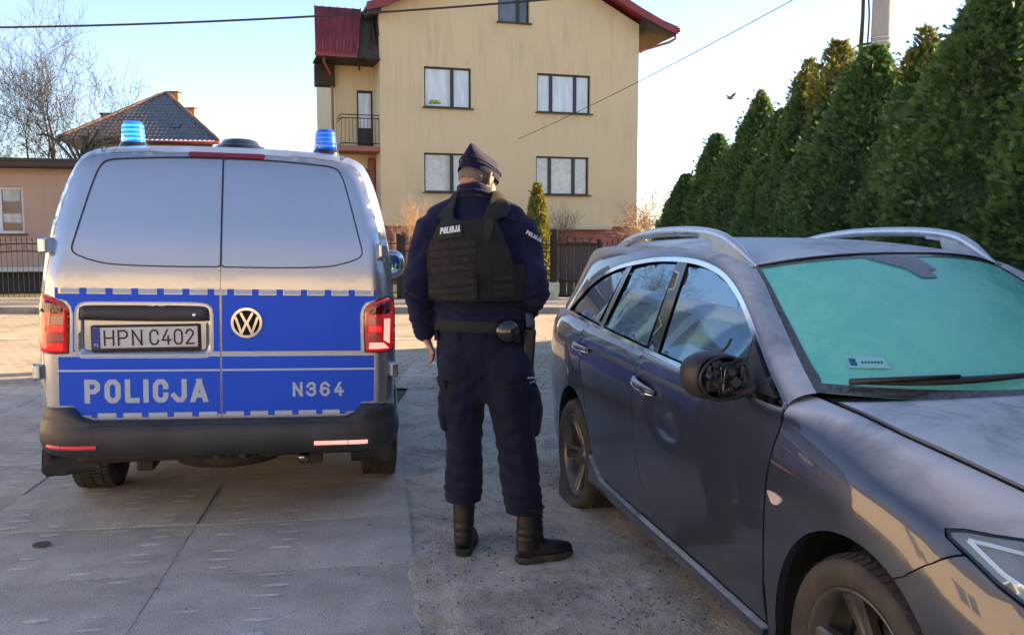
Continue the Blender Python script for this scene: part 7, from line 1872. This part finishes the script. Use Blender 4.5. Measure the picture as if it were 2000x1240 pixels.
# ---- belt and what hangs on it
V = []; F = []; n = 56; be = [(1.088,.004),(1.090,.009),(1.140,.009),(1.142,.004)]
for z, o in be:
    for k in range(n):
        th = 2*PI*k/n; V.append((X(-.130)+(.229+o)*math.cos(th), .02+(.156+o)*math.sin(th), z - .008*math.cos(th)))
for i in range(3):
    for k in range(n): F.append((i*n+k, i*n+(k+1) % n, (i+1)*n+(k+1) % n, (i+1)*n+k))
blt = mesh('belt', V, F, 'webbing', officer)
po = lathe('round_pouch', [(0,-.052),(.030,-.050),(.048,-.040),(.056,-.022),(.057,.012),(.052,.02)], 'black_gloss', officer, 36, 'z')
po.matrix_local = Matrix.Translation((X(-.020), -.130, 1.100)) @ Matrix.Rotation(R(82), 4, 'X') @ Matrix.Rotation(R(180), 4, 'X')
box('pouch_body', (X(-.020), -.125, 1.055), (.098,.040,.085), 'boot_leather', po, .014).matrix_parent_inverse = po.matrix_local.inverted()
hl = box('holster', (X(.078), -.088, 1.025), (.054,.046,.165), 'boot_leather', officer, .012, rot=(R(5),R(4),0), smooth=False)
box('grip', (X(.074), -.098, 1.140), (.036,.050,.075), 'black_gloss', hl, .010, rot=(R(-18),0,.2)); box('holster_strap', (X(.076), -.109, 1.080), (.054,.006,.022), 'webbing', hl, .002)
box('holster_tip', (X(.080), -.080, .955), (.034,.032,.030), 'black_plastic', hl, .008)
tube('key_clip', spline([(X(-.028),-.155,1.035),(X(-.020),-.160,1.022),(X(-.026),-.158,1.008),(X(-.036),-.156,1.012)], 6), .003, 'chrome', po, 6).matrix_parent_inverse = po.matrix_local.inverted()
box('magazine_pouch', (X(.020), -.118, 1.085), (.034,.034,.075), 'boot_leather', officer, .008, rot=(0,0,R(8)))
box('watch', (WRL[0]-.038, WRL[1], WRL[2]+.022), (.030,.050,.030), 'black_plastic', jacket, .008, rot=(0,R(12),0))
# ---- vest: plate carrier
vt_ = [sweep(interp_nodes([(*tw(x,y,z)[:2], z, a, b) for x, y, z, a, b in torso_nodes(.026)[3:-1]], 2), 40)]
for sx in (-1, 1):
    c_ = -.030
    vt_.append(sweep([tuple([*tw(c_+sx*.115,-.12,1.52)[:2],1.52,.035,.02]), tuple([*tw(c_+sx*.112,-.085,1.62)[:2],1.62,.035,.02]), tuple([*tw(c_+sx*.108,-.02,1.672)[:2],1.672,.035,.02]), tuple([*tw(c_+sx*.110,.05,1.645)[:2],1.645,.035,.02]), tuple([*tw(c_+sx*.115,.11,1.56)[:2],1.56,.035,.02])], 12))
def vkeep(c):
    cc, ss = math.cos(-TY), math.sin(-TY); x = c[:,0]*cc - c[:,1]*ss + .026; y = c[:,0]*ss + c[:,1]*cc; z = c[:,2]
    mainp = (z > 1.235) & (z < 1.40)
    up = (z >= 1.40) & (z < 1.612) & (np.abs(x) < .185 - .45*np.maximum(0, z-1.45)) & (np.abs(y) > .03)
    strap = (z >= 1.60) & (np.abs(np.abs(x)-.112) < .040)
    scoop = (z > 1.590) & (np.abs(x) < .062)
    return mainp | ((up | strap) & ~scoop)
vest = blob('vest', vt_, .0085, 3, lambda p, n: .004*N3(p, 9), 'vest_fabric', officer, keep=vkeep, thick=.010)
VB0 = bvh_of(vest)
class _B:  # cast on the outer skin of the vest
    def ray_cast(self, o, d):
        h = VB0.ray_cast(o, d)
        return (h[0]+h[1]*.010, h[1]) if h[0] is not None else (None, None)
    def find_nearest(self, o): h = VB0.find_nearest(o); return (h[0]+h[1]*.010, h[1])
VB = _B()
lab = patch('label_patch', [(X(-.325),1.555),(X(-.222),1.570),(X(-.215),1.518),(X(-.318),1.503)], VB, .007, 'webbing', vest, .012, .007)
letters('lettering', 'POLICJA', X(-.312), 1.528, .026, .086, .0058, lambda v: onb(VB, .0085)(np.c_[v[:,0], v[:,1]+(v[:,0]-X(-.31))*.13]), 'patch_white', lab, gap=.34, slant=.12)
for i in range(5):
    z = 1.485 - .034*i; dx = .0
    patch('webbing_strip', [(X(-.360+.001*i),z),(X(-.160),z+.018),(X(-.160),z-.004+.0),(X(-.360+.001*i),z-.022)], VB, .004, 'webbing', vest, .02, .004)
lowp = patch('rear_pouch', [(X(-.362),1.345),(X(-.158),1.368),(X(-.150),1.240),(X(-.358),1.232)], VB, .016, 'vest_fabric', vest, .014, .02)
for z in (1.318,1.285,1.253): patch('webbing_strip', [(X(-.356),z),(X(-.156),z+.020),(X(-.155),z),(X(-.356),z-.018)], VB, .020, 'webbing', vest, .02, .004)
patch('side_pouch', [(X(-.085),1.375),(X(-.005),1.372),(X(.0),1.255),(X(-.080),1.250)], VB, .014, 'vest_fabric', vest, .014, .016)
for z in (1.345,1.31,1.28): patch('webbing_strip', [(X(-.083),z),(X(-.006),z),(X(-.006),z-.014),(X(-.083),z-.014)], VB, .018, 'webbing', vest, .02, .004)
for a in ((-.345,1.43),(-.350,1.60)): pass
for x0, x1, z0, z1 in ((-.128,-.092,1.50,1.60),): patch('shoulder_strap', [(X(x0),z0),(X(x1),z0),(X(x1)+.012,z1),(X(x0)+.012,z1)], VB, .006, 'webbing', vest, .014, .006)
# sleeve patch with its lettering
sp1 = patch('sleeve_patch', [(X(.060),1.535),(X(.078),1.560),(X(.112),1.535),(X(.125),1.500),(X(.095),1.490)], JB, .004, 'cap_cloth', jacket, .01, .004)
letters('lettering', 'POLICJA', 0, 0, .022, .085, .0052, lambda v: onb(JB, .0065)(np.c_[X(.060)+v[:,0]*.78+v[:,1]*.35, 1.536-v[:,0]*.50+v[:,1]*.70]), 'patch_white', sp1, gap=.34)
patch('epaulette', [(X(-.020),1.625),(X(.030),1.606),(X(.022),1.585),(X(-.026),1.603)], JB, .006, 'uniform', jacket, .01, .006)
# ---- boots
def boot(toe, heel, az_, sh):
    d = np.array([math.sin(az_), math.cos(az_)]); s = np.array([d[1], -d[0]])
    def P(t, o, z): return (heel[0]+d[0]*t+s[0]*o, heel[1]+d[1]*t+s[1]*o, z)
    hint = (s[0], s[1], 0)
    up = [sweep([(*P(.055,0,.06),.048,.060),(*P(.058,0,.13),.050,.060),(*P(.060,0,.20),.053,.061),(*P(.062,0,.265),.056,.062),(*P(.062,0,.33),.050,.054)], 22, hint=hint),
          sweep([(*P(.045,0,.052),.044,.045),(*P(.11,0,.056),.047,.050),(*P(.17,0,.050),.050,.042),(*P(.225,0,.043),.047,.034),(*P(.262,0,.040),.036,.028)], 20, hint=hint),
          sweep([(*P(.095,0,.10),.040,.040),(*P(.075,0,.17),.048,.050)], 16, hint=hint)]
    def bd(p, n): return .0035*N3(p, 11) + .004*(ridge((p[:,2])*24+2*N3(p, 8))-.5)*env(p[:,2], .14, .05)
    b = blob('boot', up, .006, 2, bd, 'boot_leather', officer, keep=lambda c: c[:,2] > .014)
    V = []; F = []
    out = [(-.006,.0),(.002,.030),(.03,.042),(.08,.040),(.12,.044),(.18,.054),(.24,.048),(.275,.030),(.288,.0)]
    ol = spline(out, 4); ring = [(t, o) for t, o in ol] + [(t, -o) for t, o in ol[::-1][1:-1]]
    rows = [(.0,.97),(.004,1.0),(.026,1.02),(.032,.98),(.034,.8)]
    for z, k in rows:
        for t, o in ring: V.append(P(t*k+(1-k)*.14, o*k, z + .006*max(0, t-.2)/.08*(z < .01)))
    n_ = len(ring)
    for i in range(len(rows)-1):
        for k in range(n_): F.append((i*n_+k, i*n_+(k+1) % n_, (i+1)*n_+(k+1) % n_, (i+1)*n_+k))
    F.append(tuple(range(n_))[::-1]); so_ = mesh('sole', V, F, 'rubber_dark', b); autosmooth(so_, 40)
    for k in range(7): 
        z = .085+.024*k; t = .135-.012*k if k < 3 else .118
        tube('lace', [P(t+.0, -.024, z), P(t+.012, 0, z+.004), P(t, .024, z)], .0028, 'boot_leather', b, 5)
    tube('pull_loop', [P(-.004,-.008,.235), P(-.010,0,.262), P(-.004,.008,.235)], .003, 'webbing', b, 5)
    tube('boot_cuff', [P(.062+.066*math.cos(t), .058*math.sin(t), .262) for t in np.linspace(0, 2*PI, 30)], .006, 'boot_leather', b, 8)
M['rubber_dark'] = mat('rubber_dark', (0.012,0.0115,0.011), .7, c2=(.05,.045,.04), scale=20, bump=.3, bscale=90)
boot(None, (X(-.237), .012), R(4), 0); boot(None, (X(.026), -.075), R(66), 0)
